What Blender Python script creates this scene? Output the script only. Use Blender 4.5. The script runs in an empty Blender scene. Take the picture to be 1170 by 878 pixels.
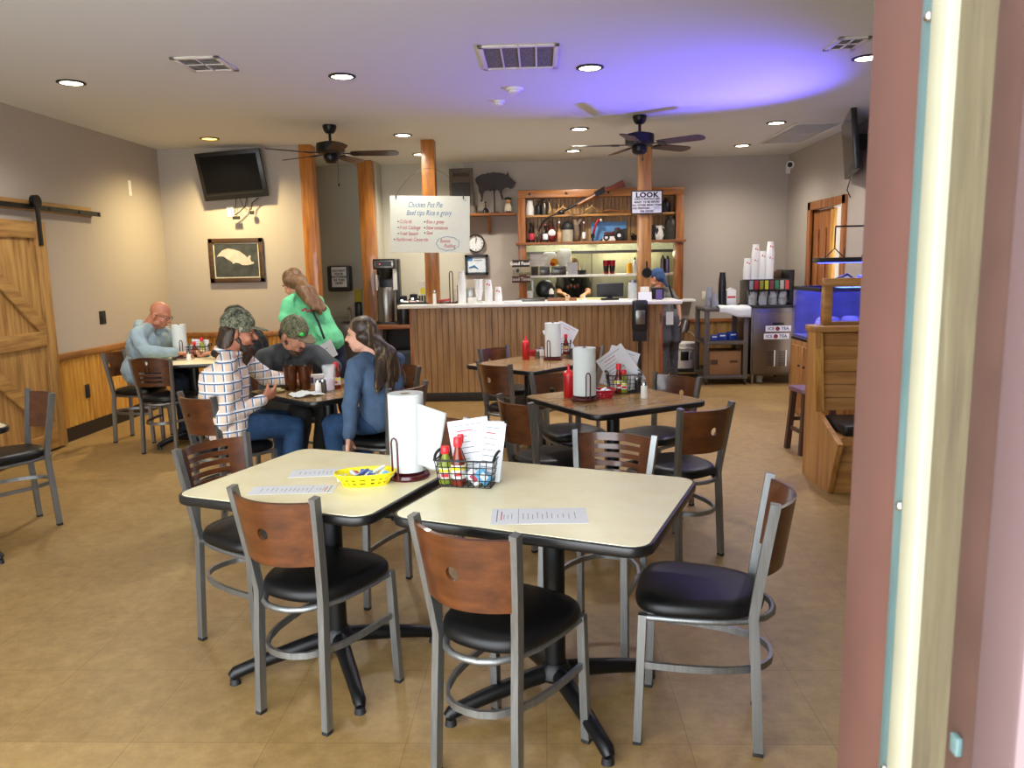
import bpy, bmesh, math, random
from mathutils import Vector, Matrix, Euler, Quaternion
random.seed(7)
PI = math.pi
COL = bpy.context.scene.collection
V = Vector
CAMLOC = V((0, 0, 1.53))
RM = Matrix(((0.9991594, -0.0140603, -0.0385060), (0.0359138, -0.1526337, 0.9876301), (-0.0197637, -0.9881828, -0.1520005)))
def at(px, py, Y):
    """point of the plane y = Y seen at a place of the 1170x878 frame (x, z)"""
    r = RM @ V(((px-585)/880, (py-439)/880, 1)); t = Y/r.y
    p = CAMLOC + r*t
    return p.x, p.z
def onz(px, py, Z):
    r = RM @ V(((px-585)/880, (py-439)/880, 1)); t = (Z-CAMLOC.z)/r.z
    p = CAMLOC + r*t
    return p.x, p.y
# ---------------------------------------------------------------- materials
def lin(h):
    h = h.lstrip('#'); c = [int(h[i:i+2], 16)/255 for i in (0, 2, 4)]
    return tuple(x/12.92 if x <= .04045 else ((x+.055)/1.055)**2.4 for x in c) + (1,)
def newmat(name):
    m = bpy.data.materials.new(name); m.use_nodes = True
    nt = m.node_tree; b = nt.nodes['Principled BSDF']
    return m, nt, b
def coords(nt, scale=(1, 1, 1), kind='Object', rot=(0, 0, 0)):
    tc = nt.nodes.new('ShaderNodeTexCoord'); mp = nt.nodes.new('ShaderNodeMapping')
    mp.inputs['Scale'].default_value = scale; mp.inputs['Rotation'].default_value = rot
    nt.links.new(tc.outputs[kind], mp.inputs['Vector'])
    return mp.outputs['Vector']
def ramp(nt, fac, stops, interp='LINEAR'):
    r = nt.nodes.new('ShaderNodeValToRGB'); r.color_ramp.interpolation = interp
    e = r.color_ramp.elements
    while len(e) < len(stops): e.new(.5)
    for el, (p, c) in zip(e, stops): el.position = p; el.color = lin(c) if isinstance(c, str) else c
    nt.links.new(fac, r.inputs['Fac'])
    return r.outputs['Color']
def noise(nt, vec, scale, detail=3, rough=.5):
    n = nt.nodes.new('ShaderNodeTexNoise'); n.inputs['Scale'].default_value = scale
    n.inputs['Detail'].default_value = detail; n.inputs['Roughness'].default_value = rough
    nt.links.new(vec, n.inputs['Vector']); return n.outputs['Fac']
def mix(nt, a, b, fac, mode='MIX'):
    m = nt.nodes.new('ShaderNodeMix'); m.data_type = 'RGBA'; m.blend_type = mode
    for s, v in ((m.inputs[0], fac), (m.inputs[6], a), (m.inputs[7], b)):
        if hasattr(v, 'links') or hasattr(v, 'is_linked'): nt.links.new(v, s)
        else: s.default_value = v
    return m.outputs[2]
def bump(nt, b, h, strength=.3, dist=.01):
    n = nt.nodes.new('ShaderNodeBump'); n.inputs['Strength'].default_value = strength; n.inputs['Distance'].default_value = dist
    nt.links.new(h, n.inputs['Height']); nt.links.new(n.outputs['Normal'], b.inputs['Normal'])
def mat(name, col, rough=.5, metal=0, var=.12, vs=30, bmp=0, emis=0, alpha=1, trans=0, coat=0, spec=None):
    """plain material with a little noise in colour and roughness"""
    m, nt, b = newmat(name)
    c = lin(col); v = coords(nt); n = noise(nt, v, vs)
    lo = tuple(x*(1-var) for x in c[:3])+(1,); hi = tuple(min(1, x*(1+var)) for x in c[:3])+(1,)
    nt.links.new(ramp(nt, n, [(.3, lo), (.7, hi)]), b.inputs['Base Color'])
    b.inputs['Roughness'].default_value = rough; b.inputs['Metallic'].default_value = metal
    if bmp: bump(nt, b, n, bmp, .004)
    if emis: b.inputs['Emission Color'].default_value = c; b.inputs['Emission Strength'].default_value = emis
    if alpha < 1: b.inputs['Alpha'].default_value = alpha
    if trans: b.inputs['Transmission Weight'].default_value = trans
    if coat: b.inputs['Coat Weight'].default_value = coat; b.inputs['Coat Roughness'].default_value = .15
    if spec is not None: b.inputs['Specular IOR Level'].default_value = spec
    return m
def wood(name, dark, midc, light, axis='z', scale=1, rough=.45, knots=True, coat=.1):
    m, nt, b = newmat(name)
    s = {'x': (1.2, 14, 14), 'y': (14, 1.2, 14), 'z': (14, 14, 1.2)}[axis]
    v = coords(nt, tuple(x*scale for x in s))
    n1 = noise(nt, v, 1.6, 5, .6)
    c = ramp(nt, n1, [(.3, dark), (.5, midc), (.72, light)])
    if knots:
        s2 = {'x': (1.3, 4, 4), 'y': (4, 1.3, 4), 'z': (4, 4, 1.3)}[axis]
        vo = nt.nodes.new('ShaderNodeTexVoronoi'); vo.inputs['Scale'].default_value = 1.1*scale
        nt.links.new(coords(nt, s2), vo.inputs['Vector'])
        k = ramp(nt, vo.outputs['Distance'], [(.05, '#ffffff'), (.14, '#000000')])
        c = mix(nt, c, lin(dark)[:3]+(1,), k)
        cc = tuple(x*.45 for x in lin(dark)[:3])+(1,)
        k2 = ramp(nt, vo.outputs['Distance'], [(.03, '#ffffff'), (.07, '#000000')])
        c = mix(nt, c, cc, k2)
    nt.links.new(c, b.inputs['Base Color']); b.inputs['Roughness'].default_value = rough
    b.inputs['Coat Weight'].default_value = coat
    bump(nt, b, n1, .08, .004)
    return m
def steel(name, col, rough=.3, axis='z', metal=1.0):
    m, nt, b = newmat(name)
    s = {'x': (1, 60, 60), 'z': (60, 60, 1), 'y': (60, 1, 60)}[axis]
    n = noise(nt, coords(nt, s), 2, 3)
    c = lin(col)
    nt.links.new(ramp(nt, n, [(.3, tuple(x*.75 for x in c[:3])+(1,)), (.7, c)]), b.inputs['Base Color'])
    r = nt.nodes.new('ShaderNodeMapRange'); r.inputs[3].default_value = rough*.8; r.inputs[4].default_value = rough*1.3
    nt.links.new(n, r.inputs[0]); nt.links.new(r.outputs[0], b.inputs['Roughness'])
    b.inputs['Metallic'].default_value = metal
    return m
# ---------------------------------------------------------------- mesh builder
class MB:
    def __init__(s): s.bm = bmesh.new()
    def _new(s, n0):
        s.bm.verts.ensure_lookup_table(); return s.bm.verts[n0:]
    def box(s, c, size, rot=None, bev=0, seg=2):
        n0 = len(s.bm.verts)
        M = Matrix.Translation(V(c))
        if rot is not None: M = M @ (rot.to_4x4() if not isinstance(rot, (int, float)) else Matrix.Rotation(rot, 4, 'Z'))
        r = bmesh.ops.create_cube(s.bm, size=1, matrix=M @ Matrix.Diagonal(V(size).to_4d()))
        if bev:
            ed = {e for v in r['verts'] for e in v.link_edges}
            bmesh.ops.bevel(s.bm, geom=list(ed), offset=min(bev, min(size)*.49), segments=seg, affect='EDGES', profile=.5)
        return s
    def bx(s, x0, x1, y0, y1, z0, z1, bev=0):
        return s.box(((x0+x1)/2, (y0+y1)/2, (z0+z1)/2), (abs(x1-x0), abs(y1-y0), abs(z1-z0)), None, bev)
    def ring(s, pts): return [s.bm.verts.new(p) for p in pts]
    def skin(s, rings, closed=True, cap0=True, cap1=True, loop=False):
        vs = [s.ring(r) for r in rings]; n = len(vs[0])
        for a, b in list(zip(vs, vs[1:])) + ([(vs[-1], vs[0])] if loop else []):
            for i in range(n if closed else n-1):
                j = (i+1) % n
                try: s.bm.faces.new((a[i], a[j], b[j], b[i]))
                except ValueError: pass
        if closed and not loop:
            if cap0: s.bm.faces.new(list(reversed(vs[0])))
            if cap1: s.bm.faces.new(vs[-1])
        return s
    def tube(s, pts, r, seg=8, loop=False):
        pts = [V(p) for p in pts]; n = len(pts); rings = []
        up = None
        for i, p in enumerate(pts):
            a = pts[i-1] if (i or loop) else p; b = pts[(i+1) % n] if (i < n-1 or loop) else p
            t = (b-a).normalized()
            if up is None:
                up = V((0, 0, 1)) if abs(t.z) < .9 else V((1, 0, 0))
            x = t.cross(up).normalized(); up = x.cross(t).normalized()
            rr = r[i] if isinstance(r, (list, tuple)) else r
            rings.append([p + x*math.cos(2*PI*k/seg)*rr + up*math.sin(2*PI*k/seg)*rr for k in range(seg)])
        return s.skin(rings, loop=loop)
    def cyl(s, p0, p1, r0, r1=None, seg=16): return s.tube([p0, p1], [r0, r0 if r1 is None else r1], seg)
    def sweep(s, pts, w, d, side):
        """rectangular bar through pts; w along side, d across it"""
        pts = [V(p) for p in pts]; rings = []
        for i, p in enumerate(pts):
            t = (pts[min(i+1, len(pts)-1)] - pts[max(i-1, 0)]).normalized()
            sd = side(i) if callable(side) else V(side)
            sd = (sd - t*sd.dot(t)).normalized(); o = t.cross(sd)
            rings.append([p + sd*a*w/2 + o*b*d/2 for a, b in ((-1, -1), (1, -1), (1, 1), (-1, 1))])
        return s.skin(rings)
    def lathe(s, prof, c=(0, 0, 0), seg=24, M=None, sx=1, sy=1, loop=False):
        c = V(c); rings = []
        for r, z in prof:
            rr = max(r, 1e-4)
            ps = [V((rr*math.cos(2*PI*k/seg)*sx, rr*math.sin(2*PI*k/seg)*sy, z)) for k in range(seg)]
            rings.append([(M @ p if M else p) + c for p in ps])
        return s.skin(rings, loop=loop)
    def prism(s, poly, z0, z1, M=None):
        f = (lambda p: M @ V(p)) if M else V
        return s.skin([[f((x, y, z0)) for x, y in poly], [f((x, y, z1)) for x, y in poly]])
    def slabs(s, poly, layers, M=None):
        """stack of scaled outlines: layers of (scale, z)"""
        f = (lambda p: M @ V(p)) if M else V
        cx = sum(p[0] for p in poly)/len(poly); cy = sum(p[1] for p in poly)/len(poly)
        return s.skin([[f((cx+(x-cx)*k, cy+(y-cy)*k, z)) for x, y in poly] for k, z in layers])
    def sph(s, c, r, rot=None, seg=16, rings=10):
        if isinstance(r, (int, float)): r = (r, r, r)
        M = Matrix.Translation(V(c))
        if rot is not None: M = M @ rot.to_4x4()
        bmesh.ops.create_uvsphere(s.bm, u_segments=seg, v_segments=rings, radius=1, matrix=M @ Matrix.Diagonal(V(r).to_4d()))
        return s
    def cap(s, a, b, ra, rb):
        """tapered capsule"""
        a, b = V(a), V(b); t = b-a; L = t.length
        if L < 1e-5: return s.sph(a, max(ra, rb))
        q = t.to_track_quat('Z', 'Y').to_matrix()
        prof = [(ra*math.cos(th), ra*math.sin(th)) for th in [-PI/2+PI/2*i/4 for i in range(5)]]
        prof += [(rb*math.cos(th), L+rb*math.sin(th)) for th in [PI/2*i/4 for i in range(5)]]
        return s.lathe(prof, a, 14, q.to_4x4())
    def quad(s, a, b, c, d):
        s.bm.faces.new([s.bm.verts.new(p) for p in (a, b, c, d)]); return s
    def xf(s, M): bmesh.ops.transform(s.bm, matrix=M, verts=s.bm.verts[:]); return s
    def build(s, name, m, parent=None, flat=False, world=False, ang=.7, solid=0):
        if solid:
            bmesh.ops.remove_doubles(s.bm, verts=s.bm.verts[:], dist=1e-5)
            bmesh.ops.recalc_face_normals(s.bm, faces=s.bm.faces[:])
            bmesh.ops.solidify(s.bm, geom=s.bm.faces[:], thickness=solid)
        bmesh.ops.recalc_face_normals(s.bm, faces=s.bm.faces[:])
        me = bpy.data.meshes.new(name); s.bm.to_mesh(me); s.bm.free()
        me.materials.append(m)
        if not flat:
            me.shade_smooth(); me.set_sharp_from_angle(angle=ang)
        o = bpy.data.objects.new(name, me); COL.objects.link(o)
        if parent is not None:
            o.parent = parent
            if world: me.transform(chain(parent).inverted())
        return o
def chain(o):
    M = Matrix.LocRotScale(o.location, o.rotation_euler, o.scale)
    return chain(o.parent) @ M if o.parent else M
def tag(o, label=None, cat=None, group=None, kind=None):
    if label: o['label'] = label
    if cat: o['category'] = cat
    if group: o['group'] = group
    if kind: o['kind'] = kind
    return o
def thing(name, label, cat, loc=(0, 0, 0), rz=0, group=None):
    o = bpy.data.objects.new(name, None); COL.objects.link(o); o.empty_display_size = .1
    o.location = loc; o.rotation_euler = (0, 0, rz)
    return tag(o, label, cat, group)
def dup(src, loc=None, rz=None, label=None, group=None):
    c = src.copy(); COL.objects.link(c)
    if loc is not None: c.location = loc
    if rz is not None: c.rotation_euler = (0, 0, rz)
    if label: c['label'] = label
    if group: c['group'] = group
    for k in list(src.children):
        d = k.copy(); COL.objects.link(d); d.parent = c
        for g in list(k.children):
            e = g.copy(); COL.objects.link(e); e.parent = d
    return c
def struct(name, mb, m, label=None, cat=None, parent=None, flat=True):
    o = mb.build(name, m, parent, flat=flat)
    if parent is None: tag(o, label, cat, None, 'structure')
    return o
def text(body, size, m, parent, M, name='lettering', ext=.0008, align='CENTER', world=True, bold=0, wide=1, space=1.0):
    cu = bpy.data.curves.new(name, 'FONT'); cu.body = body; cu.size = size; cu.extrude = ext
    cu.align_x = align; cu.align_y = 'CENTER'; cu.offset = bold; cu.space_line = space; cu.space_character = 1.08; cu.resolution_u = 3
    o = bpy.data.objects.new('tmp_text', cu); COL.objects.link(o)
    me = bpy.data.meshes.new_from_object(o.evaluated_get(bpy.context.evaluated_depsgraph_get()))
    bpy.data.objects.remove(o); bpy.data.curves.remove(cu)
    me.transform(M @ Matrix.Diagonal((wide, 1, 1, 1)))
    me.name = name; me.materials.clear(); me.materials.append(m)
    t = bpy.data.objects.new(name, me); COL.objects.link(t)
    if parent is not None:
        t.parent = parent
        if world: me.transform(chain(parent).inverted())
    return t
def facing(x, y, z, rz=0):
    """frame for lettering on an upright face that looks towards -y (turned by rz)"""
    return Matrix.Translation((x, y, z)) @ Matrix.Rotation(rz, 4, 'Z') @ Matrix.Rotation(PI/2, 4, 'X')
def rrect(w, h, r, seg=6):
    out = []
    for cx, cy, a0 in ((w/2-r, h/2-r, 0), (-w/2+r, h/2-r, 90), (-w/2+r, -h/2+r, 180), (w/2-r, -h/2+r, 270)):
        for k in range(seg+1):
            a = math.radians(a0+90*k/seg); out.append((cx+r*math.cos(a), cy+r*math.sin(a)))
    return out
# ---------------------------------------------------------------- palette
mWall = mat('wall_paint', '#aca296', .7, var=.03, vs=120, bmp=.06)
mWallG = mat('alcove_paint', '#b8b3a0', .7, var=.03, vs=120, bmp=.06)
mCeil = mat('ceiling_paint', '#d8d9d2', .85, var=.02, vs=150, bmp=.08)
mPine = wood('pine', '#8a5a22', '#b5813c', '#cf9f55', 'z')
mPineY = wood('yellow_pine', '#a87026', '#c68f39', '#d8aa52', 'z', knots=False)
mPineX = wood('pine_board', '#7d5023', '#a87537', '#c2914e', 'x')
mPost = wood('post_wood', '#7a4312', '#a4641f', '#bd7d30', 'z', rough=.4, coat=.3)
mPostL = wood('post_wood_light', '#8f5a2a', '#b27c47', '#c9965e', 'z', rough=.4, coat=.3)
mBead = wood('beadboard', '#7c5a30', '#9b7545', '#ab8655', 'z', knots=False, rough=.42)
mFrame = wood('frame_wood', '#6b3d17', '#95592a', '#b17640', 'z', rough=.4)
mFrameX = wood('shelf_wood', '#5c3413', '#874f24', '#a46c3a', 'x', rough=.4)
mBarn = wood('barn_wood', '#7a5427', '#a37a42', '#bd9557', 'z', rough=.6)
mCap = wood('cap_wood', '#6b4420', '#8d5f30', '#a5753f', 'y', rough=.5)
mBlack = mat('black_paint', '#121213', .35, var=.1)
mBlackM = mat('black_matte', '#17171a', .6)
mIron = mat('black_iron', '#0d0e10', .4, metal=.3)
mTrimK = mat('black_rubber_base', '#1b1613', .5)
mWhite = mat('white_plastic', '#e6e4df', .4, var=.03)
mWhiteT = mat('counter_white', '#e4e2dd', .3, var=.03)
mPaper = mat('paper', '#d9dbe0', .8, var=.02)
mTowel = mat('paper_towel', '#d2d8d7', .9, var=.03, vs=200, bmp=.2)
mInk = mat('dark_ink', '#20242b', .7)
mInkL = mat('grey_ink', '#7e838c', .8)
mRedInk = mat('red_ink', '#c33b4a', .6)
mBlueInk = mat('blue_ink', '#3f74a8', .6)
mChairF = steel('chair_steel', '#8f9191', .4, metal=.85)
mChairW = wood('chair_walnut', '#36190a', '#502a12', '#67391b', 'x', rough=.3, knots=False, coat=.35)
mVinyl = mat('black_vinyl', '#0a0a0b', .42, var=.15, vs=90, bmp=.05, spec=.35)
mScrew = steel('screw_steel', '#c9c9c6', .25)
mSteel = steel('stainless', '#9c9a95', .3)
mSteelD = steel('stainless_dark', '#6f6a66', .32)
mChrome = steel('chrome', '#d4d6d8', .12)
mRed = mat('ketchup_red', '#b0161c', .3, var=.06)
mRedCap = mat('cap_red', '#d8262b', .35, var=.05)
mMaroon = mat('maroon_plastic', '#4a0d14', .25, var=.08, coat=.3)
mYellow = mat('yellow_plastic', '#f2e11c', .4, var=.05)
mGreenL = mat('pepper_green', '#8b9a2a', .3)
mAmber = mat('amber_sauce', '#7a2410', .2)
mGlass = mat('clear_glass', '#dfe8ea', .05, var=.01, alpha=.28)
mGlassB = mat('brown_tumbler', '#4a2208', .12, var=.1, alpha=.9)
mSkin = mat('skin', '#c38a6c', .55, var=.06, vs=25)
mSkinR = mat('skin_ruddy', '#b5765a', .5, var=.08, vs=25)
mSkinP = mat('skin_pale', '#d9a58c', .55, var=.05, vs=25)
mBrownHair = mat('brown_hair', '#4a3222', .6, var=.5, vs=60, bmp=.4)
mLamp = mat('lamp_glow', '#fff1d2', .5, emis=14, var=.01)
mLampY = mat('lamp_glow_yellow', '#ffcf5a', .5, emis=4, var=.01)
def laminate(name, a, b, c, sc, rough=.32):
    m, nt, bs = newmat(name)
    n = noise(nt, coords(nt, (1, 1, 1)), sc, 6, .6)
    nt.links.new(ramp(nt, n, [(.3, a), (.5, b), (.7, c)]), bs.inputs['Base Color']); bs.inputs['Roughness'].default_value = rough
    return m
mCream = laminate('cream_laminate', '#e9dfb4', '#eee5be', '#f1eac9', 9, .3)
mTan = wood('oak_laminate', '#8a6839', '#98774a', '#a38353', 'x', rough=.25, knots=False, coat=.2)
def floor_mat():
    m, nt, b = newmat('vinyl_tile')
    v = coords(nt)
    n1 = noise(nt, v, 2.3, 6, .65); n2 = noise(nt, v, 14, 8, .72)
    c1 = ramp(nt, n1, [(.3, '#82673b'), (.5, '#97794a'), (.72, '#a78c5a')])
    c2 = ramp(nt, n2, [(.3, '#725930'), (.55, '#9b7d4e'), (.75, '#b39864')])
    c = mix(nt, c1, c2, .55)
    br = nt.nodes.new('ShaderNodeTexBrick'); br.offset = 0; br.inputs['Scale'].default_value = 1
    br.inputs['Mortar Size'].default_value = .0016; br.inputs['Brick Width'].default_value = .457; br.inputs['Row Height'].default_value = .457
    br.inputs['Color1'].default_value = (1, 1, 1, 1); br.inputs['Color2'].default_value = (.9, .9, .9, 1); br.inputs['Mortar'].default_value = (.66, .62, .56, 1)
    nt.links.new(v, br.inputs['Vector'])
    c = mix(nt, c, br.outputs['Color'], 1, 'MULTIPLY')
    n3 = noise(nt, v, .9, 4, .6)
    c = mix(nt, c, lin('#6d5436'), ramp(nt, n3, [(.52, '#000000'), (.72, '#999999')]))
    nt.links.new(c, b.inputs['Base Color'])
    r = nt.nodes.new('ShaderNodeMapRange'); r.inputs[3].default_value = .32; r.inputs[4].default_value = .55
    nt.links.new(n1, r.inputs[0]); nt.links.new(r.outputs[0], b.inputs['Roughness'])
    bump(nt, b, n2, .03, .002)
    return m
mFloor = floor_mat()
# ---------------------------------------------------------------- the room
XL, XR, YT, YB, H = -4.38, 3.36, 9.0, 10.8, 2.93
XA = -2.72          # right end of the wall with the television
struct('floor', MB().bx(XL-.1, XR+.1, -.6, YB+2.4, -.08, 0), mFloor, 'tan mottled vinyl tile floor of the dining room', 'floor')
struct('ceiling', MB().bx(XL-.1, XR+.1, .2, YB+2.4, H, H+.1), mCeil, 'flat off-white painted ceiling over the dining room', 'ceiling')
struct('wall_left', MB().bx(XL-.12, XL, .2, YT+.1, 0, H), mWall, 'long plain greige wall on the left', 'wall')
struct('wall_television', MB().bx(XL-.1, XA, YT, YT+.12, 0, H), mWall, 'greige wall with the television and pig picture', 'wall')
struct('wall_alcove', MB().bx(XL, -1.02, YB, YB+.12, 0, H).bx(-3.5, -3.38, YT+.12, YB, 0, H), mWallG, 'dim grey-green wall of the sink alcove', 'wall')
OX0, OX1, OZ0, OZ1 = -.21, 1.92, 1.02, 1.80
struct('wall_back', MB().bx(-1.02, OX0, YB, YB+.12, 0, H).bx(OX1, XR+.1, YB, YB+.12, 0, H).bx(OX0, OX1, YB, YB+.12, 0, OZ0).bx(OX0, OX1, YB, YB+.12, OZ1, H), mWall, 'grey back wall with the kitchen pass-through', 'wall')
DY0, DY1, DZ = 8.82, 9.82, 2.13
struct('wall_right', MB().bx(XR, XR+.12, .2, DY0, 0, H).bx(XR, XR+.12, DY1, YB+.1, 0, H).bx(XR, XR+.12, DY0, DY1, DZ, H), mWall, 'grey right wall with the timber doorway', 'wall')
struct('wall_front', MB().bx(.31, XR+.1, .44, .56, 0, H).bx(XL-.1, -3.7, .44, .56, 0, H).bx(-3.7, .31, .44, .56, 2.45, H), mWall, 'front wall around the entrance', 'wall')
# kitchen behind the pass-through
mKitch = steel('kitchen_steel', '#95978a', .4)
struct('wall_kitchen', MB().bx(-1.1, 2.9, YB+1.9, YB+2.0, 0, H).bx(-1.1, -1.0, YB+.12, YB+1.9, 0, H).bx(2.8, 2.9, YB+.12, YB+1.9, 0, H), mKitch, 'stainless clad kitchen wall seen through the pass-through', 'wall')
# wainscot: fluted boards with a cap rail and black base
def fluted(mb, p0, p1, z0, z1, n, depth, out, groove=False):
    """vertical beads between p0 and p1 (x, y), bulging along out"""
    p0, p1, out = V(p0), V(p1), V(out); k = 12 if groove else 6
    bot, top = [], []
    for i in range(n*k+1):
        f = i/(n*k); ph = (i % k)/k
        d = depth*(abs(math.sin(PI*ph)) if not groove else (0 if i % k == 0 else 1))
        p = p0.lerp(p1, f) + out*d
        bot.append(V((p.x, p.y, z0))); top.append(V((p.x, p.y, z1)))
    mb.skin([bot, top], closed=False)
    return mb
t = thing('trim_1', 'fluted yellow pine wainscot with brown cap rail along left wall', 'wainscot', (XL, 7.8, 0)); t['kind'] = 'structure'
fluted(MB(), (XL+.004, 5.2), (XL+.004, YT), .13, .76, 60, .022, (1, 0)).build('fluted_boards', mPineY, t, world=True, ang=2)
MB().bx(XL, XL+.045, 5.2, YT, .76, .82, .008).build('cap_rail', mCap, t, world=True)
t = thing('trim_2', 'pine wainscot with brown cap rail under the pig picture', 'wainscot', (-3.5, YT, 0)); t['kind'] = 'structure'
fluted(MB(), (XL, YT-.004), (XA, YT-.004), .13, .76, 28, .022, (0, -1)).build('fluted_boards', mPineY, t, world=True, ang=2)
MB().bx(XL, XA, YT-.045, YT, .76, .82, .008).build('cap_rail', mCap, t, world=True)
t = thing('trim_3', 'beadboard wainscot behind the white bucket', 'wainscot', (2.6, YB, 0)); t['kind'] = 'structure'
fluted(MB(), (1.2, YB-.004), (XR, YB-.004), .1, .7, 30, .008, (0, -1), True).build('beadboard', mBead, t, world=True, ang=.3)
MB().bx(1.2, XR, YB-.03, YB, .7, .75, .006).build('cap_rail', mFrameX, t, world=True)
struct('baseboard_left', MB().bx(XL, XL+.02, 5.2, YT, 0, .13, .003), mTrimK, 'black rubber base along the left wall', 'baseboard')
struct('baseboard_television', MB().bx(XL, XA, YT-.02, YT, 0, .13, .003), mTrimK, 'black rubber base under the pig picture wall', 'baseboard')
struct('baseboard_back', MB().bx(1.2, XR, YB-.02, YB, 0, .1, .003), mTrimK, 'black rubber base along the back wall', 'baseboard')
# doorway on the right wall
t = thing('door_2', 'timber framed doorway with half open pine door on right wall', 'door', (XR, 9.3, 0)); t['kind'] = 'structure'
mb = MB(); mb.bx(XR-.03, XR+.13, DY0-.1, DY0, 0, DZ+.1, .005).bx(XR-.03, XR+.13, DY1, DY1+.1, 0, DZ+.1, .005).bx(XR-.03, XR+.13, DY0-.1, DY1+.1, DZ, DZ+.1, .005)
mb.build('frame', mFrame, t, world=True)
d = MB().bx(XR+.02, XR+.06, 9.25, DY1-.005, 0, DZ-.01, .004).bx(XR+.0, XR+.02, 9.36, 9.47, .2, 1.9, .01).bx(XR, XR+.02, 9.6, 9.71, .2, 1.9, .01).build('door_leaf', mFrame, t, world=True)
MB().sph((XR-.03, 9.3, 1.0), .03).cyl((XR+.02, 9.3, 1.0), (XR-.02, 9.3, 1.0), .012).build('knob', mSteel, d, world=True)
MB().bx(XR+.01, XR+.05, 9.14, 9.24, 0, DZ-.01, .004).build('inner_stop', mPineY, t, world=True)
struct('wall_passage', MB().bx(XR+.5, XR+.55, 8.4, 10.4, 0, H), mWall, 'pale wall of the passage behind the doorway', 'wall')
# entrance door jamb close to the camera, right
mJamb = mat('jamb_paint', '#5c3e36', .5, var=.06, vs=14)
mJambP = mat('casing_paint', '#5f4c4c', .5, var=.04, vs=8)
mStripT = mat('teal_edge', '#546b6a', .3, var=.06)
mStripC = mat('weather_vinyl', '#8e8b76', .5, var=.04)
def grime():
    m, nt, b = newmat('dirty_weatherstrip')
    v = coords(nt, (30, 30, 3)); n = noise(nt, v, 1.2, 6, .7)
    nt.links.new(ramp(nt, n, [(.3, '#41362b'), (.47, '#584e39'), (.6, '#635a42'), (.75, '#7a7259')]), b.inputs['Base Color'])
    b.inputs['Roughness'].default_value = .8; bump(nt, b, n, .5, .004); return m
mGrime = grime()
mJambD = mat('jamb_brown_paint', '#49322b', .55, var=.12, vs=20)  # brown paint of the stop, darker than the jamb
JX = .252
t = thing('door_1', 'painted steel door jamb with grimy weatherstrip close on the right', 'door', (JX, .5, 0)); t['kind'] = 'structure'
def jamb(name, x, y0, y1, m, dx=0, bev=.002):
    return MB().bx(JX-dx, JX+.06, y0, y1, -.2, 3.1, bev).build(name, m, t, world=True)
jamb('inner_jamb', JX, .535, .622, mJamb, .0)
e = jamb('edge_strip', JX, .514, .537, mStripT, .004)
MB().bx(JX-.009, JX+.05, .494, .516, -.2, 3.1, .004).build('bulb_seal', mStripC, t, world=True)
jamb('weatherstrip', JX, .448, .496, mGrime, .001)
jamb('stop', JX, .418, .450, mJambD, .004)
MB().bx(JX-.006, JX+.5, .38, .420, -.2, 3.1, .004).build('casing', mJambP, t, world=True)
for z in (.72, 1.16, 1.36, 1.68): MB().sph((JX-.005, .524, z), (.003, .0035, .0035)).build('screw', mScrew, e, world=True)
for z in (1.11, 1.24): MB().bx(JX-.008, JX-.004, .43, .438, z-.006, z+.006, .001).build('paint_chip', mStripT, t, world=True)
# ---------------------------------------------------------------- chairs
def pz(z): return -.165 - .052*max(0, (z-.45)/.375)**1.1
def hwz(z): return .14 + .035*max(0, (z-.45)/.375)
def back_panel(kind):
    bm = MB(); z0, z1 = .59, .81
    def P(u, z):
        if kind == 'arched': z = z + (.035*(1-u*u) if z > .72 else 0)*(z-.72)/.105
        y = pz(z) - .062*(1-u*u)
        return V((u*(hwz(z)-.006), y, z))
    us = [i/14*2-1 for i in range(15)]; R = .021
    if kind == 'hole':
        zc = (z0+z1)/2; hu = R/hwz(zc); us = [u for u in us if abs(u) > hu*1.05] + [hu*math.cos(PI*k/8) for k in range(9)]
    else:
        us = [u for u in us if abs(abs(u)-.6) > .05 and abs(u) > .1] + [-.62, .62] + [.0842*math.cos(PI*k/8) for k in range(9)]
    us.sort()
    zz = [z0, z0+.055, .72, .77, z1]
    slots = [.625, .661, .697, .733, .769] if kind == 'slat' else [.63, .667, .704]
    hh = .0075
    for a, b in zip(us, us[1:]):
        mid = (a+b)/2
        def holes(u):
            if kind == 'hole':
                if abs(mid) < hu: d = math.sqrt(max(0, R*R-(u*hwz(zc))**2)); return [(zc-d, zc+d)]
                return []
            if abs(mid) < .62:
                dd = math.sqrt(max(0, .016**2-(u*.19)**2)) if abs(mid) < .0842 else 0
                return [(s-hh, s+hh) for s in slots] + ([(.777-dd, .777+dd)] if kind == 'arched' else [])
            return []
        ha, hb = holes(a), holes(b)
        if len(ha) != len(hb): n = min(len(ha), len(hb)); ha, hb = ha[:n], hb[:n]
        la = [z0]+[z for h in ha for z in h]+[z1]; lb = [z0]+[z for h in hb for z in h]+[z1]
        step = 2
        if kind != 'hole' and not ha: la = lb = [z0]+[z for s in slots for z in (s-hh, s+hh)]+([.777, .777] if kind == 'arched' else [])+[z1]; step = 1
        for i in range(0, len(la)-1, step):
            n = 4 if len(la) == 2 else 2
            if kind != 'hole': n = 1
            for k in range(n):
                f = lambda l, t: l[i]+(l[i+1]-l[i])*t
                if la[i+1]-la[i] < 1e-6 and lb[i+1]-lb[i] < 1e-6: continue
                p = [P(a, f(la, k/n)), P(b, f(lb, k/n)), P(b, f(lb, (k+1)/n)), P(a, f(la, (k+1)/n))]
                try: bm.quad(*p)
                except ValueError: pass
    bmesh.ops.remove_doubles(bm.bm, verts=bm.bm.verts[:], dist=2e-4)
    bmesh.ops.dissolve_degenerate(bm.bm, edges=bm.bm.edges[:], dist=1e-5)
    return bm
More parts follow.
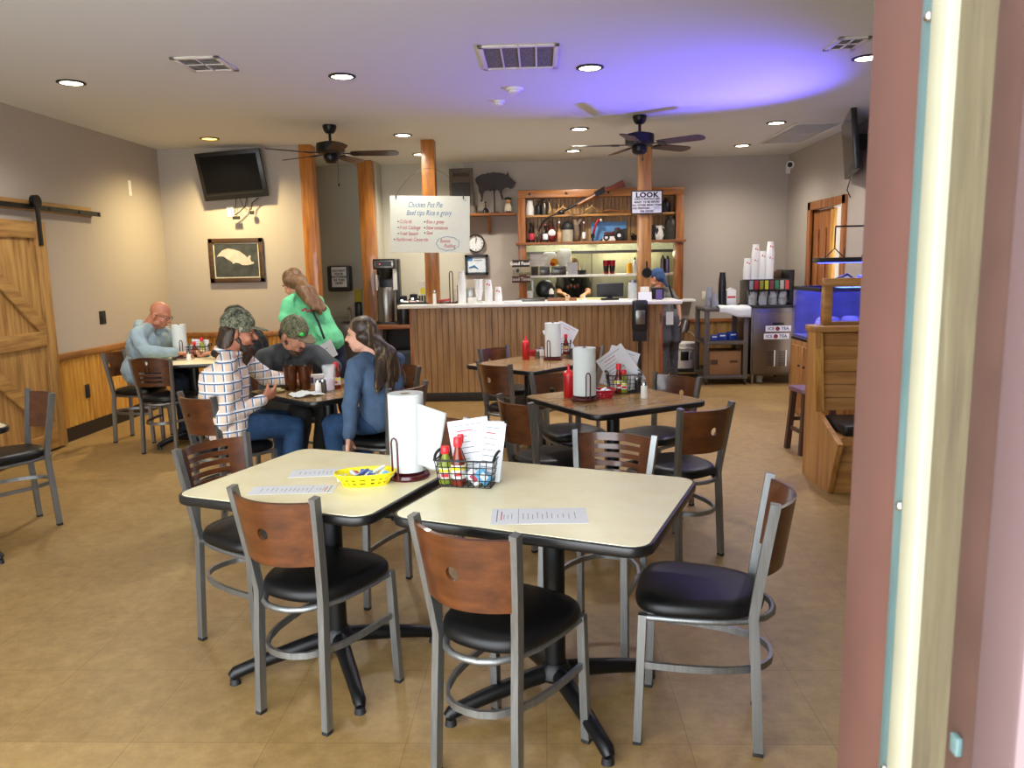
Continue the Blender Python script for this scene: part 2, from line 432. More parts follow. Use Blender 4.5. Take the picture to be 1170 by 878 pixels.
def seat_outline(k=1, n=40):
    out = []
    for i in range(n):
        t = 2*PI*i/n; c, s = math.cos(t), math.sin(t)
        y = .205*math.copysign(abs(s)**.62, s); hw = .158+.05*(y+.205)/.41
        if y < 0: y *= .98
        out.append((hw*math.copysign(abs(c)**(.6 if y > 0 else .8), c)*k, y*k))
    return out
def arc_u(z):
    return [(.168, .165, z), (.166, .08, z), (.16, 0, z), (.148, -.08, z), (.122, -.15, z), (.085, -.2, z), (.045, -.222, z), (0, -.228, z)]
def make_chair(kind):
    t = thing('dining_chair', 'x', 'chair')
    for s in (-1, 1):
        lg = MB().sweep([(s*.176, .182, .012), (s*.168, .168, .44)], .027, .025, (1, 0, 0)).build('leg', mChairF, t)
        MB().bx(s*.176-.014, s*.176+.014, .168, .196, 0, .014, .003).build('foot_glide', mBlackM, lg)
        pts = [(s*.147, -.19, .012), (s*.142, -.175, .3), (s*.14, pz(.45), .45), (s*hwz(.55), pz(.55), .55), (s*hwz(.68), pz(.68), .68), (s*hwz(.825), pz(.825), .825)]
        lg = MB().sweep(pts, .024, .03, (1, 0, 0)).build('leg', mChairF, t)
        MB().bx(s*.147-.013, s*.147+.013, -.206, -.174, 0, .014, .003).build('foot_glide', mBlackM, lg)
    bp = back_panel(kind)
    b = bp.build('backrest', mChairW, t, solid=-.011, ang=.6)
    sc = MB()
    for s in (-1, 1):
        for z in (.615, .785): sc.sph((s*(hwz(z)-.02), pz(z)-.017, z), .0045, seg=8, rings=6)
    sc.build('screw', mScrew, b)
    MB().slabs(seat_outline(), [(.93, .443), (.99, .449), (1.0, .462), (.985, .476), (.93, .488), (.75, .4935), (.4, .496), (.05, .4965)]).build('seat', mVinyl, t, ang=1.2)
    u = arc_u(.43); ring = u + [(-x, y, z) for x, y, z in reversed(u[:-1])]
    MB().tube(ring, .011, 8).build('seat_frame', mChairF, t, ang=1.2)
    u = arc_u(.27); ring = u + [(-x, y, z) for x, y, z in reversed(u[:-1])]
    MB().sweep([V(p) for p in ring], .022, .012, (0, 0, 1)).build('stretcher', mChairF, t, ang=1.2)
    return t
protos = {}
def chair(kind, x, y, h, label):
    rz = math.radians(h-90)
    if kind not in protos:
        o = protos[kind] = make_chair(kind); o.location = (x, y, 0); o.rotation_euler = (0, 0, rz); o['label'] = label
    else: o = dup(protos[kind], (x, y, 0), rz, label)
    o['group'] = 'steel framed dining chairs around the tables'
    return o
chair('hole', -0.784, 2.568, 65.6, 'walnut back chair with round hole in front of the nearest left table, back to us')
chair('hole', -0.115, 2.23, 59.4, 'walnut back chair closest to us, at the front edge of the right cream table')
chair('hole', 0.51, 2.418, 166.3, 'chair seen from its side at the right end of the cream table')
chair('slat', -1.203, 3.029, -28.3, 'slat back chair at the far left side of the cream table with yellow basket')
chair('hole', -0.584, 3.4, 253.8, 'chair tucked in behind the cream tables, hidden by the torn paper towel')
chair('slat', 0.217, 3.0, -114, 'slat back chair facing us behind the right cream table')
chair('hole', 0.702, 3.988, 123, 'round hole chair at the near right side of the oak table with salt shaker')
chair('hole', 0.038, 4.191, 31, 'dark backed chair at the near left side of the oak table with salt shaker')
chair('hole', 0.183, 4.86, -64.4, 'chair facing us behind the ketchup bottle of the middle oak table')
chair('hole', 0.7, 4.74, 222, 'chair facing us behind the salt shaker of the middle oak table')
chair('hole', -0.203, 5.81, 46.2, 'round hole chair at the near side of the oak table by the counter')
chair('hole', -0.256, 6.6, -40, 'chair at the far left of the oak table by the counter')
chair('hole', .27, 6.62, 235, 'chair at the far right of the oak table by the counter')
chair('hole', -1.005, 4.733, 150, 'chair under the woman in the blue shirt')
chair('hole', -1.895, 4.546, 55.2, 'chair under the bearded man in the plaid shirt')
chair('hole', -1.84, 5.39, -40, 'chair under the man in the grey t-shirt')
chair('hole', -1.16, 5.5, 215, 'empty chair beyond the woman in blue, facing us')
chair('hole', -3.218, 4.4, -125.5, 'lone chair at the left edge in front of the sliding barn door')
chair('hole', -3.706, 6.887, 0, 'chair under the bald man by the left wall')
chair('arched', -3.246, 6.478, 87, 'arched slat back chair in front of the corner table')
chair('hole', -2.60, 7.0, 188, 'chair under the man in the black cap at the corner table')
# ---------------------------------------------------------------- tables
def table(x, y, deg, L, W, m, label, hz=.75, black_top=False):
    t = thing('dining_table', label, 'table', (x, y, 0), math.radians(deg), 'square pedestal tables')
    MB().slabs(rrect(L-.022, W-.022, .06), [(1, hz-.025), (1, hz-.001), (.998, hz)]).build('tabletop', m, t)
    MB().slabs(rrect(L, W, .07), [(.985, hz-.034), (.997, hz-.03), (1, hz-.02), (1, hz-.006), (.996, hz-.002), (.985, hz-.0015)]).build('edge_band', mBlack, t, ang=1.2)
    MB().cyl((0, 0, .1), (0, 0, hz-.05), .038, seg=24).lathe([(.05, .085), (.06, .1), (.055, .13), (.04, .15)]).build('column', mIron, t)
    MB().box((0, 0, hz-.043), (.42, .05, .018), PI/4, .004).box((0, 0, hz-.043), (.42, .05, .018), -PI/4, .004).build('top_bracket', mIron, t)
    for k in range(4):
        a = PI/4+k*PI/2; d = V((math.cos(a), math.sin(a), 0)); z = V((0, 0, 1))
        R = .40
        f = MB().tube([d*.03+z*.11, d*.12+z*.098, d*.25+z*.075, d*(R-.06)+z*.055, d*(R-.015)+z*.043, d*R+z*.03], [.032, .03, .027, .024, .024, .018], 12).build('foot', mIron, t, ang=1.2)
        MB().cyl(d*(R-.012), d*(R-.012)+z*.022, .021, .017).build('glide', mBlackM, f)
    return t
tabA = (-.812, 2.809, -20); tabB = (.033, 2.544, -21.5)
table(*tabA, .81, .76, mCream, 'nearest left cream topped table with the yellow basket')
table(*tabB, .85, .77, mCream, 'nearest right cream topped table with the black wire basket')
tabC = (.418, 4.475, 31.5); table(*tabC, .79, .77, mTan, 'middle oak topped table with ketchup and salt shaker')
tabD = (-.102, 6.17, -40); table(*tabD, .75, .75, mTan, 'far oak topped table in front of the counter')
tabE = (-1.41, 4.97, -39.7); table(*tabE, .74, .74, mTan, 'oak topped table where the two men and woman in blue eat')
table(-3.13, 6.78, 12, .80, .76, mCream, 'cream topped corner table beside the bald man')
table(-3.31, 3.80, -38, .76, .76, mCream, 'cream topped table cut off by the left edge')
# ---------------------------------------------------------------- table goods
TZ = .7505
def pt(px, py): x, y = onz(px, py, TZ); return x, y
def menu(x, y, rz, label, w=.215, h=.28, land=True):
    """printed sheet lying on a table"""
    t = thing('menu_sheet', label, 'menu', (x, y, TZ), rz, 'paper menus')
    MB().bx(-h/2, h/2, -w/2, w/2, .0, .0012).build('sheet', mPaper, t)
    pr = MB()
    def ln(u, v0, v1, wd=.002): pr.bx(-h/2+u-wd/2, -h/2+u+wd/2, v0, v1, .0012, .0016)
    ln(.018, -w*.36, w*.40, .0035); ln(.085, -w/2+.006, w/2-.006, .0016)
    for u in (.04, .052, .064, .10, .115, .13, .145, .16, .175, .19, .208, .225, .243, .262): ln(u, -w*.22+random.random()*.012, w*.06+random.random()*w*.2)
    pr.build('printed_text', mInkL, t)
    MB().bx(-h/2+.03, -h/2+.0335, -w*.25, w*.3, .0012, .0016).build('red_heading', mRedInk, t)
    return t
a = math.radians
menu(*pt(616, 590), a(1), 'menu sheet lying alone on the right cream table', w=.15, h=.30)
menu(*pt(377, 540), a(8+180), 'menu sheet at the far edge of the left cream table, behind the basket', w=.11, h=.30)
menu(*pt(335, 560), a(3+180), 'menu sheet partly behind the front chair, left cream table', w=.10, h=.30)
def towel_holder(x, y, rz, label, hold_m=mMaroon):
    t = thing('paper_towel_holder', label, 'towel holder', (x, y, TZ), rz, 'paper towel holders')
    MB().lathe([(.0, 0), (.078, 0), (.082, .008), (.078, .018), (.06, .024), (.02, .028), (.0, .028)], seg=32).build('base', hold_m, t)
    MB().cyl((0, 0, .02), (0, 0, .30), .008).sph((0, 0, .3), .012).build('spindle', hold_m, t)
    n = [(.078, 0, .02), (.078, 0, .15)]
    loop = [(.088+0*0, -.012, .012), (.09, -.012, .15), (.09, -.008, .163), (.09, 0, .168), (.09, .008, .163), (.09, .012, .15), (.088, .012, .012)]
    MB().tube(loop, .0038, 8).build('tension_arm', hold_m, t, ang=1.5)
    return t
def towel_roll(x, y, rz, label, r=.062, flap=False, h=.275):
    t = thing('paper_towel_roll', label, 'paper towels', (x, y, TZ+.03), rz, 'paper towel rolls')
    MB().lathe([(.021, 0), (r, 0), (r, h), (.021, h)], seg=36, loop=True).build('roll', mTowel, t)
    MB().lathe([(.014, .001), (.021, .001), (.021, h-.001), (.014, h-.001)], seg=24, loop=True).build('cardboard_core', mat('core_card', '#a58a66', .8), t)
    if flap:
        m = MB(); us = [i/12 for i in range(13)]; vs = [i/10 for i in range(11)]
        def P(u, v):
            s = u*flap*(.60+.40*v); ang = -PI/2 + .75
            top = h*(.90 - .16*u); bot = .03 - .035*u
            p0 = V((r*math.cos(ang), r*math.sin(ang), 0)); tg = V((.95, .32, 0))
            return p0 + tg*s + V((0, .004*math.sin(u*4+v*1.5), max(.002, bot+(top-bot)*v)))
        for i in range(12):
            for j in range(10): m.quad(P(us[i], vs[j]), P(us[i+1], vs[j]), P(us[i+1], vs[j+1]), P(us[i], vs[j+1]))
        bmesh.ops.remove_doubles(m.bm, verts=m.bm.verts[:], dist=1e-5)
        m.build('loose_sheet', mTowel, t, solid=.0008, ang=2)
    return t
def squeeze(x, y, label):
    t = thing('ketchup_bottle', label, 'bottle', (x, y, TZ), 0, 'ketchup squeeze bottles')
    MB().lathe([(.0, 0), (.028, 0), (.031, .004), (.031, .115), (.03, .13)], seg=20).build('body', mRed, t)
    MB().lathe([(.031, .131), (.031, .145), (.022, .158), (.009, .165), (.006, .195), (.003, .2), (.0, .2)], seg=20).build('nozzle_cap', mRedCap, t)
    MB().sph((-.02, -.012, .152), (.006, .006, .007)).build('cap_tip', mWhite, t)
    return t
def sauce(x, y, z, label, juice, tall=True, tilt=0):
    t = thing('hot_sauce_bottle', label, 'bottle', (x, y, z), 0, 'glass hot sauce bottles')
    h = .16 if tall else .125; r = .025
    MB().lathe([(0, 0), (r, 0), (r+.001, .004), (r+.001, h*.5), (r*.8, h*.62), (.012, h*.8), (.011, h*.88)], seg=20).build('bottle', juice, t)
    MB().lathe([(.0, h*.87), (.015, h*.87), (.016, h*.9), (.016, h*1.06), (.013, h*1.09), (0, h*1.09)], seg=16).build('cap', mRedCap, t)
    lb = MB().lathe([(r+.0012, h*.16), (r+.0018, h*.17), (r+.0018, h*.46), (r+.0012, h*.47)], seg=20).build('label', mWhite, t)
    MB().lathe([(r+.0022, h*.36), (r+.0024, h*.365), (r+.0024, h*.43), (r+.0022, h*.435)], seg=20).build('label_band', mYellow, lb)
    MB().box((0, -r-.002, h*.27), (.026, .003, .012), None).build('label_print', mRedCap, lb)
    return t
def wire_basket(x, y, rz, label, L=.19, W=.12, h=.095):
    t = thing('wire_basket', label, 'basket', (x, y, TZ), rz, 'wire condiment baskets')
    m = MB(); r = .0018
    def P(u, v, z): k = .86+.14*z/h; return (u*L/2*k, v*W/2*k, z)
    n, q = 9, 6
    for i in range(n+1):
        u = -1+2*i/n
        m.tube([P(u, -1, h), P(u, -1, .003), P(u, 1, .003), P(u, 1, h)], r, 5)
    for i in range(1, q):
        v = -1+2*i/q
        m.tube([P(-1, v, h), P(-1, v, .003), P(1, v, .003), P(1, v, h)], r, 5)
    for z in (.003, h*.28, h*.52, h*.76): m.tube([P(-1, -1, z), P(1, -1, z), P(1, 1, z), P(-1, 1, z)], r, 5, loop=True)
    m.build('wire_grid', mBlackM, t)
    MB().tube([P(-1, -1, h), P(1, -1, h), P(1, 1, h), P(-1, 1, h)], .0035, 8, loop=True).build('rim', mBlackM, t)
    for s in (-1, 1):
        pts = [P(s, v, h+(.022*(1-v*v)**.6)) for v in (-1, -.7, -.4, 0, .4, .7, 1)]
        MB().tube(pts, .0055, 8).build('handle', mBlackM, t, ang=1.5)
    return t
def stand_sheet(base, loc, rz, lean, roll, label, w=.215, h=.28, fold=False):
    """printed menu standing in a basket"""
    t = thing('menu_sheet', label, 'menu', loc, 0, 'menus standing in baskets')
    t.rotation_euler = Euler((lean, roll, rz), 'XYZ')
    MB().bx(-w/2, w/2, -.0006, .0006, 0, h).build('sheet', mPaper, t)
    m = MB()
    def ln(z, x0, x1): m.bx(x0, x1, -.0012, -.0006, h-z-.0015, h-z+.0015)
    ln(.02, -w*.4, w*.35)
    for k in range(9): ln(.06+.021*k, -w*.38, -w*.38+w*(.25+.5*random.random()))
    m.build('printed_text', mInkL, t)
    MB().bx(-w*.3, w*.1, -.0012, -.0006, h-.042, h-.038).build('red_heading', mRedInk, t)
    return t
def loc2w(o, u, v, z=0): return o.matrix_basis @ V((u, v, z))
# -- left cream table
x, y = pt(467, 545); towel_holder(x, y, a(-112), 'maroon towel holder on the left cream table')
towel_roll(x, y, a(0), 'big paper towel roll with torn sheet, left cream table', .066, .115, .29)
def plastic_basket(x, y, rz, m, label, L=.22, W=.13, h=.045, group='plastic food baskets'):
    t = thing('plastic_basket', label, 'basket', (x, y, TZ), rz, group)
    b = MB(); seg = 44
    def P(k, z):
        th = 2*PI*k/seg; s = .74+.26*z/h
        c, q = math.cos(th), math.sin(th)
        return V((L/2*s*math.copysign(abs(c)**.8, c), W/2*s*math.copysign(abs(q)**.8, q), z))
    lv = [0, .009, .017, .024, .031, .038, h]
    for i in range(6):
        for k in range(seg):
            if i in (1, 3) and k % 2 == 0: continue
            if i in (2, 4) and k % 2 == 1 and i == 2: pass
            b.quad(P(k, lv[i]), P(k+1, lv[i]), P(k+1, lv[i+1]), P(k, lv[i+1]))
    bt = [P(k, .001) for k in range(seg)]
    b.bm.faces.new([b.bm.verts.new(p) for p in bt])
    bmesh.ops.remove_doubles(b.bm, verts=b.bm.verts[:], dist=1e-5)
    b.build('basket', m, t, solid=.0022, ang=.6)
    MB().tube([P(k, h) for k in range(seg)], .004, 6, loop=True).build('rim', m, t, ang=2)
    return t
x, y = pt(418, 553); yb = plastic_basket(x, y, a(12), mYellow, 'yellow plastic basket of condiment packets')
mPkW = mat('packet_white', '#e9edf2', .45, var=.05); mPkB = mat('packet_blue', '#3a4f9a', .4); mPkR = mat('packet_red', '#c43a4a', .4); mPkC = mat('packet_cyan', '#5fb0dd', .4)
def packet(base, u, v, z, rz, tilt, m, band, label, group, L=.055, W=.035):
    p = loc2w(base, u, v, z)
    t = thing('condiment_packet', label, 'packet', p, 0, group); t.rotation_euler = Euler((tilt, tilt*.6, rz), 'XYZ')
    MB().slabs(rrect(L, W, .003, 2), [(.98, -.0006), (.8, -.004), (.6, -.005)][::-1]+[(1, 0), (.98, .0006), (.8, .004), (.6, .005), (.05, .0055)]).build('sachet', m, t)
    MB().box((0, 0, .0052), (L*.5, W*.55, .0012)).build('printed_panel', band, t)
    return t
pk = [(-.075, .0, .022, .3, .5, mPkW, mPkR, 'red and white condiment packet at the left end of the yellow basket'),
      (-.045, -.018, .03, -.7, -.4, mPkR, mPkW, 'red packet leaning in the yellow basket'),
      (-.035, .025, .036, 1.2, .5, mPkW, mPkR, 'white packet with red panel at the back of the yellow basket'),
      (-.012, -.005, .042, .9, -.5, mPkB, mPkW, 'blue packet standing highest in the middle of the yellow basket'),
      (.008, .025, .034, .2, .4, mPkB, mPkC, 'blue packet with pale panel at the back of the yellow basket'),
      (.022, -.02, .034, -.3, .3, mPkW, mPkB, 'white packet with blue panel at the front of the yellow basket'),
      (.048, .014, .046, .6, -.6, mPkW, mPkC, 'white packet with light blue panel, right end of the yellow basket'),
      (.075, -.004, .032, -.5, .35, mPkW, mPkC, 'white packet with light blue panel hanging over the yellow rim')]
for q in pk: packet(yb, *q, 'packets in the yellow basket')
# -- right cream table
bx_, by_ = pt(536, 553)
wb = wire_basket(bx_, by_, a(-10), 'black wire basket on the right cream table with menus', .215, .13, .10)
p = loc2w(wb, -.083, -.012); sauce(p.x, p.y, TZ+.005, 'short green pepper sauce bottle in the near wire basket', mGreenL, False)
p = loc2w(wb, -.03, -.028); sauce(p.x, p.y, TZ+.005, 'tall red pepper sauce bottle in front in the near wire basket', mAmber)
p = loc2w(wb, -.034, .03); sauce(p.x, p.y, TZ+.005, 'tall red pepper sauce bottle behind another in the near wire basket', mAmber)
mSugarBox = mat('sugar_caddy', '#d5d8da', .4)
def pkt_row(base, items):
    for (u, v, z, rz, tl, m, bd, lab) in items: packet(base, u, v, z, rz, tl, m, bd, lab, 'packets in the near wire basket', .06, .04)
pkt_row(wb, [(.03, -.035, .035, 0, 1.45, mPkW, mPkR, 'white sugar packet with red panel in the near wire basket'), (.062, -.03, .037, .2, 1.4, mPkC, mPkW, 'light blue sweetener packet in the near wire basket')])
for i, (u, v, rz, ro, w, lab) in enumerate([(.028, .012, -.1, -.16, .15, 'menu tilted left, standing leftmost in the near wire basket'), (.05, .03, -.12, .05, .13, 'menu standing behind the others in the near wire basket'), (.055, .02, -.12, .14, .10, 'narrow folded menu standing at the centre of the near wire basket'), (.07, .005, -.12, .12, .085, 'narrow folded menu standing at the right of the near wire basket')]):
    p = loc2w(wb, u, v, .012); stand_sheet(wb, p, rz, -.08, ro, lab, w, .215 if i else .225)
# -- middle oak table
tx, ty = pt(668, 457); towel_holder(tx, ty, a(-80), 'maroon towel holder on the middle oak table'); t_ = towel_roll(tx+.0, ty, 0, 'full paper towel roll on the middle oak table', .066)
x, y = pt(650, 454); squeeze(x, y, 'red ketchup bottle on the middle oak table')
x, y = pt(689, 454); rb = plastic_basket(x, y, a(10), mat('red_basket', '#b01428', .35), 'red plastic basket of creamers on the middle oak table', .15, .12)
for q in [(-.035, 0, .035, .4, .5, mPkW, mPkC, 'white packet at the left of the red basket'), (.0, .01, .042, 1.1, -.4, mPkW, mPkW, 'plain white packet heaped in the middle of the red basket'), (.03, -.008, .036, -.4, .4, mPkC, mPkW, 'pale blue packet at the right of the red basket')]: packet(rb, *q, 'packets in the red basket', .05, .035)
x, y = pt(712, 448); wc = wire_basket(x, y, a(6), 'black wire basket with two menus on the middle oak table', .2, .12, .11)
p = loc2w(wc, -.035, -.03); sauce(p.x, p.y, TZ+.005, 'tall sauce bottle with red cap in the wire basket, middle oak table', mAmber)
p = loc2w(wc, -.005, -.034); sauce(p.x, p.y, TZ+.005, 'short yellow sauce bottle with red cap in the wire basket, middle oak table', mGreenL, False)
p = loc2w(wc, .07, .025, .02); stand_sheet(wc, p, .1, -.12, -.60, 'menu tilted left in the wire basket on the middle oak table', .19, .27)
p = loc2w(wc, -.05, .047, .02); stand_sheet(wc, p, .1, -.12, .34, 'menu tilted right in the wire basket on the middle oak table', .19, .25)
def shaker(x, y, z, label, filln, fm, h=.09, name='salt_shaker', cat='shaker'):
    t = thing(name, label, cat, (x, y, z), 0, 'salt and pepper shakers')
    MB().lathe([(0, 0), (.02, 0), (.021, .004), (.019, h*.7), (.017, h*.74), (0, h*.74)], seg=8).build('jar', fm, t, ang=.4)
    MB().lathe([(.0175, h*.745), (.019, h*.76), (.019, h*.92), (.013, h), (0, h*1.02)], seg=16).build('lid', mChrome, t)
    return t
x, y = pt(736, 455); shaker(x, y, TZ, 'glass salt shaker alone on the middle oak table', 1, mWhite, .1)
x, y = pt(732, 450); shaker(x-.01, y+.06, TZ, 'pepper shaker behind the salt on the middle oak table', 1, mBlackM, .1, 'pepper_shaker')
# -- far oak table
tx, ty = pt(632, 411); towel_holder(tx, ty, a(-115), 'maroon towel holder on the far oak table'); towel_roll(tx, ty, 0, 'paper towel roll on the far oak table by the counter', .066)
x, y = pt(601, 411); squeeze(x, y, 'red ketchup bottle on the far oak table')
x, y = pt(640, 405); wd = wire_basket(x, y, a(0), 'black wire basket behind the towel roll, far oak table', .18, .12, .1)
p = loc2w(wd, .05, .02, .02); stand_sheet(wd, p, .1, -.1, -.5, 'menu tilted left behind the towel roll, far oak table', .18, .26)
p = loc2w(wd, -.03, .042, .02); stand_sheet(wd, p, .1, -.1, .5, 'menu tilted right behind the towel roll, far oak table', .18, .26)
p = loc2w(wd, .05, -.03); sauce(p.x, p.y, TZ+.005, 'sauce bottle with red cap in the wire basket, far oak table', mAmber)
x, y = pt(614, 410); shaker(x, y, TZ, 'pepper shaker beside the ketchup on the far oak table', 1, mat('pepper', '#6b6252', .6), .08, 'pepper_shaker')
x, y = pt(619, 407); shaker(x, y, TZ, 'salt shaker by the towel roll on the far oak table', 1, mWhite, .08)
x, y = pt(609, 407); plastic_basket(x, y+.03, 0, mat('red_basket_far', '#b01428', .35), 'small red plastic basket on the far oak table', .11, .1)
# -- table of the three diners
def tumbler(x, y, label, m, h=.15, r=.043, drink=None):
    t = thing('drink_tumbler', label, 'tumbler', (x, y, TZ), 0, 'plastic drink tumblers')
    MB().lathe([(0, 0), (r*.72, 0), (r*.74, .004), (r, h), (r*.94, h), (r*.68, .008), (0, .008)], seg=24).build('glass', m, t)
    if drink: MB().lathe([(0, .009), (r*.66, .009), (r*.78, h*.45), (0, h*.45)], seg=20).build('drink', drink, t)
    return t
x, y = pt(333, 446); tumbler(x, y, 'brown tumbler in front of the man in grey, left of two', mGlassB, .16, .046, mat('cola', '#2a1206', .2))
x, y = pt(349, 445); tumbler(x, y, 'brown tumbler in front of the man in grey, right of two', mGlassB, .155, .045, mat('cola_dark', '#2a1206', .2))
x, y = pt(377, 447); tumbler(x, y, 'clear tumbler of pink drink before the woman in blue', mGlass, .17, .043, mat('pink_drink', '#c987a0', .2))
x, y = pt(364, 449); shaker(x, y, TZ, 'salt shaker on the diners table', 1, mWhite, .09)
x, y = pt(369.5, 448); shaker(x, y, TZ, 'pepper shaker between salt and pink drink on the diners table', 1, mat('pepper_b', '#4c463a', .6), .09, 'pepper_shaker')
x, y = pt(373, 446); shaker(x-.005, y+.045, TZ, 'second pepper shaker against the pink drink, diners table', 1, mat('pepper_c', '#5c5446', .6), .09, 'pepper_shaker')
x, y = pt(385, 444); sauce(x, y, TZ, 'hot sauce bottle with red cap beside the pink drink', mAmber)
def napkin(x, y, rz, label, s=.13, z=TZ):
    m = MB(); n = 8; rnd = random.Random(label)
    h = [[.004+.022*rnd.random()*(1-abs(i/n-.5)) for j in range(n+1)] for i in range(n+1)]
    for i in range(n):
        for j in range(n):
            q = [(s*(u/n-.5), s*.8*(v/n-.5), h[u][v]) for u, v in ((i, j), (i+1, j), (i+1, j+1), (i, j+1))]
            m.quad(*q)
    bmesh.ops.remove_doubles(m.bm, verts=m.bm.verts[:], dist=1e-5)
    o = m.build('paper_napkin', mTowel, None, solid=.001, ang=2); o.location = (x, y, z); o.rotation_euler = (0, 0, rz)
    return tag(o, label, 'napkin', 'napkins on tables')
x, y = pt(347, 453); napkin(x+.01, y+.03, .6, 'crumpled white napkin under the bearded man’s hand', .19)
def plate(x, y, label, r=.06):
    o = MB().lathe([(0, .0), (r*.6, 0), (r, .012), (r*.98, .015), (r*.58, .005), (0, .005)], seg=28).build('food_bowl', mat('cream_bowl', '#d9cf9a', .4), None)
    o.location = (x, y, TZ); return tag(o, label, 'bowl', 'bowls on the diners table')
x, y = pt(331, 446); plate(x-.06, y-.08, 'small cream bowl beside the bearded man’s wrist', .05)
x, y = pt(317, 447); plate(x-.03, y, 'shallow cream dish near the left corner of the diners table', .055)
x, y = pt(362, 440); o = thing('napkin_box', 'small white printed box behind the shakers on the diners table', 'box', (x, y+.02, TZ), .4)
MB().bx(-.05, .05, -.03, .03, 0, .07, .003).build('box', mWhite, o); MB().bx(-.051, -.03, -.0315, -.03, .015, .055).build('blue_print', mPkB, o)
# -- corner table
tx, ty = pt(207, 409); towel_holder(tx, ty, a(-60), 'maroon towel holder beside the bald man'); towel_roll(tx, ty, 0, 'paper towel roll in front of the bald man', .062)
x, y = pt(228, 408); wf = wire_basket(x, y, a(5), 'white and black basket with condiments on the corner table', .2, .12, .1)
p = loc2w(wf, -.04, 0); sauce(p.x, p.y, TZ+.005, 'sauce bottle at the left in the corner table basket', mAmber, False)
p = loc2w(wf, .03, 0); sauce(p.x, p.y, TZ+.005, 'sauce bottle with red cap at the right in the corner table basket', mGreenL)
p = loc2w(wf, -.005, .03, .01); stand_sheet(wf, p, 0, -.1, .05, 'short menu standing in the corner table basket', .16, .15)
x, y = pt(216, 412); shaker(x, y, TZ, 'salt shaker by the towel roll on the corner table', 1, mWhite, .08)
x, y = pt(193, 411); o = MB().slabs(rrect(.075, .15, .01), [(1, 0), (1, .008), (.9, .009)]).build('mobile_phone', mBlack, None); o.location = (x, y, TZ); o.rotation_euler = (0, 0, .9); tag(o, 'black phone lying by the bald man’s arm', 'phone')
# ---------------------------------------------------------------- ceiling fixtures
def downlight(x, y, label, glow=mLamp, watt=17, tint=(1, .94, .84)):
    t = thing('ceiling_downlight', label, 'ceiling light', (x, y, H), 0, 'recessed ceiling lights')
    MB().lathe([(.078, -.001), (.1, -.001), (.1, -.006), (.08, -.012), (.076, -.004)], seg=32).build('trim_ring', mBlackM if glow is mLamp else mSteelD, t)
    MB().lathe([(0, -.003), (.076, -.003), (.076, -.006), (0, -.006)], seg=28).build('lens', glow, t)
    L = bpy.data.lights.new('downlight_lamp', 'SPOT'); L.energy = watt*4; L.color = tint; L.spot_size = math.radians(150); L.spot_blend = .9; L.shadow_soft_size = .07
    o = bpy.data.objects.new('downlight_lamp', L); COL.objects.link(o); o.parent = t; o.location = (0, 0, -.03)
GX = (-3.46, -1.435, .38, 2.4)
downlight(-3.434, 5.83, 'lit recessed ceiling light nearest the barn door')
downlight(-1.431, 5.88, 'lit recessed ceiling light between the left vent and left fan')
downlight(.379, 5.84, 'lit recessed ceiling light right of the big square vent')
downlight(2.321, 5.8, 'recessed ceiling light half hidden by the door jamb')
downlight(-3.488, 8.36, 'yellow recessed light above the television', mLampY, 42, (1, .80, .42))
downlight(-1.441, 8.46, 'recessed ceiling light just left of the whiteboard post', mLamp, 9)
downlight(.431, 8.37, 'recessed ceiling light behind and left of the right fan')
downlight(.433, 9.93, 'recessed ceiling light nearest the kitchen pass-through')
downlight(2.446, 8.32, 'recessed ceiling light in front of the faint return grille')
downlight(2.491, 9.85, 'recessed ceiling light nearest the cup machine')
downlight(-1.475, 9.89, 'recessed ceiling light hidden behind the whiteboard post', mLamp, 34)
mVentW = mat('vent_white', '#d8d3ca', .6, var=.04); mVentD = mat('vent_dusty', '#6d6a5c', .9, var=.45, vs=70); mVentM = mat('vent_grey', '#8d887f', .8, var=.2)
def vent(px, cols, label, dark, group='ceiling vents', nsl=9):
    c = [onz(a_, b_, H) for a_, b_ in px]
    x0 = (c[0][0]+c[3][0])/2; x1 = (c[1][0]+c[2][0])/2; y0 = (c[0][1]+c[1][1])/2; y1 = (c[2][1]+c[3][1])/2
    w, d = abs(x1-x0), abs(y1-y0)
    t = thing('ceiling_vent', label, 'vent', ((x0+x1)/2, (y0+y1)/2, H), 0, group)
    fr = .035
    m = MB(); m.bx(-w/2, w/2, -d/2, -d/2+fr, -.014, 0, .003).bx(-w/2, w/2, d/2-fr, d/2, -.014, 0, .003).bx(-w/2, -w/2+fr, -d/2, d/2, -.014, 0, .003).bx(w/2-fr, w/2, -d/2, d/2, -.014, 0, .003)
    for i in range(1, cols[0]): xx = -w/2+fr+(w-2*fr)*i/cols[0]; m.bx(xx-.006, xx+.006, -d/2, d/2, -.013, 0)
    for i in range(1, cols[1]): yy = -d/2+fr+(d-2*fr)*i/cols[1]; m.bx(-w/2, w/2, yy-.006, yy+.006, -.013, 0)
    m.build('frame', mVentW, t)
    MB().bx(-w/2+fr*.5, w/2-fr*.5, -d/2+fr*.5, d/2-fr*.5, -.004, -.001).build('filter', dark, t)
    if cols == (4, 1): return
    m = MB(); n = int((d-2*fr)/.028)
    for i in range(n): m.box((0, -d/2+fr+(i+.5)*(d-2*fr)/n, -.008), (w-2*fr, .012, .0015), Matrix.Rotation(.5, 3, 'X'))
    m.build('louvres', dark, t)
vent([(195, 65), (250, 63), (271, 79), (219, 81)], (2, 2), 'small louvred ceiling vent above the left wall', mVentM)
vent([(545, 53), (638, 48), (638, 76), (553, 79)], (4, 1), 'big dusty return air vent in the middle of the ceiling', mVentD)
vent([(957, 42), (1000, 40), (975, 55), (941, 57)], (2, 2), 'louvred ceiling vent next to the door jamb', mVentM)
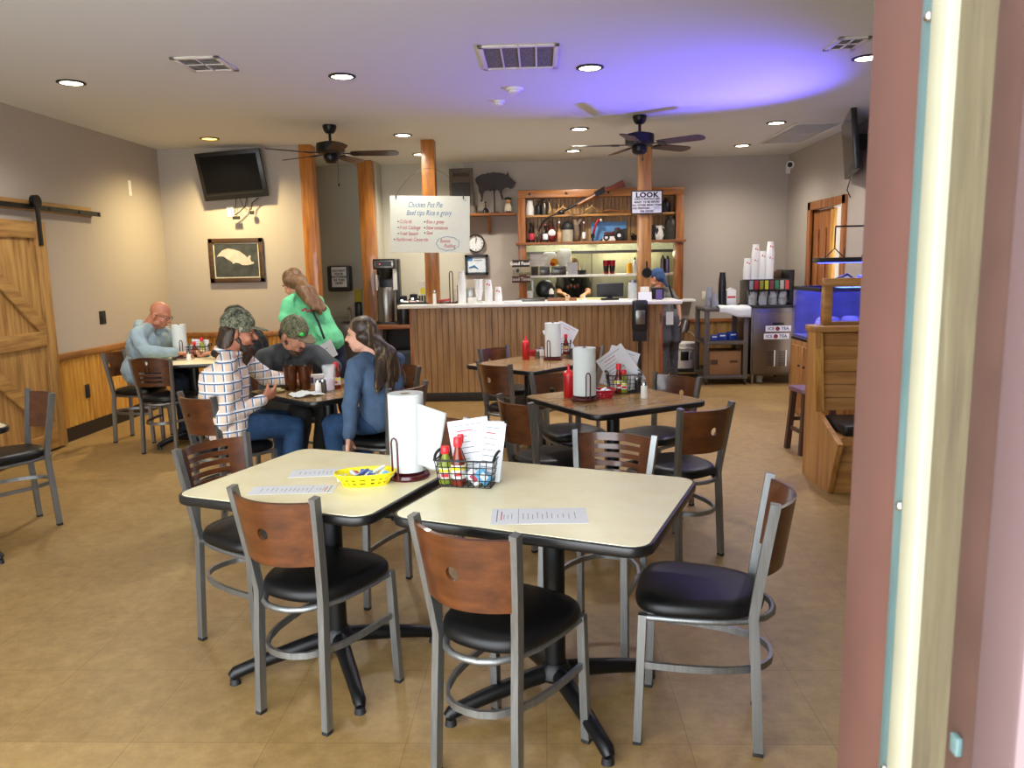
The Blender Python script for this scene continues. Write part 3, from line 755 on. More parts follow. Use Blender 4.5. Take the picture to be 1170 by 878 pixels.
vent([(904, 140), (960, 139), (922, 163), (872, 163)], (1, 2), 'large pale return grille in the far right ceiling', mVentW)
def smoke(px, py, label, r):
    x, y = onz(px, py, H)
    t = thing('smoke_detector', label, 'smoke detector', (x, y, H), 0)
    MB().lathe([(0, 0), (r, 0), (r, -.012), (r*.92, -.02), (0, -.02)], seg=28).build('base', mWhite, t)
    MB().lathe([(r*.7, -.019), (r*.66, -.036), (r*.5, -.042), (0, -.042)], seg=28).build('cover', mWhite, t)
smoke(588, 101, 'round smoke detector nearest the big vent', .07); smoke(570.5, 115, 'smaller detector behind the first, middle of the ceiling', .05)
mFanB = wood('fan_blade', '#2a1610', '#3a2018', '#48291d', 'x', knots=False, rough=.4)
def fan(x, y, a0, label, chainlen):
    t = thing('ceiling_fan', label, 'ceiling fan', (x, y, H), math.radians(a0), 'dark ceiling fans')
    MB().lathe([(0, 0), (.065, 0), (.068, -.02), (.055, -.06), (.035, -.08), (0, -.08)], seg=28).build('canopy', mIron, t)
    MB().cyl((0, 0, -.07), (0, 0, -.17), .014).build('downrod', mIron, t)
    MB().lathe([(0, -.15), (.06, -.155), (.135, -.175), (.14, -.2), (.14, -.255), (.12, -.275), (.07, -.285), (0, -.285)], seg=36).build('motor_housing', mIron, t)
    MB().lathe([(.07, -.28), (.075, -.3), (.07, -.34), (.05, -.36), (.0, -.365)], seg=28).build('switch_housing', mIron, t)
    for k in range(5):
        A = 2*PI*k/5; M = Matrix.Rotation(A, 4, 'Z')
        b = MB(); pl = [(.2, -.055), (.24, -.062), (.6, -.07), (.64, -.06), (.665, -.03), (.67, 0), (.665, .03), (.64, .06), (.6, .07), (.24, .062), (.2, .055)]
        b.prism(pl, -.004, .004).xf(M @ Matrix.Translation((0, 0, -.272)) @ Matrix.Rotation(-.2, 4, 'X'))
        bl = b.build('blade', mFanB, t)
        b = MB(); b.box((.155, 0, -.272), (.12, .022, .008)).lathe([(0, -.009), (.045, -.009), (.045, .006), (0, .006)], (.235, 0, -.272), 18, Matrix.Rotation(-.2, 4, 'X')).xf(M)
        b.build('blade_iron', mIron, bl)
    MB().cyl((.06, .02, -.33), (.06, .02, -.36-chainlen), .0022, seg=6).sph((.06, .02, -.37-chainlen), (.008, .008, .016)).build('pull_chain', mIron, t)
fan(-2.05, 7.8, 5, 'dark five blade ceiling fan on the left, in front of the posts', .2)
fan(.977, 7.74, 36, 'dark five blade ceiling fan on the right, above the LOOK sign', .03)
# ---------------------------------------------------------------- posts
def post(x0, x1, y0, y1, z0, m, label):
    t = thing('wooden_post', label, 'post', ((x0+x1)/2, (y0+y1)/2, z0), 0, 'square wooden posts')
    MB().bx(x0, x1, y0, y1, z0, H, .008).build('shaft', m, t, world=True)
    return t
xa = at(345, 168, 8.95)[0]; post(XA+.002, XA+.15, 8.93, 9.1, 0, mPost, 'honey coloured knotty post at the end of the television wall')
xb = at(408, 190, 10.3)[0]; post(xb, xb+.19, 10.3, 10.45, 0, mPost, 'reddish wooden post beside the towel dispenser')
struct('wall_partition', MB().bx(xb+.03, xb+.21, 10.452, YB, 0, H), mWallG, 'narrow grey partition wall behind a wooden post', 'wall')
CT = 1.115
xc = at(480, 157, 8.8)[0]; post(xc, xc+.15, 8.8, 8.95, CT, mPost, 'wooden post behind the handwritten whiteboard')
xd = at(730, 200, 8.88)[0]; pD = post(xd, xd+.145, 8.88, 9.03, CT, mPostL, 'pale wooden post carrying the LOOK sign')
# ---------------------------------------------------------------- counter
t = thing('service_counter', 'long beadboard bar counter with a white top', 'counter', (0, 8.9, 0))
m = MB(); fluted(m, (-1.47, 8.71), (1.35, 8.71), .1, 1.07, 40, .007, (0, -1), True)
m.build('beadboard_front', mBead, t, world=True, ang=.3)
MB().bx(-1.47, 1.35, 8.712, 9.2, 0, 1.075).build('body', mBead, t, world=True)
MB().bx(-1.49, 1.37, 8.69, 8.706, 0, .1, .003).build('kick_base', mTrimK, t, world=True)
MB().bx(-1.60, 1.56, 8.58, 9.28, 1.076, CT-.001, .006).build('countertop', mWhiteT, t, world=True)
MB().bx(1.33, 1.37, 8.698, 8.715, .1, 1.07, .003).bx(-1.49, -1.46, 8.698, 8.715, .1, 1.07, .003).build('corner_trim', mFrame, t, world=True)
def on(px, Y, py=340): return at(px, py, Y)[0]
# handwritten board hung from a wire
bx0, bz1 = at(444.5, 224, 8.7); bx1, bz0 = at(533, 289, 8.7); bx2, bz2 = at(536, 229, 8.7)
t = thing('whiteboard', 'white board of handwritten specials hanging before a wooden post', 'whiteboard', ((bx0+bx1)/2, 8.7, bz0))
bw = bx2-bx0; bh = bz1-bz0-.02; bcx, bcz = (bx0+bx2)/2, (bz1+bz0)/2
R2 = Matrix.Translation((bcx, 8.7, bcz)) @ Matrix.Rotation(.03, 4, 'Y')
MB().box((0, 0, 0), (bw, .008, bh)).xf(R2).build('board', mat('board_white', '#dfe3d6', .4, var=.02), t, world=True)
def bt(body, u, v, s, m_, align='LEFT', sh=0):
    M = R2 @ Matrix.Translation((u*bw, -.0045, v*bh)) @ Matrix.Rotation(PI/2, 4, 'X')
    Sh = Matrix.Identity(4); Sh[0][1] = .22
    text(body, s, m_, t, M @ Sh, 'handwriting', .0006, align, wide=.64)
bt('Chicken Pot Pie', -.27, .34, .085, mBlueInk); bt('Beef tips Rice n gravy', -.29, .2, .082, mBlueInk)
bt('Collards', -.38, .045, .058, mRedInk); bt('Fried Cabbage', -.38, -.06, .058, mRedInk); bt('Fried Squash', -.38, -.165, .058, mRedInk); bt('Hashbrown Casserole', -.43, -.27, .058, mRedInk)
bt('Rice n gravy', -.045, .045, .058, mRedInk); bt('Stew tomatoes', -.045, -.06, .058, mRedInk); bt('Slaw', -.045, -.15, .058, mRedInk)
bt('Banana', .13, -.29, .058, mRedInk); bt('Pudding', .18, -.38, .058, mRedInk)
dm = MB()
for u, v in ((-.40, .045), (-.40, -.06), (-.40, -.165), (-.45, -.27), (-.065, .045), (-.065, -.06), (-.065, -.15)): dm.sph((u*bw, -.0045, v*bh), (.008, .001, .008), seg=8, rings=6)
dm.xf(R2).build('bullet_marks', mInk, t, world=True)
cl = []
for k in range(73):
    A = 2*PI*k/72; rr = 1+.09*abs(math.sin(4.5*A)); cl.append(V((.225*bw+.135*bw*rr*math.cos(A), -.0045, -.335*bh+.115*bh*rr*math.sin(A))))
MB().tube([R2 @ p for p in cl[:-1]], .0022, 5, loop=True).build('cloud_outline', mBlueInk, t, world=True)
for s in (-1, 1): MB().box((s*.42*bw, -.006, .475*bh), (.012, .02, .03), None, .002).xf(R2).build('clip', mIron, t, world=True)
wx, wz = at(487, 202, 8.78)
arcp = []
for k in range(25):
    f = k/24; arcp.append(V((bcx-.44*bw+.88*bw*f, 8.74, bcz+.47*bh+.32*math.sin(PI*f)**.8)))
MB().tube(arcp, .0022, 6).build('hanging_wire', mSteelD, t, world=True)
# look sign on the pale post
sx0, sz1 = at(721, 218, 8.86); sx1, sz0 = at(757, 244.5, 8.86)
t = thing('look_sign', 'white LOOK lunch notice in dark frame on the pale post', 'sign', ((sx0+sx1)/2, 8.86, sz0))
cx, cz = (sx0+sx1)/2, (sz0+sz1)/2; w, h = sx1-sx0, sz1-sz0
MB().bx(sx0, sx1, 8.855, 8.876, sz0, sz1, .003).build('frame', mBlackM, t, world=True)
MB().bx(sx0+.014, sx1-.014, 8.852, 8.856, sz0+.014, sz1-.014).build('notice', mat('notice_white', '#e3e2ee', .5), t, world=True)
text('LOOK', .075, mInk, t, facing(cx, 8.8515, cz+h*.30), bold=.0035, wide=1.15)
text('LUNCH SPECIALS ARE\nREADY TO BE SERVED\nALL OTHER MENU ITEMS\nARE PREPARED               \nPER ORDER', .027, mInk, t, facing(cx, 8.8515, cz-h*.12), bold=.0012, space=1.25)
pbx = MB(); u0, u1, v0, v1 = cx+w*.2, cx+w*.42, cz-h*.29, cz-h*.19
pbx.tube([(u0, 8.8515, v0), (u1, 8.8515, v0), (u1, 8.8515, v1), (u0, 8.8515, v1)], .0015, 5, loop=True); pbx.build('box_outline', mBlueInk, t, world=True)
text('FRESH', .022, mBlueInk, t, facing((u0+u1)/2, 8.8515, (v0+v1)/2))
# skillet ornament on the post
kx, kz = at(739, 312, 8.86)
t = thing('hanging_skillet', 'tiny black cast iron skillet hanging on the pale post', 'skillet', (kx, 8.87, kz))
MB().lathe([(0, -.006), (.05, -.006), (.056, .012), (.05, .012), (.046, 0), (0, 0)], (kx, 8.866, kz), 24, Matrix.Rotation(PI/2, 4, 'X')).build('pan', mIron, t, world=True)
MB().sweep([(kx, 8.868, kz+.05), (kx, 8.868, kz+.13)], .016, .008, (1, 0, 0)).build('handle', mIron, t, world=True)
# ---------------------------------------------------------------- goods on the counter
mFoam = mat('foam_cup', '#eef0f0', .6, var=.02)
def cup_mesh(r0=.028, r1=.042, h=.11, inv=True):
    pr = [(0, 0), (r0, 0), (r1-.001, h-.006), (r1+.002, h-.004), (r1+.002, h), (r1-.004, h), (r0-.004, .004), (0, .004)]
    if inv: pr = [(r, h-z) for r, z in pr]
    return MB().lathe(pr, seg=20)
def cup_stack(x, y, z, n, gap, label, group, inv=True, r0=.028, r1=.042, h=.11, logo=None, m_=None, lean=0):
    first = None
    for i in range(n):
        mark = logo and (i == n-1 or (n > 9 and i == n//2))
        if first is None or mark:
            o = thing('foam_cup', label, 'cup', (x+lean*i, y, z+gap*i), 0, group)
            cup_mesh(r0, r1, h, inv).build('cup', m_ or mFoam, o)
            if mark:
                k = (r0+r1)/2+.004
                MB().box((-.012, -k-.001, h*.62), (.014, .003, .022), Matrix.Rotation(.3, 3, 'Y'), .001).build('red_print', mRedInk, o); MB().box((.012, -k, h*.55), (.014, .003, .016), None, .001).build('red_print', mRedInk, o)
            else: first = o
        else: o = dup(first, (x+lean*i, y, z+gap*i))
G = 'foam cups stacked on the counter'
Yc = 8.82
cup_stack(on(528, Yc), Yc, CT, 9, .026, 'white foam cup in the tallest inverted stack on the counter', G, r0=.03, r1=.047, h=.16)
cup_stack(on(547.5, Yc), Yc, CT+.03, 5, .03, 'white foam cup in the upright stack on the counter, wide rim up', G+' (upright)', inv=False, r0=.026, r1=.047, h=.12)
o = MB().lathe([(0, 0), (.045, 0), (.04, .01), (.025, .014), (.02, .03), (0, .03)], seg=20).build('cup_stand', mGlass, None); o.location = (on(547.5, Yc), Yc, CT); tag(o, 'clear little stand under the upright foam cups', 'stand')
cup_stack(on(558.5, Yc), Yc, CT, 7, .022, 'foam cup with red print in the middle inverted counter stack', G+' (red print, tall)', logo=True, r0=.03, r1=.045, h=.13)
cup_stack(on(569.5, Yc), Yc, CT, 4, .02, 'foam cup with red print in the shortest inverted counter stack', G+' (red print, short)', logo=True, r0=.03, r1=.044, h=.12)
def simple_box(name, label, cat, x, y, z, sx, sy, sz, m_, bev=.003, rz=0, group=None):
    o = MB().bx(-sx/2, sx/2, -sy/2, sy/2, 0, sz, bev).build(name, m_, None); o.location = (x, y, z); o.rotation_euler = (0, 0, rz)
    return tag(o, label, cat, group)
simple_box('lid_box', 'small white box of lids between the counter cup stacks', 'box', on(539.5, 8.75), 8.75, CT, .095, .09, .065, mWhite)
simple_box('napkin_dispenser', 'grey steel napkin holder behind the tall cup stack', 'napkin holder', on(537, 9.0), 9.0, CT, .1, .1, .17, mSteel)
o = thing('paper_towel_holder', 'tall dark towel holder loop standing on the counter', 'towel holder', (on(516, 8.85), 8.85, CT))
MB().lathe([(0, 0), (.08, 0), (.078, .015), (0, .02)]).build('base', mMaroon, o)
MB().tube([(-.018, 0, .015), (-.018, 0, .34), (-.01, 0, .36), (.01, 0, .36), (.018, 0, .34), (.018, 0, .015)], .006).build('loop', mMaroon, o, ang=2)
o = thing('receipt_spike', 'thin dark spike on a base left of the tall cups', 'spike', (on(523, 8.88), 8.88, CT)); MB().lathe([(0, 0), (.035, 0), (.03, .02), (.006, .03), (.005, .2), (0, .21)]).build('spike', mIron, o)
simple_box('small_carton', 'cream carton behind the dark towel holder loop on the counter', 'carton', on(520, 9.0), 9.0, CT, .05, .05, .17, mat('carton_cream', '#d8d2ba', .6))
o = thing('red_stapler', 'red desk stapler lying on the counter', 'stapler', (on(508, 8.8), 8.8, CT)); MB().box((0, 0, .012), (.12, .035, .024), None, .005).build('base', mMaroon, o); MB().box((0, 0, .04), (.12, .03, .025), Matrix.Rotation(-.12, 3, 'Y'), .006).build('top', mRed, o)
shaker(on(496.5, 8.75), 8.75, CT, 'large glass shaker by the left end of the counter', 1, mWhite, .16, 'sugar_shaker')
o = simple_box('condiment_tray', 'black low tray on the left end of the counter', 'tray', on(474, 8.9), 8.9, CT, .36, .2, .02, mBlackM)
for i, (dx, mm, lab) in enumerate([(-.12, mPkW, 'white creamer packet at the left of the black tray'), (-.03, mPkR, 'red packet in the middle of the black tray'), (.06, mPkW, 'white creamer packet at the right of the black tray')]):
    packet(o, dx, 0, .028, .3*i, .15, mm, mPkW, lab, 'packets on the black counter tray', .09, .06)
o = thing('creamer_carton', 'white and yellow creamer carton in a black rack at the counter end', 'carton', (on(484, 8.98), 8.98, CT+.0))
MB().bx(-.045, .045, -.04, .04, .09, .26, .004).build('carton', mWhite, o); MB().bx(-.03, .03, -.0415, -.04, .11, .18).build('yellow_print', mYellow, o)
m = MB()
for k in range(4): m.bx(-.05+k*.031, -.043+k*.031, -.045, .045, 0, .095)
m.bx(-.05, .05, -.045, .045, 0, .012).build('rack', mBlackM, o)
cash = thing('till_monitor', 'dark point of sale screen on the counter, back towards us', 'monitor', (on(697, 9.0), 9.0, CT))
MB().box((0, 0, .115), (.31, .025, .16), Matrix.Rotation(.25, 3, 'X'), .006).build('screen', mat('till_grey', '#26282b', .5), cash)
MB().box((0, .03, .01), (.2, .16, .02), None, .004).box((0, .03, .05), (.06, .03, .08), None, .004).build('stand', mBlackM, cash)
o = thing('glass_jar', 'clear glass jar next to the pale post on the counter', 'jar', (on(723, 8.93), 8.93, CT)); MB().lathe([(0, 0), (.055, 0), (.058, .01), (.058, .17), (.04, .2), (.042, .21), (.036, .205), (.052, .165), (.052, .012), (0, .012)]).build('jar', mGlass, o); MB().lathe([(0, .2), (.045, .2), (.045, .225), (0, .225)]).build('lid', mSteel, o)
o = thing('notice_card', 'white notice cards at the foot of the pale post', 'card', (on(737, 8.8), 8.8, CT)); MB().box((0, 0, .045), (.15, .003, .09), Matrix.Rotation(-.2, 3, 'X')).build('front_card', mPaper, o); MB().box((.0, .03, .1), (.1, .003, .1), Matrix.Rotation(-.15, 3, 'X')).build('rear_card', mat('card_cream', '#ddd9c8', .7), o)
simple_box('card_reader', 'black card machine at the right end of the counter', 'card reader', on(751, 9.05), 9.05, CT, .14, .12, .13, mBlackM, .01)
simple_box('purple_box', 'small purple box at the right end of the counter', 'box', on(753, 8.85), 8.85, CT, .065, .05, .11, mat('purple_card', '#5b4a86', .5))
simple_box('paper_stack', 'flat white paper stack in the middle of the counter', 'papers', on(586, 8.75), 8.75, CT, .2, .15, .02, mPaper)
simple_box('order_tray', 'long grey tray below the pass-through on the counter', 'tray', on(607, 9.05), 9.05, CT, .32, .16, .035, mSteelD)
simple_box('ticket_rail', 'long brown board lying on the counter before the pass-through', 'board', on(642, 9.0), 9.0, CT, .34, .06, .035, mFrameX)
o = thing('pump_bottle', 'short capped bottle on the counter by the brown board', 'bottle', (on(648, 8.86), 8.86, CT)); MB().lathe([(0, 0), (.02, 0), (.022, .05), (.01, .06), (0, .06)]).build('bottle', mat('tan_bottle', '#c7ad8a', .4), o); MB().lathe([(0, .06), (.014, .06), (.014, .075), (0, .078)]).build('cap', mBlackM, o)
o = MB().lathe([(0, 0), (.03, 0), (.012, .03), (.004, .06), (0, .062)]).build('paper_cone', mPaper, None); o.location = (on(668, 8.8), 8.8, CT); tag(o, 'small white folded paper standing on the counter', 'paper')
# hand sanitiser stand in front of the counter
hx = at(731, 380, 8.5)[0]
t = thing('sanitizer_stand', 'black hand sanitizer dispenser on a floor pole before the counter', 'sanitizer stand', (hx, 8.5, 0))
MB().lathe([(0, 0), (.16, 0), (.16, .01), (.03, .02), (0, .02)]).build('base', mBlack, t)
MB().cyl((0, 0, .015), (0, 0, .75), .019).build('pole', mBlack, t)
MB().bx(-.075, .075, -.02, .03, .68, .84, .006).build('drip_tray', mBlackM, t)
MB().slabs(rrect(.17, .10, .03), [(.9, .80), (1, .82), (1, 1.06), (.95, 1.12), (.8, 1.13)]).build('dispenser', mBlack, t)
MB().bx(-.05, .05, -.054, -.05, .87, 1.02, .01).build('window', mSteel, t)
# ---------------------------------------------------------------- television wall
Y = 8.93
c = [at(*p, Y) for p in ((225, 176), (300, 172.5), (308.5, 226), (238, 228.5))]
t = thing('television', 'black flat television tilted down on the left back wall', 'television', (sum(p[0] for p in c)/4, 8.86, c[3][1]))
tw = ((c[1][0]-c[0][0])+(c[2][0]-c[3][0]))/2; tc = V((sum(p[0] for p in c)/4, 8.86, sum(p[1] for p in c)/4)); th = (c[0][1]-c[3][1]+c[1][1]-c[2][1])/2
MT = Matrix.Translation(tc) @ Matrix.Rotation(-.06, 4, 'Y') @ Matrix.Rotation(.24, 4, 'X')
MB().box((0, 0, 0), (tw, .045, th*1.02), None, .006).xf(MT).build('case', mBlack, t, world=True)
MB().box((0, -.0235, .02), (tw*.88, .002, th*.78)).xf(MT).build('screen', mat('tv_screen', '#060607', .3, var=.02, spec=.2), t, world=True)
MB().box((0, -.0235, -.40*th), (tw*.9, .003, .004)).xf(MT).build('bezel_line', mSteelD, t, world=True)
MB().box((0, .0, 0), (.1, .1, .12)).xf(Matrix.Translation((tc.x, 8.95, tc.z-.03))).build('wall_mount', mIron, t, world=True)
def poly(pxs, Y): return [V((at(a_, b_, Y)[0], Y, at(a_, b_, Y)[1])) for a_, b_ in pxs]
t2 = thing('hanging_cables', 'dangling black cables and plugs below the left television', 'cables', (tc.x, 8.95, 2.05))
MB().tube(poly([(282, 226), (280, 236), (273, 243), (268, 246)], 8.93), .006, 6).tube(poly([(270, 227), (268, 244)], 8.95), .004, 6).tube(poly([(274, 227), (278, 236), (283, 240)], 8.96), .003, 6).tube(poly([(295, 226), (288, 232), (287, 240)], 8.93), .006, 6).build('cables', mBlackM, t2, world=True)
x, z = at(270, 249, 8.93); MB().box((x, 8.93, z), (.08, .03, .035), None, .004).build('plug', mBlackM, t2, world=True)
x, z = at(288, 243, 8.93); MB().box((x, 8.93, z), (.045, .03, .04), None, .004).build('plug', mBlackM, t2, world=True)
def wall_plate(name, label, p, axis, m_, w=.075, h=.12, toggle=None):
    t = thing(name, label, 'wall plate', p)
    if axis == 'x': MB().bx(0, .006, -w/2, w/2, -h/2, h/2, .002).build('plate', m_, t); MB().bx(.006, .01, -w/5, w/5, -h/4, h/4, .002).build('insert', toggle or m_, t)
    else: MB().bx(-w/2, w/2, -.006, 0, -h/2, h/2, .002).build('plate', m_, t); MB().bx(-w/5, w/5, -.01, -.006, -h/4, h/4, .002).build('insert', toggle or m_, t)
x, z = at(263, 242, 9.0); wall_plate('wall_outlet', 'white outlet on the wall below the left television', (x, 9.0, z), 'y', mWhite)
def onleft(px, py):
    r = RM @ V(((px-585)/880, (py-439)/880, 1)); tt = XL/r.x; p = CAMLOC+r*tt; return p.y, p.z
y, z = onleft(148, 215); wall_plate('wall_thermostat', 'small white plate high on the left wall', (XL, y, z), 'x', mWhite, .06, .16)
y, z = onleft(117, 363); wall_plate('light_switch', 'dark switch plate on the left wall above the wainscot', (XL, y, z), 'x', mBlackM, .11, .13)
y, z = onleft(97, 447); wall_plate('wall_outlet', 'black outlet set in the pine wainscot', (XL+.024, y, z), 'x', mBlackM, .075, .13)
# pig picture
x0, z1 = at(237, 273, 8.97); x1, z0 = at(303, 322.5, 8.97)
t = thing('framed_picture', 'framed dark photograph of a white pig on the left back wall', 'picture', ((x0+x1)/2, 8.97, z0))
fw = .055
MB().bx(x0, x1, 8.965, 8.995, z0, z0+fw, .006).bx(x0, x1, 8.965, 8.995, z1-fw, z1, .006).bx(x0, x0+fw, 8.965, 8.995, z0, z1, .006).bx(x1-fw, x1, 8.965, 8.995, z0, z1, .006).build('frame', wood('dark_frame', '#2d1d0d', '#402a14', '#573b1e', 'x', knots=False), t, world=True)
MB().bx(x0+fw, x1-fw, 8.98, 8.99, z0+fw, z1-fw).build('mat_border', mat('mat_cream', '#d9d2ba', .7), t, world=True)
MB().bx(x0+fw+.012, x1-fw-.012, 8.978, 8.982, z0+fw+.012, z1-fw-.012).build('print', mat('print_dark', '#3a3d3b', .5, var=.5, vs=9), t, world=True)
pig = [(.07, .62), (.12, .7), (.2, .8), (.32, .85), (.45, .82), (.58, .76), (.68, .66), (.74, .58), (.79, .64), (.82, .63), (.8, .54), (.83, .45), (.88, .45), (.87, .4), (.8, .38), (.72, .36), (.62, .37), (.55, .42), (.48, .44), (.42, .4), (.39, .47), (.3, .54), (.22, .62), (.14, .63)]
gx0, gx1, gz0, gz1 = x0+fw, x1-fw, z0+fw, z1-fw
MB().prism([(gx0+(gx1-gx0)*u, gz0+(gz1-gz0)*v) for u, v in pig], 0, .001, Matrix.Translation((0, 8.978, 0)) @ Matrix.Rotation(PI/2, 4, 'X')).build('pig_print', mat('pig_pink', '#cdb7ab', .6, var=.15, vs=14), t, world=True)
# ---------------------------------------------------------------- barn door
yA, zA = onleft(0, 258); yB = onleft(38, 258)[0]; DT = 1.98
t = thing('sliding_barn_door', 'pine sliding barn door on black rail at the left edge', 'barn door', (XL+.09, yB-.5, .02))
y1 = yB; y0 = yB-1.15
MB().bx(XL+.055, XL+.08, y0, y1, .02, DT).build('planks', mBarn, t, world=True)
def brd(ya, yb, za, zb): return MB().bx(XL+.08, XL+.1, ya, yb, za, zb, .003)
for ya, yb, za, zb in ((y1-.13, y1, .02, DT), (y0, y0+.13, .02, DT)): brd(ya, yb, za, zb).build('stile', mBarn, t, world=True)
mBarnY = wood('barn_wood_rail', '#7a5427', '#a37a42', '#bd9557', 'y', rough=.6)
for za, zb in ((.02, .16), (.92, 1.05), (DT-.14, DT)): brd(y0+.13, y1-.13, za, zb).build('rail', mBarnY, t, world=True)
def diag(za, zb, flip):
    p, q = V((XL+.09, y0+.13, za)), V((XL+.09, y1-.13, zb))
    if flip: p.z, q.z = zb, za
    return MB().sweep([p, q], .018, .11, (1, 0, 0))
diag(1.05, DT-.14, True).build('brace', mBarnY, t, world=True); diag(.16, .92, True).build('brace', mBarnY, t, world=True)
for yy in (y1-.08, y0+.1): 
    s = MB().bx(XL+.1, XL+.112, yy-.028, yy+.028, DT-.2, DT+.13, .004).build('hanger_strap', mIron, t, world=True)
    MB().cyl((XL+.075, yy, DT+.17), (XL+.115, yy, DT+.17), .055, seg=24).build('roller', mIron, s, world=True)
rz_ = DT+.125
yR = onleft(107, 244)[0]
t = thing('barn_door_rail', 'black steel rail on a pine header above the barn door', 'rail', (XL, yB, rz_))
MB().bx(XL, XL+.025, y0-1, yR-.08, rz_-.03, rz_+.06, .003).build('header_board', mBarnY, t, world=True)
r_ = MB().bx(XL+.06, XL+.07, y0-1, yR, rz_-.022, rz_+.022, .002).build('rail', mIron, t, world=True)
m = MB()
for yy in (yR-.03, yR-.35, yR-.8): m.cyl((XL+.02, yy, rz_), (XL+.075, yy, rz_), .016)
m.build('spacer', mIron, t, world=True)
# ---------------------------------------------------------------- alcove: dispenser, sink, coffee
x0, z1 = at(375, 304, 10.72); x1, z0 = at(402.5, 333, 10.72)
t = thing('towel_dispenser', 'black paper towel dispenser with a taped notice, alcove wall', 'dispenser', ((x0+x1)/2, YB, z0))
MB().bx(x0, x1, 10.62, YB-.002, z0, z1, .03).build('case', mBlack, t, world=True)
px0, pz1 = at(378, 305.5, 10.6); px1, pz0 = at(396, 328, 10.6)
MB().bx(px0, px1, 10.614, 10.618, pz0, pz1).build('notice', mPaper, t, world=True)
text('DO NOT\nPOUR\nANYTHING\nIN THIS\nSINK!', .042, mInk, t, facing((px0+px1)/2, 10.613, (pz0+pz1)/2), bold=.0015)
x, z = at(410.5, 341, 10.75)
o = simple_box('yellow_notice', 'yellow notice beside the reddish wooden post', 'notice', x-.02, 10.78, z-.13, .1, .01, .26, mat('notice_yellow', '#b8a416', .6))
x, z = at(411, 355, 10.7); o = thing('soap_dispenser', 'black soap dispenser above the alcove sink', 'dispenser', (x-.03, 10.75, z-.1)); MB().bx(-.045, .045, -.05, .05, 0, .22, .02).build('case', mBlack, o)
x, z = at(394, 372, 10.5)
t = thing('hand_sink', 'small steel hand sink in the alcove', 'sink', (x, 10.55, z-.1))
MB().bx(x-.24, x+.24, 10.32, 10.36, z-.14, z+.03, .01).bx(x-.24, x+.24, 10.74, 10.79, z-.14, z+.1, .01).bx(x-.24, x-.2, 10.32, 10.79, z-.14, z+.03, .01).bx(x+.2, x+.24, 10.32, 10.79, z-.14, z+.03, .01).bx(x-.24, x+.24, 10.32, 10.79, z-.15, z-.13).build('basin', mSteel, t, world=True)
MB().tube([(x+.03, 10.72, z+.03), (x+.03, 10.72, z+.2), (x+.03, 10.68, z+.24), (x+.03, 10.6, z+.22)], .012, 8).cyl((x-.08, 10.72, z+.04), (x+.12, 10.72, z+.04), .012).build('tap', mChrome, t, world=True)
MB().bx(x-.2, x+.2, 10.4, 10.79, z-.55, z-.15).build('cabinet', mSteelD, t, world=True)
# coffee station
t = thing('side_table', 'low brown side table left of the bar holding the coffee brewer', 'table', (-1.9, 10.1, 0))
tx0 = at(430, 372, 10.0)[0]; tx1 = -1.3; tz = at(440, 372, 9.75)[1]
MB().bx(tx0, tx1, 9.75, 10.4, tz-.05, tz, .004).build('top', mFrameX, t, world=True)
for xx in (tx0+.04, tx1-.04):
    for yy in (9.8, 10.35): MB().bx(xx-.03, xx+.03, yy-.03, yy+.03, 0, tz-.05).build('leg', mBlackM, t, world=True)
MB().bx(tx0+.06, tx1-.06, 10.36, 10.39, .1, tz-.06).build('back_panel', mBlackM, t, world=True)
mTote = mat('blue_tote', '#27323c', .5)
o = thing('storage_tote', 'dark blue storage tote under the brown side table', 'tote', ((tx0+tx1)/2, 10.07, .0))
MB().slabs(rrect(.46, .34, .05), [(.86, 0), (1, .42)]).build('tub', mTote, o); MB().slabs(rrect(.50, .38, .05), [(1, .42), (1, .45), (.92, .47), (.9, .47)]).build('lid', mTote, o); 
bxx = at(441.5, 330, 10.0)[0]; bw2 = .125
bz0, bz1 = tz, at(442, 296, 10.0)[1]
t = thing('coffee_brewer', 'tall black and steel coffee brewer with urn', 'coffee brewer', (bxx, 10.05, bz0))
hB = bz1-bz0
MB().bx(-.14, .15, .06, .22, 0, hB, .01).build('back_column', mBlack, t)
MB().bx(-.14, .14, -.16, .1, hB-.13, hB, .01).build('head', mBlack, t)
MB().bx(-.125, .125, -.168, -.16, hB-.115, hB-.02, .004).build('face_frame', mSteel, t)
MB().bx(-.1, .1, -.172, -.168, hB-.095, hB-.035).build('display', mBlack, t)
MB().sph((-.05, -.173, hB-.065), .006, seg=8, rings=6).build('red_lamp', mat('red_led', '#ff3b2a', .4, emis=3), t)
MB().lathe([(.09, hB-.13), (.075, hB-.22), (.05, hB-.26), (0, hB-.26)], (0, -.04, 0)).build('filter_basket', mBlack, t)
MB().bx(-.12, -.1, -.1, .06, hB-.4, hB-.2).bx(.1, .125, -.1, .06, hB-.4, hB-.13).build('side_guard', mWhite, t)
MB().lathe([(0, .02), (.115, .02), (.12, .04), (.12, hB-.42), (.1, hB-.36), (0, hB-.36)], (0, -.05, 0), 28).build('urn', mSteel, t)
MB().bx(-.14, .14, -.18, .2, 0, .03, .006).build('base', mBlack, t)
def airpot(px, lab, h):
    x = at(px, 340, 9.95)[0]; t = thing('coffee_airpot', lab, 'airpot', (x, 9.9, tz), 0, 'black airpots by the brewer')
    MB().lathe([(0, 0), (.075, 0), (.078, .02), (.078, h-.1), (.06, h-.05), (0, h-.05)]).build('body', mBlack, t); MB().lathe([(0, h-.05), (.05, h-.05), (.05, h), (.02, h+.01), (0, h+.01)]).build('pump_lid', mBlackM, t); MB().box((0, -.08, h-.05), (.03, .05, .02)).build('spout', mChrome, t)
airpot(461.5, 'black airpot beside the coffee brewer, left of two', .36); airpot(473.5, 'black airpot beside the coffee brewer, right of two', .38)
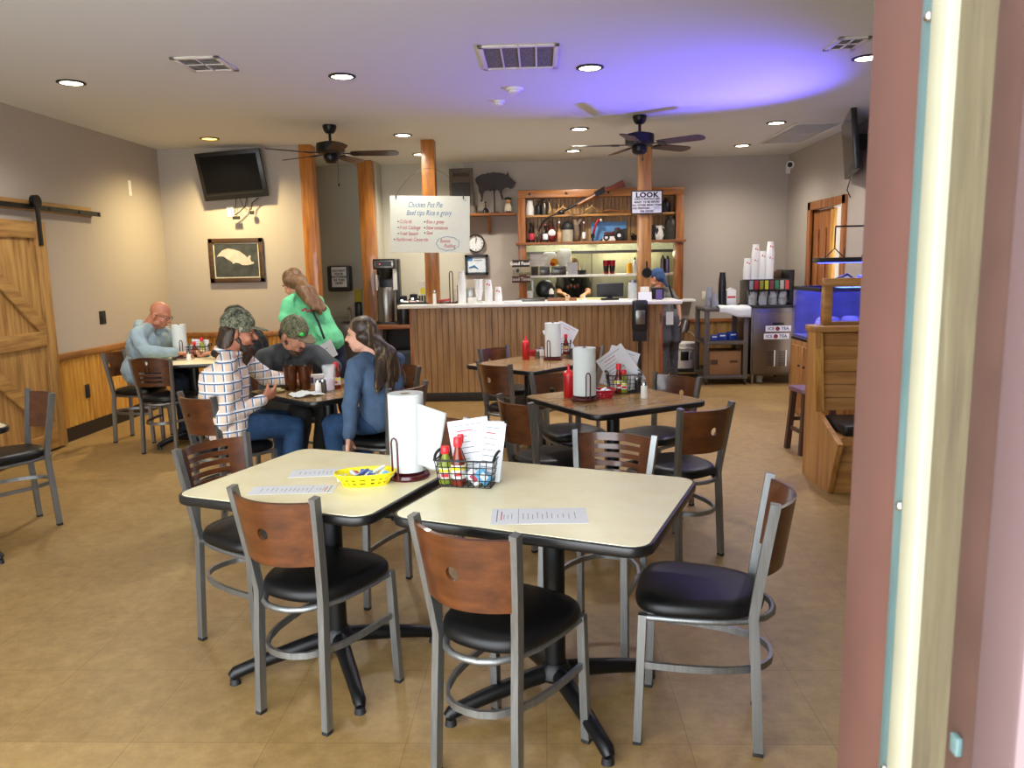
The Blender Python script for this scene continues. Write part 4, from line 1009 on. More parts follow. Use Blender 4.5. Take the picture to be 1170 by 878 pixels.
# ---------------------------------------------------------------- shelf unit round the pass-through
YF = 10.58
fx0, fz1 = at(591, 218, YF); fx1 = at(782, 213, YF)[0]; sz2 = at(688, 275.5, YF)[1]; sz1_ = at(688, 244, YF)[1]; fz0 = 1.03
t = thing('pass_through_shelf', 'wooden beadboard shelf unit framing the kitchen pass-through', 'shelf unit', ((fx0+fx1)/2, 10.7, fz0))
sw = .105
MB().bx(fx0, fx0+sw, YF, 10.79, fz0, fz1, .006).build('stile', mFrame, t, world=True)
MB().bx(fx1-sw, fx1, YF, 10.79, fz0, fz1, .006).build('stile', mFrame, t, world=True)
MB().bx(fx0, fx1, YF-.01, 10.79, fz1-.1, fz1+.0, .006).build('top_rail', wood('frame_wood_x', '#7b4a1d', '#a5682f', '#bd8246', 'x', rough=.4), t, world=True)
MB().bx(fx0-.03, fx1+.03, YF-.03, 10.79, sz2-.035, sz2, .006).build('lower_shelf', mFrameX, t, world=True)
MB().bx(fx0+sw, fx1-sw, YF+.03, 10.79, sz1_-.03, sz1_, .004).build('upper_shelf', wood('shelf_wood_light', '#7d5323', '#a8763a', '#c08e50', 'x', rough=.4), t, world=True)
m = MB(); fluted(m, (fx0+sw, 10.77), (fx1-sw, 10.77), sz2, fz1-.1, 38, .012, (0, -1), True); m.build('beadboard_back', mBead, t, world=True, ang=.3)
for px in (605, 647, 695):
    x = at(px, 221, YF)[0]; MB().sph((x, YF-.012, fz1-.05), (.018, .008, .016)).build('bolt_head', mIron, t, world=True)
SZ1, SZ2 = sz1_+.001, sz2+.001
YS = 10.665
def sx(px, py=260): return at(px, py, YS)[0]
def lath(name, label, cat, px, z, parts, group=None, Y=YS, seg=20):
    t = thing(name, label, cat, (at(px, 260, Y)[0], Y, z), 0, group)
    for pn, prof, m_ in parts: MB().lathe(prof, seg=seg).build(pn, m_, t)
    return t
# upper shelf
t = lath('enamel_pitcher', 'white enamel pitcher on the upper pass-through shelf', 'pitcher', 605.5, SZ1, [('body', [(0, 0), (.058, 0), (.056, .1), (.045, .16), (.05, .19), (.044, .188), (.04, .16), (.05, .1), (.05, .01), (0, .01)], mWhite)])
MB().tube([(-.045, 0, .16), (-.095, 0, .14), (-.095, 0, .06), (-.055, 0, .03)], .008).build('handle', mWhite, t, ang=2)
t = lath('iron_kettle', 'dark tin can pot on the upper shelf beside the white pitcher', 'kettle', 615, SZ1, [('body', [(0, 0), (.05, 0), (.045, .1), (.03, .13), (0, .13)], mIron)])
MB().tube([(0, 0, .12), (.02, 0, .18), (.09, 0, .21)], .009).build('spout', mIron, t, ang=2)
lath('old_tin', 'small dark lantern tin on the upper shelf, right of the kettle', 'tin', 622, SZ1, [('body', [(0, 0), (.04, 0), (.04, .13), (.02, .17), (0, .17)], mSteelD)])
o = thing('horn', 'curved pale horn on the upper pass-through shelf', 'horn', (sx(627), YS, SZ1)); MB().tube([(0, 0, .01), (.02, 0, .08), (.01, 0, .16), (-.01, 0, .2)], [.016, .014, .009, .003]).build('horn', mat('bone', '#c9b48a', .5), o, ang=2)
mBone = mat('antler', '#b89662', .6)
for px, lab in ((643, 'pale antler lying behind the rifle, left on the upper shelf'), (676, 'tan antler standing at the centre of the upper shelf')):
    o = thing('deer_antler', lab, 'antler', (sx(px), YS, SZ1), 0)
    MB().tube([(-.12, 0, .012), (-.06, 0, .06), (0, .01, .1), (.02, .02, .14)], [.012, .014, .012, .004]).tube([(-.04, 0, .075), (-.06, .0, .14)], [.01, .003]).tube([(0, .0, .1), (.08, .0, .06), (.14, 0, .012)], [.012, .01, .006]).build('antler', mBone, o, ang=2)
o = thing('driftwood', 'long dark twig lying on the upper shelf behind the LOOK sign', 'twig', (sx(705), YS, SZ1)); MB().tube([(-.22, 0, .012), (-.12, 0, .05), (.02, .01, .03), (.2, 0, .025), (.34, 0, .02)], [.006, .012, .012, .01, .006]).build('twig', mFrame, o, ang=2)
lath('dark_jug', 'dark jug on the upper shelf right of the LOOK sign', 'jug', 760.5, SZ1, [('body', [(0, 0), (.05, 0), (.06, .06), (.05, .13), (.02, .17), (.022, .19), (0, .19)], mIron)])
# lower shelf
def sbottle(px, label, bodym, h, r, capm, labm, neck=.35):
    t = thing('old_bottle', label, 'bottle', (sx(px), YS, SZ2), 0, 'bottles on the lower pass-through shelf')
    MB().lathe([(0, 0), (r, 0), (r, h*(1-neck)), (r*.45, h*(1-neck*.55)), (r*.4, h)], seg=20).build('glass', bodym, t)
    MB().lathe([(0, h), (r*.5, h), (r*.5, h*1.1), (0, h*1.1)], seg=16).build('cap', capm, t)
    if labm: MB().lathe([(r+.001, h*.15), (r+.002, h*.16), (r+.002, h*.5), (r+.001, h*.51)], seg=20).build('label', labm, t)
mDkG = mat('dark_glass', '#1c120c', .15)
o = simple_box('black_charm', 'small dark ornament at the far left of the lower shelf', 'ornament', sx(600.5), YS, SZ2, .05, .05, .06, mIron, .015)
sbottle(607, 'dark bottle with red and white label at the left of the lower shelf', mDkG, .24, .042, mBlackM, mRedInk)
sbottle(615.5, 'squat brown bottle between the two red labels, lower shelf', mat('brown_glass', '#3a2413', .2), .16, .035, mBlackM, None)
sbottle(623, 'dark bottle with pink cap and white label, lower shelf', mDkG, .22, .036, mat('pink_cap', '#b9605c', .5), mPkW)
t = thing('round_flask', 'round flask with white oval label on the lower shelf', 'bottle', (sx(630.5), YS, SZ2)); MB().sph((0, 0, .1), (.065, .04, .095)).cyl((0, 0, .18), (0, 0, .24), .016).build('flask', mat('red_flask', '#6d1c1a', .2), t); MB().sph((0, -.012, .115), (.055, .032, .06)).build('label', mWhite, t)
MB().tube([(-.05, 0, .17), (-.05, 0, .25), (-.02, 0, .28), (0, 0, .25)], .006).build('handle', mIron, t, ang=2)
sbottle(639, 'tan glass bottle with a long neck and pale label, lower shelf', mat('tan_glass', '#b58a5a', .2), .25, .03, mPaper, mat('tan_label', '#c99a70', .6), .5)
t = lath('stoneware_crock', 'pale stoneware crock with dark lid on the lower shelf', 'crock', 648.5, SZ2, [('crock', [(0, 0), (.078, 0), (.08, .02), (.08, .16), (0, .16)], mat('stoneware', '#a9a38c', .5)), ('lid', [(0, .161), (.082, .161), (.085, .18), (.075, .22), (.05, .25), (.02, .27), (0, .27)], mBlackM)])
o = thing('carved_totem', 'grey weathered forked driftwood standing before the shelves', 'driftwood', (sx(658.5), YS-.02, SZ2)); MB().tube([(0, 0, 0), (.01, 0, .1), (0, 0, .2), (-.02, 0, .29)], [.05, .038, .04, .02], 10).tube([(0, 0, .2), (.04, 0, .26), (.07, 0, .30)], [.035, .025, .018], 10).build('trunk', mat('driftwood_grey', '#6d5b4b', .8, var=.4, vs=40, bmp=.4), o, ang=2)
sbottle(667, 'slim pale bottle with white label beside the grey driftwood', mat('smoke_glass', '#6a5a45', .2), .24, .022, mPaper, mPkW, .5)
x0, z1 = at(675.5, 254, 10.73); x1, z0 = at(716, 273, 10.73)
t = thing('blue_poster', 'blue picture panel leaning on the lower shelf', 'picture', ((x0+x1)/2, 10.73, SZ2)); MB().bx(x0, x1, 10.735, 10.745, SZ2, z1).build('panel', mat('sky_blue', '#5f94c9', .5), t, world=True)
MB().prism([(x0+.1, SZ2), (x0+.2, SZ2+.08), (x0+.32, SZ2+.14), (x1, SZ2+.17), (x1, SZ2)], 0, .001, Matrix.Translation((0, 10.735, 0)) @ Matrix.Rotation(PI/2, 4, 'X')).build('dark_print', mat('print_grey', '#3d3833', .5), t, world=True)
t = thing('red_hand_pump', 'small red iron mallet with white tip on the lower shelf', 'tool', (sx(680), 10.64, SZ2)); MB().tube([(-.03, 0, .09), (0, 0, .2), (.03, 0, .27), (.06, 0, .275)], [.016, .014, .02, .02]).build('handle', mRed, t, ang=2); MB().box((-.035, 0, .07), (.05, .04, .05)).cyl((-.035, 0, 0), (-.035, 0, .07), .012).build('base', mIron, t); MB().sph((.075, -.005, .275), .02).build('white_tip', mWhite, t)
t = thing('toy_tractor', 'dark toy tractor with white panel on the lower shelf', 'toy tractor', (sx(700), 10.65, SZ2), 0)
MB().box((-.02, 0, .09), (.2, .07, .06), None, .01).box((.06, 0, .14), (.07, .07, .07), None, .01).build('body', mat('tractor_red', '#4d1c1c', .4), t); MB().bx(-.14, .03, -.05, -.045, .0, .06).build('white_panel', mWhite, t)
for dx, r in ((.08, .07), (-.09, .045)):
    w_ = MB().tube([(dx+r*.75*math.cos(2*PI*k/20), -.05, r+r*.75*math.sin(2*PI*k/20)) for k in range(20)], r*.25, 8, loop=True).build('wheel', mBlackM, t); MB().cyl((dx, -.06, r), (dx, -.04, r), r*.35).build('hub', mPkW, w_)
o = thing('small_plant_pot', 'dark low pot on the lower shelf beside the pale post', 'pot', (sx(727), YS, SZ2)); MB().lathe([(0, 0), (.06, 0), (.08, .07), (.07, .07), (.055, .02), (0, .02)]).build('pot', mIron, o); MB().tube([(0, 0, .05), (.04, 0, .11), (.05, 0, .16)], [.015, .01, .004]).tube([(0, 0, .05), (-.06, 0, .1), (-.1, 0, .08)], [.012, .008, .003]).build('stem', mat('olive', '#3e4426', .7), o, ang=2)
lath('dark_canister', 'small dark canister right of the pale post, lower shelf', 'canister', 746, SZ2, [('body', [(0, 0), (.04, 0), (.04, .16), (.03, .2), (0, .2)], mIron)])
t = lath('white_pitcher', 'white and black painted pitcher on the lower shelf', 'pitcher', 753, SZ2, [('body', [(0, 0), (.045, 0), (.065, .05), (.06, .1), (.04, .15), (.048, .19), (.04, .19), (.034, .15), (.05, .1), (.055, .05), (0, .01)], mWhite)])
MB().tube([(.04, 0, .17), (.085, 0, .15), (.085, 0, .08), (.055, 0, .05)], .009).build('handle', mWhite, t, ang=2); MB().sph((-.03, -.045, .11), (.02, .012, .05)).build('black_patch', mIron, t)
lath('milk_can', 'big dark grey milk can at the right of the lower shelf', 'milk can', 766.5, SZ2, [('body', [(0, 0), (.082, 0), (.085, .02), (.085, .2), (.075, .25), (.05, .28), (.052, .31), (0, .31)], mat('old_tin_grey', '#3d3834', .5, metal=.5, var=.3))])
# rifle hung across the top
def P3(px, py, Y=10.5): x, z = at(px, py, Y); return V((x, Y, z))
t = thing('rifle', 'old rifle with wooden stock hung slanting across the shelf top', 'rifle', P3(660, 228))
MB().tube([P3(637, 245), P3(689, 217)], .014, 10).build('barrel', mIron, t, world=True)
MB().tube([P3(660, 234), P3(680, 223.5)], [.016, .024], 10).build('fore_end', mFrame, t, world=True)
MB().sweep([P3(680, 222.5), P3(692, 216)], .035, .075, (0, 1, 0)).build('receiver', mIron, t, world=True)
MB().skin([[P3(x, y, 10.5+d) for d in (-.02, .02) for x, y in (((a0, b0), (a1, b1)) if d < 0 else ((a1, b1), (a0, b0)))] for (a0, b0, a1, b1) in ((690, 214.5, 692, 219), (698, 212.5, 701, 216), (708, 207, 714, 214), (711.5, 205.5, 715, 212.5))]).build('stock', mat('stock_wood', '#6b2d14', .35), t, world=True)
MB().sph(P3(641, 243), (.04, .02, .03)).build('muzzle_mount', mIron, t, world=True)
t = thing('gun_sling', 'dark leather strap curling down from the rifle muzzle', 'strap', P3(625, 262)); MB().tube([P3(640, 243.5, 10.53), P3(629, 247, 10.54), P3(621, 253, 10.55), P3(616, 262, 10.55)], .011, 6).build('strap', mIron, t, world=True, ang=2)
# arrow signs at the left stile
x0, z = at(585, 301.5, 10.55)
for (pa, pb, py, hgt, m_, body, tm, lab) in ((585, 605, 301.5, .1, mat('sign_dark', '#241a17', .7), 'Good Food', mWhite, 'dark Good Food plank, top of the small sign stack'), (586, 606.5, 309.5, .1, mat('sign_grey', '#7d7664', .8, var=.25), None, mIron, 'grey plank with a black mark, middle of the small sign stack'), (585, 606, 319.5, .09, mat('sign_maroon', '#3d1c1a', .7), 'Good Times', mat('grey_letter', '#9c948c', .7), 'maroon Good Times plank, bottom of the small sign stack')):
    xa_, z = at(pa, py, 10.55); xb_ = at(pb, py, 10.55)[0]
    t = thing('plank_sign', lab, 'sign', ((xa_+xb_)/2, 10.56, z-hgt/2), 0, 'small plank signs'); MB().bx(xa_, xb_, 10.552, 10.572, z-hgt/2, z+hgt/2, .003).build('plank', m_, t, world=True)
    if body: text(body, .062, tm, t, facing((xa_+xb_)/2-.01, 10.551, z), bold=.002, wide=.85)
    else: MB().sph((xa_+.065, 10.551, z), (.02, .002, .025)).build('black_mark', mIron, t, world=True); MB().bx(xa_+.11, xb_-.01, 10.548, 10.552, z-.025, z+.025).build('pale_panel', mat('pale_wood', '#8f866e', .8), t, world=True)
# pass-through shelf inside and kitchen
t = thing('pass_ledge', 'white steel serving shelf across the pass-through', 'shelf', (.85, 10.95, 1.40))
zl = at(690, 313.5, 10.78)[1]
MB().bx(OX0+.002, OX1-.002, 10.795, 11.15, zl-.03, zl, .004).build('shelf_plate', mWhiteT, t, world=True)
for xx in (OX0+.1, OX1-.1): MB().bx(xx-.012, xx+.012, 11.08, 11.1, 1.0, zl-.03).build('bracket', mSteel, t, world=True)
struct('trim_4', MB().bx(OX0-.02, OX1+.18, 10.56, 11.0, 1.0, 1.03, .004), mWhiteT, 'white sill board under the pass-through', 'sill')
zl += .001
YL = 10.9
def kx(px, py=310, Y=YL): return at(px, py, Y)[0]
for px, py, w_, h_, lab in ((610, 300, .3, .085, 'stack of white foam boxes, upper box left in the pass-through'), (612, 306, .3, .085, 'stack of white foam boxes, middle box left in the pass-through')):
    pass
mClam = mat('foam_box', '#f4f3e8', .6, var=.03)
def clam(px, z, w_, lab, rot=0, Y=YL):
    o = thing('foam_takeout_box', lab, 'takeout box', (kx(px, 300, Y), Y, z), rot, 'foam takeout boxes in the pass-through')
    MB().slabs(rrect(w_, .22, .02), [(.88, 0), (1, .035), (1, .04)]).build('tray', mClam, o); MB().slabs(rrect(w_, .22, .02), [(1, .041), (1, .045), (.9, .08), (.85, .083)]).build('lid', mClam, o)
t = thing('till_printer', 'grey box shaped ticket printer, left on the serving shelf', 'printer', (kx(622), YL, zl), 0, 'ticket printers'); MB().box((0, 0, .06), (.14, .18, .12), None, .012).build('case', mSteelD, t); MB().bx(-.05, .05, -.092, -.09, .07, .1).build('slot', mBlack, t)
t = thing('till_printer', 'grey ticket printer beside the white paper, serving shelf', 'printer', (kx(638.5), YL, zl), 0, 'ticket printers'); MB().box((0, 0, .06), (.2, .2, .12), None, .012).build('case', mSteelD, t); MB().bx(-.07, .07, -.102, -.1, .07, .1).build('slot', mBlack, t)
simple_box('carton_box', 'dark small box leftmost on the serving shelf', 'box', kx(611), YL, zl, .09, .12, .12, mat('dark_card', '#4c473f', .6))
simple_box('carton_box', 'pale yellow slim box between dark boxes on the serving shelf', 'box', kx(616.5), YL-.07, zl, .035, .03, .13, mat('pale_yellow', '#cfc587', .6))
clam(613, zl+.125, .26, 'foam takeout box at the bottom of the left pass-through stack'); clam(614.5, zl+.21, .26, 'foam takeout box at the top of the left pass-through stack', .1)
t = thing('foam_takeout_box', 'opened pale foam box standing behind the stack, left of the orange bag', 'takeout box', (kx(628, 295, 11.05), 11.05, zl+.12)); MB().slabs(rrect(.2, .2, .05), [(.9, 0), (1, .04), (.9, .05)], Matrix.Rotation(PI/2, 4, 'X') @ Matrix.Translation((0, .1, 0))).build('lid', mClam, t); MB().slabs(rrect(.19, .2, .03), [(.9, -.12), (1, -.08)]).build('tray', mClam, t)
t = thing('foam_takeout_box', 'opened pale foam box standing right of the orange bag', 'takeout box', (kx(644.5, 295, 11.05), 11.05, zl+.12)); MB().slabs(rrect(.2, .24, .05), [(.9, 0), (1, .04), (.9, .05)], Matrix.Rotation(PI/2, 4, 'X') @ Matrix.Translation((0, .12, 0))).build('lid', mClam, t); MB().slabs(rrect(.19, .2, .03), [(.9, -.12), (1, -.08)]).build('tray', mClam, t)
t = thing('chip_bag', 'orange and red snack bag on the grey printer', 'bag', (kx(633, 297, 10.86), 10.86, zl+.122)); MB().sph((0, 0, .055), (.055, .035, .055)).build('bag', mat('bag_orange', '#f0a40f', .4), t); MB().sph((-.02, -.012, .035), (.036, .03, .03)).build('red_print', mRed, t)
simple_box('standing_paper', 'white sheet standing upright on the serving shelf', 'paper', kx(654), 10.84, zl, .14, .004, .17, mPaper, .001)
t = thing('utensil_holder', 'dark low bin of white handled spoons on the serving shelf', 'utensil bin', (kx(665), YL, zl)); MB().lathe([(0, 0), (.055, 0), (.065, .06), (.055, .06), (.045, .01), (0, .01)]).build('bin', mBlackM, t); MB().cyl((.02, 0, .03), (.05, 0, .17), .008).build('spoon', mWhite, t); MB().cyl((-.02, 0, .03), (-.03, 0, .1), .008).build('spoon', mWhite, t)
for px, lab in ((692.5, 'red tumbler left of two on the serving shelf'), (699.5, 'red tumbler right of two on the serving shelf')):
    t = thing('red_tumbler', lab, 'tumbler', (kx(px), YL, zl), 0, 'red tumblers'); MB().lathe([(0, 0), (.032, 0), (.046, .19), (.04, .19), (.028, .01), (0, .01)]).build('cup', mat('cola_red', '#a5132a', .25), t); MB().lathe([(.0335, .03), (.036, .035), (.042, .11), (.0415, .115)]).build('dark_print', mat('cup_print', '#2a1216', .4), t)
t = lath('mustard_bottle', 'yellow squeeze bottle on the serving shelf', 'bottle', 719.5, zl, [('body', [(0, 0), (.036, 0), (.036, .13), (.02, .15), (0, .15)], mat('mustard', '#f0a80e', .35)), ('cap', [(0, .15), (.012, .15), (.004, .2), (0, .2)], mWhite)], None, YL)
lath('white_bottle', 'white squeeze bottle beside the yellow one on the serving shelf', 'bottle', 725.5, zl, [('body', [(0, 0), (.026, 0), (.026, .16), (.012, .19), (0, .19)], mWhite), ('cap', [(0, .19), (.012, .19), (.01, .22), (0, .22)], mBlackM)], None, YL)
for px, hh, lab in ((757.5, .2, 'dark steel canister behind the cook, left of two'), (763, .19, 'purple steel canister behind the cook, right of two')):
    lath('steel_canister', lab, 'canister', px, zl, [('body', [(0, 0), (.033, 0), (.033, hh), (0, hh)], mSteelD if px < 760 else mat('violet_steel', '#77708a', .35, metal=.6)), ('lid', [(0, hh), (.025, hh), (.012, hh+.04), (0, hh+.05)], mBlackM)], 'steel canisters', YL)
# below the shelf: lower sill things
z0 = 1.031
t = thing('plastic_bin', 'clear plastic bin on the sill at the left of the pass-through', 'bin', (kx(601+0, 335, 10.75), 10.75, z0)); MB().slabs(rrect(.2, .16, .02), [(.85, 0), (1, .14), (1.04, .145), (.95, .146), (.82, .01)]).build('bin', mat('bin_plastic', '#c9cfd2', .3), t)
t = thing('ladle_bottle', 'black bottle with white cap on the pass-through sill', 'bottle', (kx(630, 335, 10.75), 10.75, z0)); MB().lathe([(0, 0), (.034, 0), (.036, .1), (0, .1)]).build('body', mBlack, t); MB().lathe([(0, .1), (.036, .1), (.034, .14), (.015, .175), (0, .178)]).build('cap', mWhite, t)
t = thing('wok', 'black domed pan hanging behind the clear bin', 'pan', (kx(623, 325, 11.2), 11.2, 1.04)); MB().sph((0, 0, .14), (.14, .05, .14)).build('pan', mBlack, t); MB().bx(-.05, .05, -.03, .03, 0, .05).build('stand', mBlack, t)
t = thing('sauce_bottle', 'small red capped bottle at the left end of the sill', 'bottle', (kx(601.5, 338, 10.66), 10.66, z0)); MB().lathe([(0, 0), (.018, 0), (.018, .06), (.008, .09), (0, .09)]).build('body', mat('pink_label', '#b96a60', .5), t); MB().lathe([(0, .09), (.01, .09), (.01, .11), (0, .11)]).build('cap', mRedCap, t)
t = thing('bread_board', 'pale yellow cutting board along the kitchen side of the sill', 'cutting board', (kx(665, 338, 11.3), 11.3, 1.01)); MB().bx(-.55, .35, -.12, .12, 0, .03, .005).build('board', mat('board_yellow', '#d9cf9a', .5), t)
t = thing('prep_table', 'steel preparation table behind the pass-through', 'table', (.8, 11.4, 0)); MB().bx(-.9, .95, -.22, .22, .97, 1.008).build('top', mSteel, t); MB().bx(-.85, -.8, -.2, .2, 0, .97).bx(.85, .9, -.2, .2, 0, .97).build('legs', mSteel, t)
# hood
t = thing('exhaust_hood', 'steel kitchen exhaust hood with yellow lamps inside the pass-through', 'hood', (.85, 12.0, 1.8))
zh = at(690, 288, 11.6)[1]
MB().bx(-.7, 2.5, 11.55, 11.6, zh, zh+.4).bx(-.7, 2.5, 11.6, 12.68, zh+.3, zh+.34).build('canopy', mat('hood_steel', '#c9c6a4', .4, metal=.3), t, world=True)
MB().bx(-.7, 2.5, 11.54, 11.56, zh-.02, zh+.02).build('lip', mSteelD, t, world=True)
for i, px in enumerate((640, 712, 752)):
    x = at(px, 290, 11.8)[0]
    b = MB().lathe([(0, 0), (.07, 0), (.09, .05), (.03, .1), (0, .1)], (x, 11.9, zh+.15), 20).build('lamp_globe', mat('hood_lamp', '#ffd76a', .4, emis=9), t, world=True)
    L = bpy.data.lights.new('hood_lamp', 'POINT'); L.energy = 8; L.color = (1, .9, .6); L.shadow_soft_size = .1
    o = bpy.data.objects.new('hood_light', L); COL.objects.link(o); o.location = (x, 11.75, zh+.02)
MB().box((at(678, 283, 11.5)[0], 11.53, zh+.16), (.12, .01, .05)).build('red_sticker', mat('sticker_pink', '#c08a80', .5), t, world=True)
t = thing('kitchen_fill_light', 'added unseen fill light inside the kitchen', 'ceiling light', (.8, 11.15, H))  # added out of view to brighten the hood and splashback
MB().bx(-.6, .6, -.07, .07, -.05, 0, .005).build('housing', mWhite, t)
MB().bx(-.57, .57, -.055, .055, -.058, -.051).build('tube', mat('fill_glow', '#f6ffe6', .4, emis=8), t)
L = bpy.data.lights.new('kitchen_fill_lamp', 'AREA'); L.shape = 'RECTANGLE'; L.size = 1.1; L.size_y = .1; L.energy = 30; L.color = (.96, 1, .88)
o = bpy.data.objects.new('kitchen_fill_lamp', L); COL.objects.link(o); o.parent = t; o.location = (0, 0, -.065)
m = MB()
for k in range(5): xx = -.6+k*.72; m.bx(xx-.006, xx+.006, 12.685, 12.698, 0, 2.0)
t = thing('kitchen_panel', 'seamed steel splashback panel at the back of the kitchen', 'panel', (.85, 12.69, 0)); m.build('seams', mSteelD, t, world=True)
# ---------------------------------------------------------------- back wall shelf and ornaments
zS = at(570, 243.5, 10.65)[1]; x0 = at(508, 243, 10.65)[0]; x1 = at(589, 243, 10.65)[0]
t = thing('wall_shelf', 'short brown wall shelf with a bracket left of the pass-through', 'shelf', ((x0+x1)/2, YB, zS)); MB().bx(x0, x1, 10.56, YB, zS-.035, zS, .004).build('plank', mFrameX, t, world=True)
xb_ = at(559, 250, 10.7)[0]; MB().prism([(YB, zS-.035), (10.6, zS-.035), (10.62, zS-.07), (10.77, zS-.26), (YB, zS-.27)], xb_-.02, xb_+.02, Matrix(((0, 0, 1, 0), (1, 0, 0, 0), (0, 1, 0, 0), (0, 0, 0, 1)))).build('bracket', mFrame, t, world=True)
zS += .001
x0, z1 = at(513, 193, 10.74); x1 = at(540, 192, 10.74)[0]
t = thing('antique_sign', 'old grey wood framed sign board with dark centre on the wall shelf', 'framed sign', ((x0+x1)/2, 10.74, zS))
mOld = mat('old_grey_wood', '#5f564b', .8, var=.3, vs=40)
MB().bx(x0, x1, 10.72, 10.74, z1-.16, z1, .004).bx(x0, x0+.035, 10.72, 10.74, zS, z1-.16).bx(x1-.035, x1, 10.72, 10.74, zS, z1-.16).bx(x0, x1, 10.72, 10.74, zS, zS+.04).bx(x0+.03, x1-.03, 10.716, 10.74, z1-.185, z1-.16).build('frame', mOld, t, world=True)
MB().bx(x0+.035, x1-.035, 10.735, 10.745, zS+.04, z1-.185).build('dark_panel', mat('slate', '#2a2527', .5), t, world=True)
MB().bx(x0+.05, x1-.05, 10.7185, 10.72, z1-.11, z1-.06).build('faded_print', mat('old_ink', '#443b33', .8, var=.6, vs=70), t, world=True)
def pp(px, py): return at(px, py, 10.7)
hog = [(545, 202), (543, 205), (544, 209), (546.5, 213), (547, 219), (549, 223), (550, 228), (548.5, 230), (551, 231), (552, 227), (552.5, 221), (554, 218), (556, 218.5), (558, 217), (560, 219), (562, 217.5), (565, 219), (567.5, 217), (570, 218), (571.5, 222), (573, 227), (574, 229), (575, 227), (573.5, 221), (574, 217), (577, 215), (580, 214), (583, 216), (586, 215), (588, 211.5), (589.5, 208), (587, 207), (584, 204), (581.5, 202), (580.3, 196), (578.5, 200), (575, 198.5), (571, 197.5), (567, 197.5), (563, 197), (560, 198), (557, 197.5), (555, 199), (551, 199), (548, 200.5)]
t = thing('pig_silhouette', 'dark metal pig cutout on a stand on the wall shelf', 'ornament', (pp(565, 243)[0], 10.7, zS))
MB().prism([pp(*p) for p in hog], 0, .012, Matrix.Translation((0, 10.706, 0)) @ Matrix.Rotation(PI/2, 4, 'X')).build('pig', mat('pig_iron', '#2e2627', .6), t, world=True)
xs = pp(565, 230)[0]; MB().bx(xs-.01, xs+.01, 10.694, 10.706, zS, pp(565, 217)[1]+.03).bx(xs-.05, xs+.05, 10.66, 10.74, zS, zS+.012).build('stand', mIron, t, world=True)
t = thing('hand_bell', 'small dark bell shaped ornament under the pig cutout', 'ornament', (at(555, 240, 10.64)[0], 10.64, zS)); MB().lathe([(0, 0), (.045, 0), (.042, .03), (.025, .06), (.008, .075), (.006, .12), (.014, .14), (0, .16)]).build('bell', mIron, t); MB().sph((-.03, -.03, .1), .012, seg=8, rings=6).sph((.01, -.03, .12), .009, seg=8, rings=6).build('pale_beads', mBone, t)
t = thing('figurine', 'small cook figurine with dark hat at the right of the wall shelf', 'figurine', (at(580.5, 240, 10.64)[0], 10.64, zS))
MB().lathe([(0, .02), (.045, .02), (.05, .06), (.03, .12), (0, .13)], sy=.7).build('coat', mat('coat_cream', '#d8cfb8', .6), t); MB().sph((0, 0, .15), (.036, .034, .038)).build('head', mat('clay_skin', '#c79a72', .6), t); MB().sph((0, .005, .185), (.05, .045, .022)).build('hat', mat('hat_green', '#1f2a1c', .6), t); MB().sph((-.02, -.01, .012), (.016, .025, .012)).sph((.02, -.01, .012), (.016, .025, .012)).build('shoes', mIron, t)
t = thing('woven_basket', 'small round woven ornament partly behind the whiteboard', 'ornament', (at(509, 228, 10.66)[0], 10.66, zS)); MB().sph((0, 0, .065), (.075, .06, .065)).build('ball', mat('woven', '#8f6f45', .8, var=.6, vs=45, bmp=.5), t)
t = thing('tin_cup', 'grey tin next to the old sign on the wall shelf', 'tin', (at(541, 240, 10.66)[0], 10.66, zS)); MB().lathe([(0, 0), (.05, 0), (.05, .08), (.055, .085), (.055, .1), (0, .1)]).build('tin', mat('tin_grey', '#6f675c', .5), t)
# clock
x, z = at(543.5, 278, 10.78); r = .125
t = thing('wall_clock', 'round black rimmed wall clock with white face', 'clock', (x, 10.79, z))
RX = Matrix.Rotation(PI/2, 4, 'X')
MB().lathe([(r*.86, .0), (r*.86, .03), (r*.95, .034), (r, .02), (r, -.008), (0, -.008)], (0, 0, 0), 40, RX).build('rim', mBlack, t)
MB().lathe([(0, .004), (r*.87, .004), (r*.87, .008), (0, .008)], (0, 0, 0), 40, RX).build('face', mat('clock_face', '#dfe0de', .5), t)
m = MB()
for k in range(12): A = k*PI/6; m.box((math.sin(A)*r*.74, -.009, math.cos(A)*r*.74), (.006 if k % 3 else .01, .002, .018), Matrix.Rotation(A, 3, 'Y'))
m.build('hour_marks', mInk, t)
MB().box((.008, -.011, .03), (.006, .002, .075), Matrix.Rotation(.25, 3, 'Y')).build('hour_hand', mInk, t); MB().box((.003, -.013, .042), (.004, .002, .1), Matrix.Rotation(.07, 3, 'Y')).build('minute_hand', mInk, t)
x0, z1 = at(531, 291.5, 10.77); x1, z0 = at(558, 314, 10.77)
t = thing('framed_certificate', 'black framed white and blue certificate below the clock', 'picture', ((x0+x1)/2, 10.77, z0))
m = MB(); f = .035
m.bx(x0, x1, 10.765, 10.795, z0, z0+f).bx(x0, x1, 10.765, 10.795, z1-f, z1).bx(x0, x0+f, 10.765, 10.795, z0, z1).bx(x1-f, x1, 10.765, 10.795, z0, z1).build('frame', mBlack, t, world=True)
MB().bx(x0+f, x1-f, 10.78, 10.785, z0+f, z1-f).build('sheet', mat('cert_white', '#d3dbe0', .5), t, world=True)
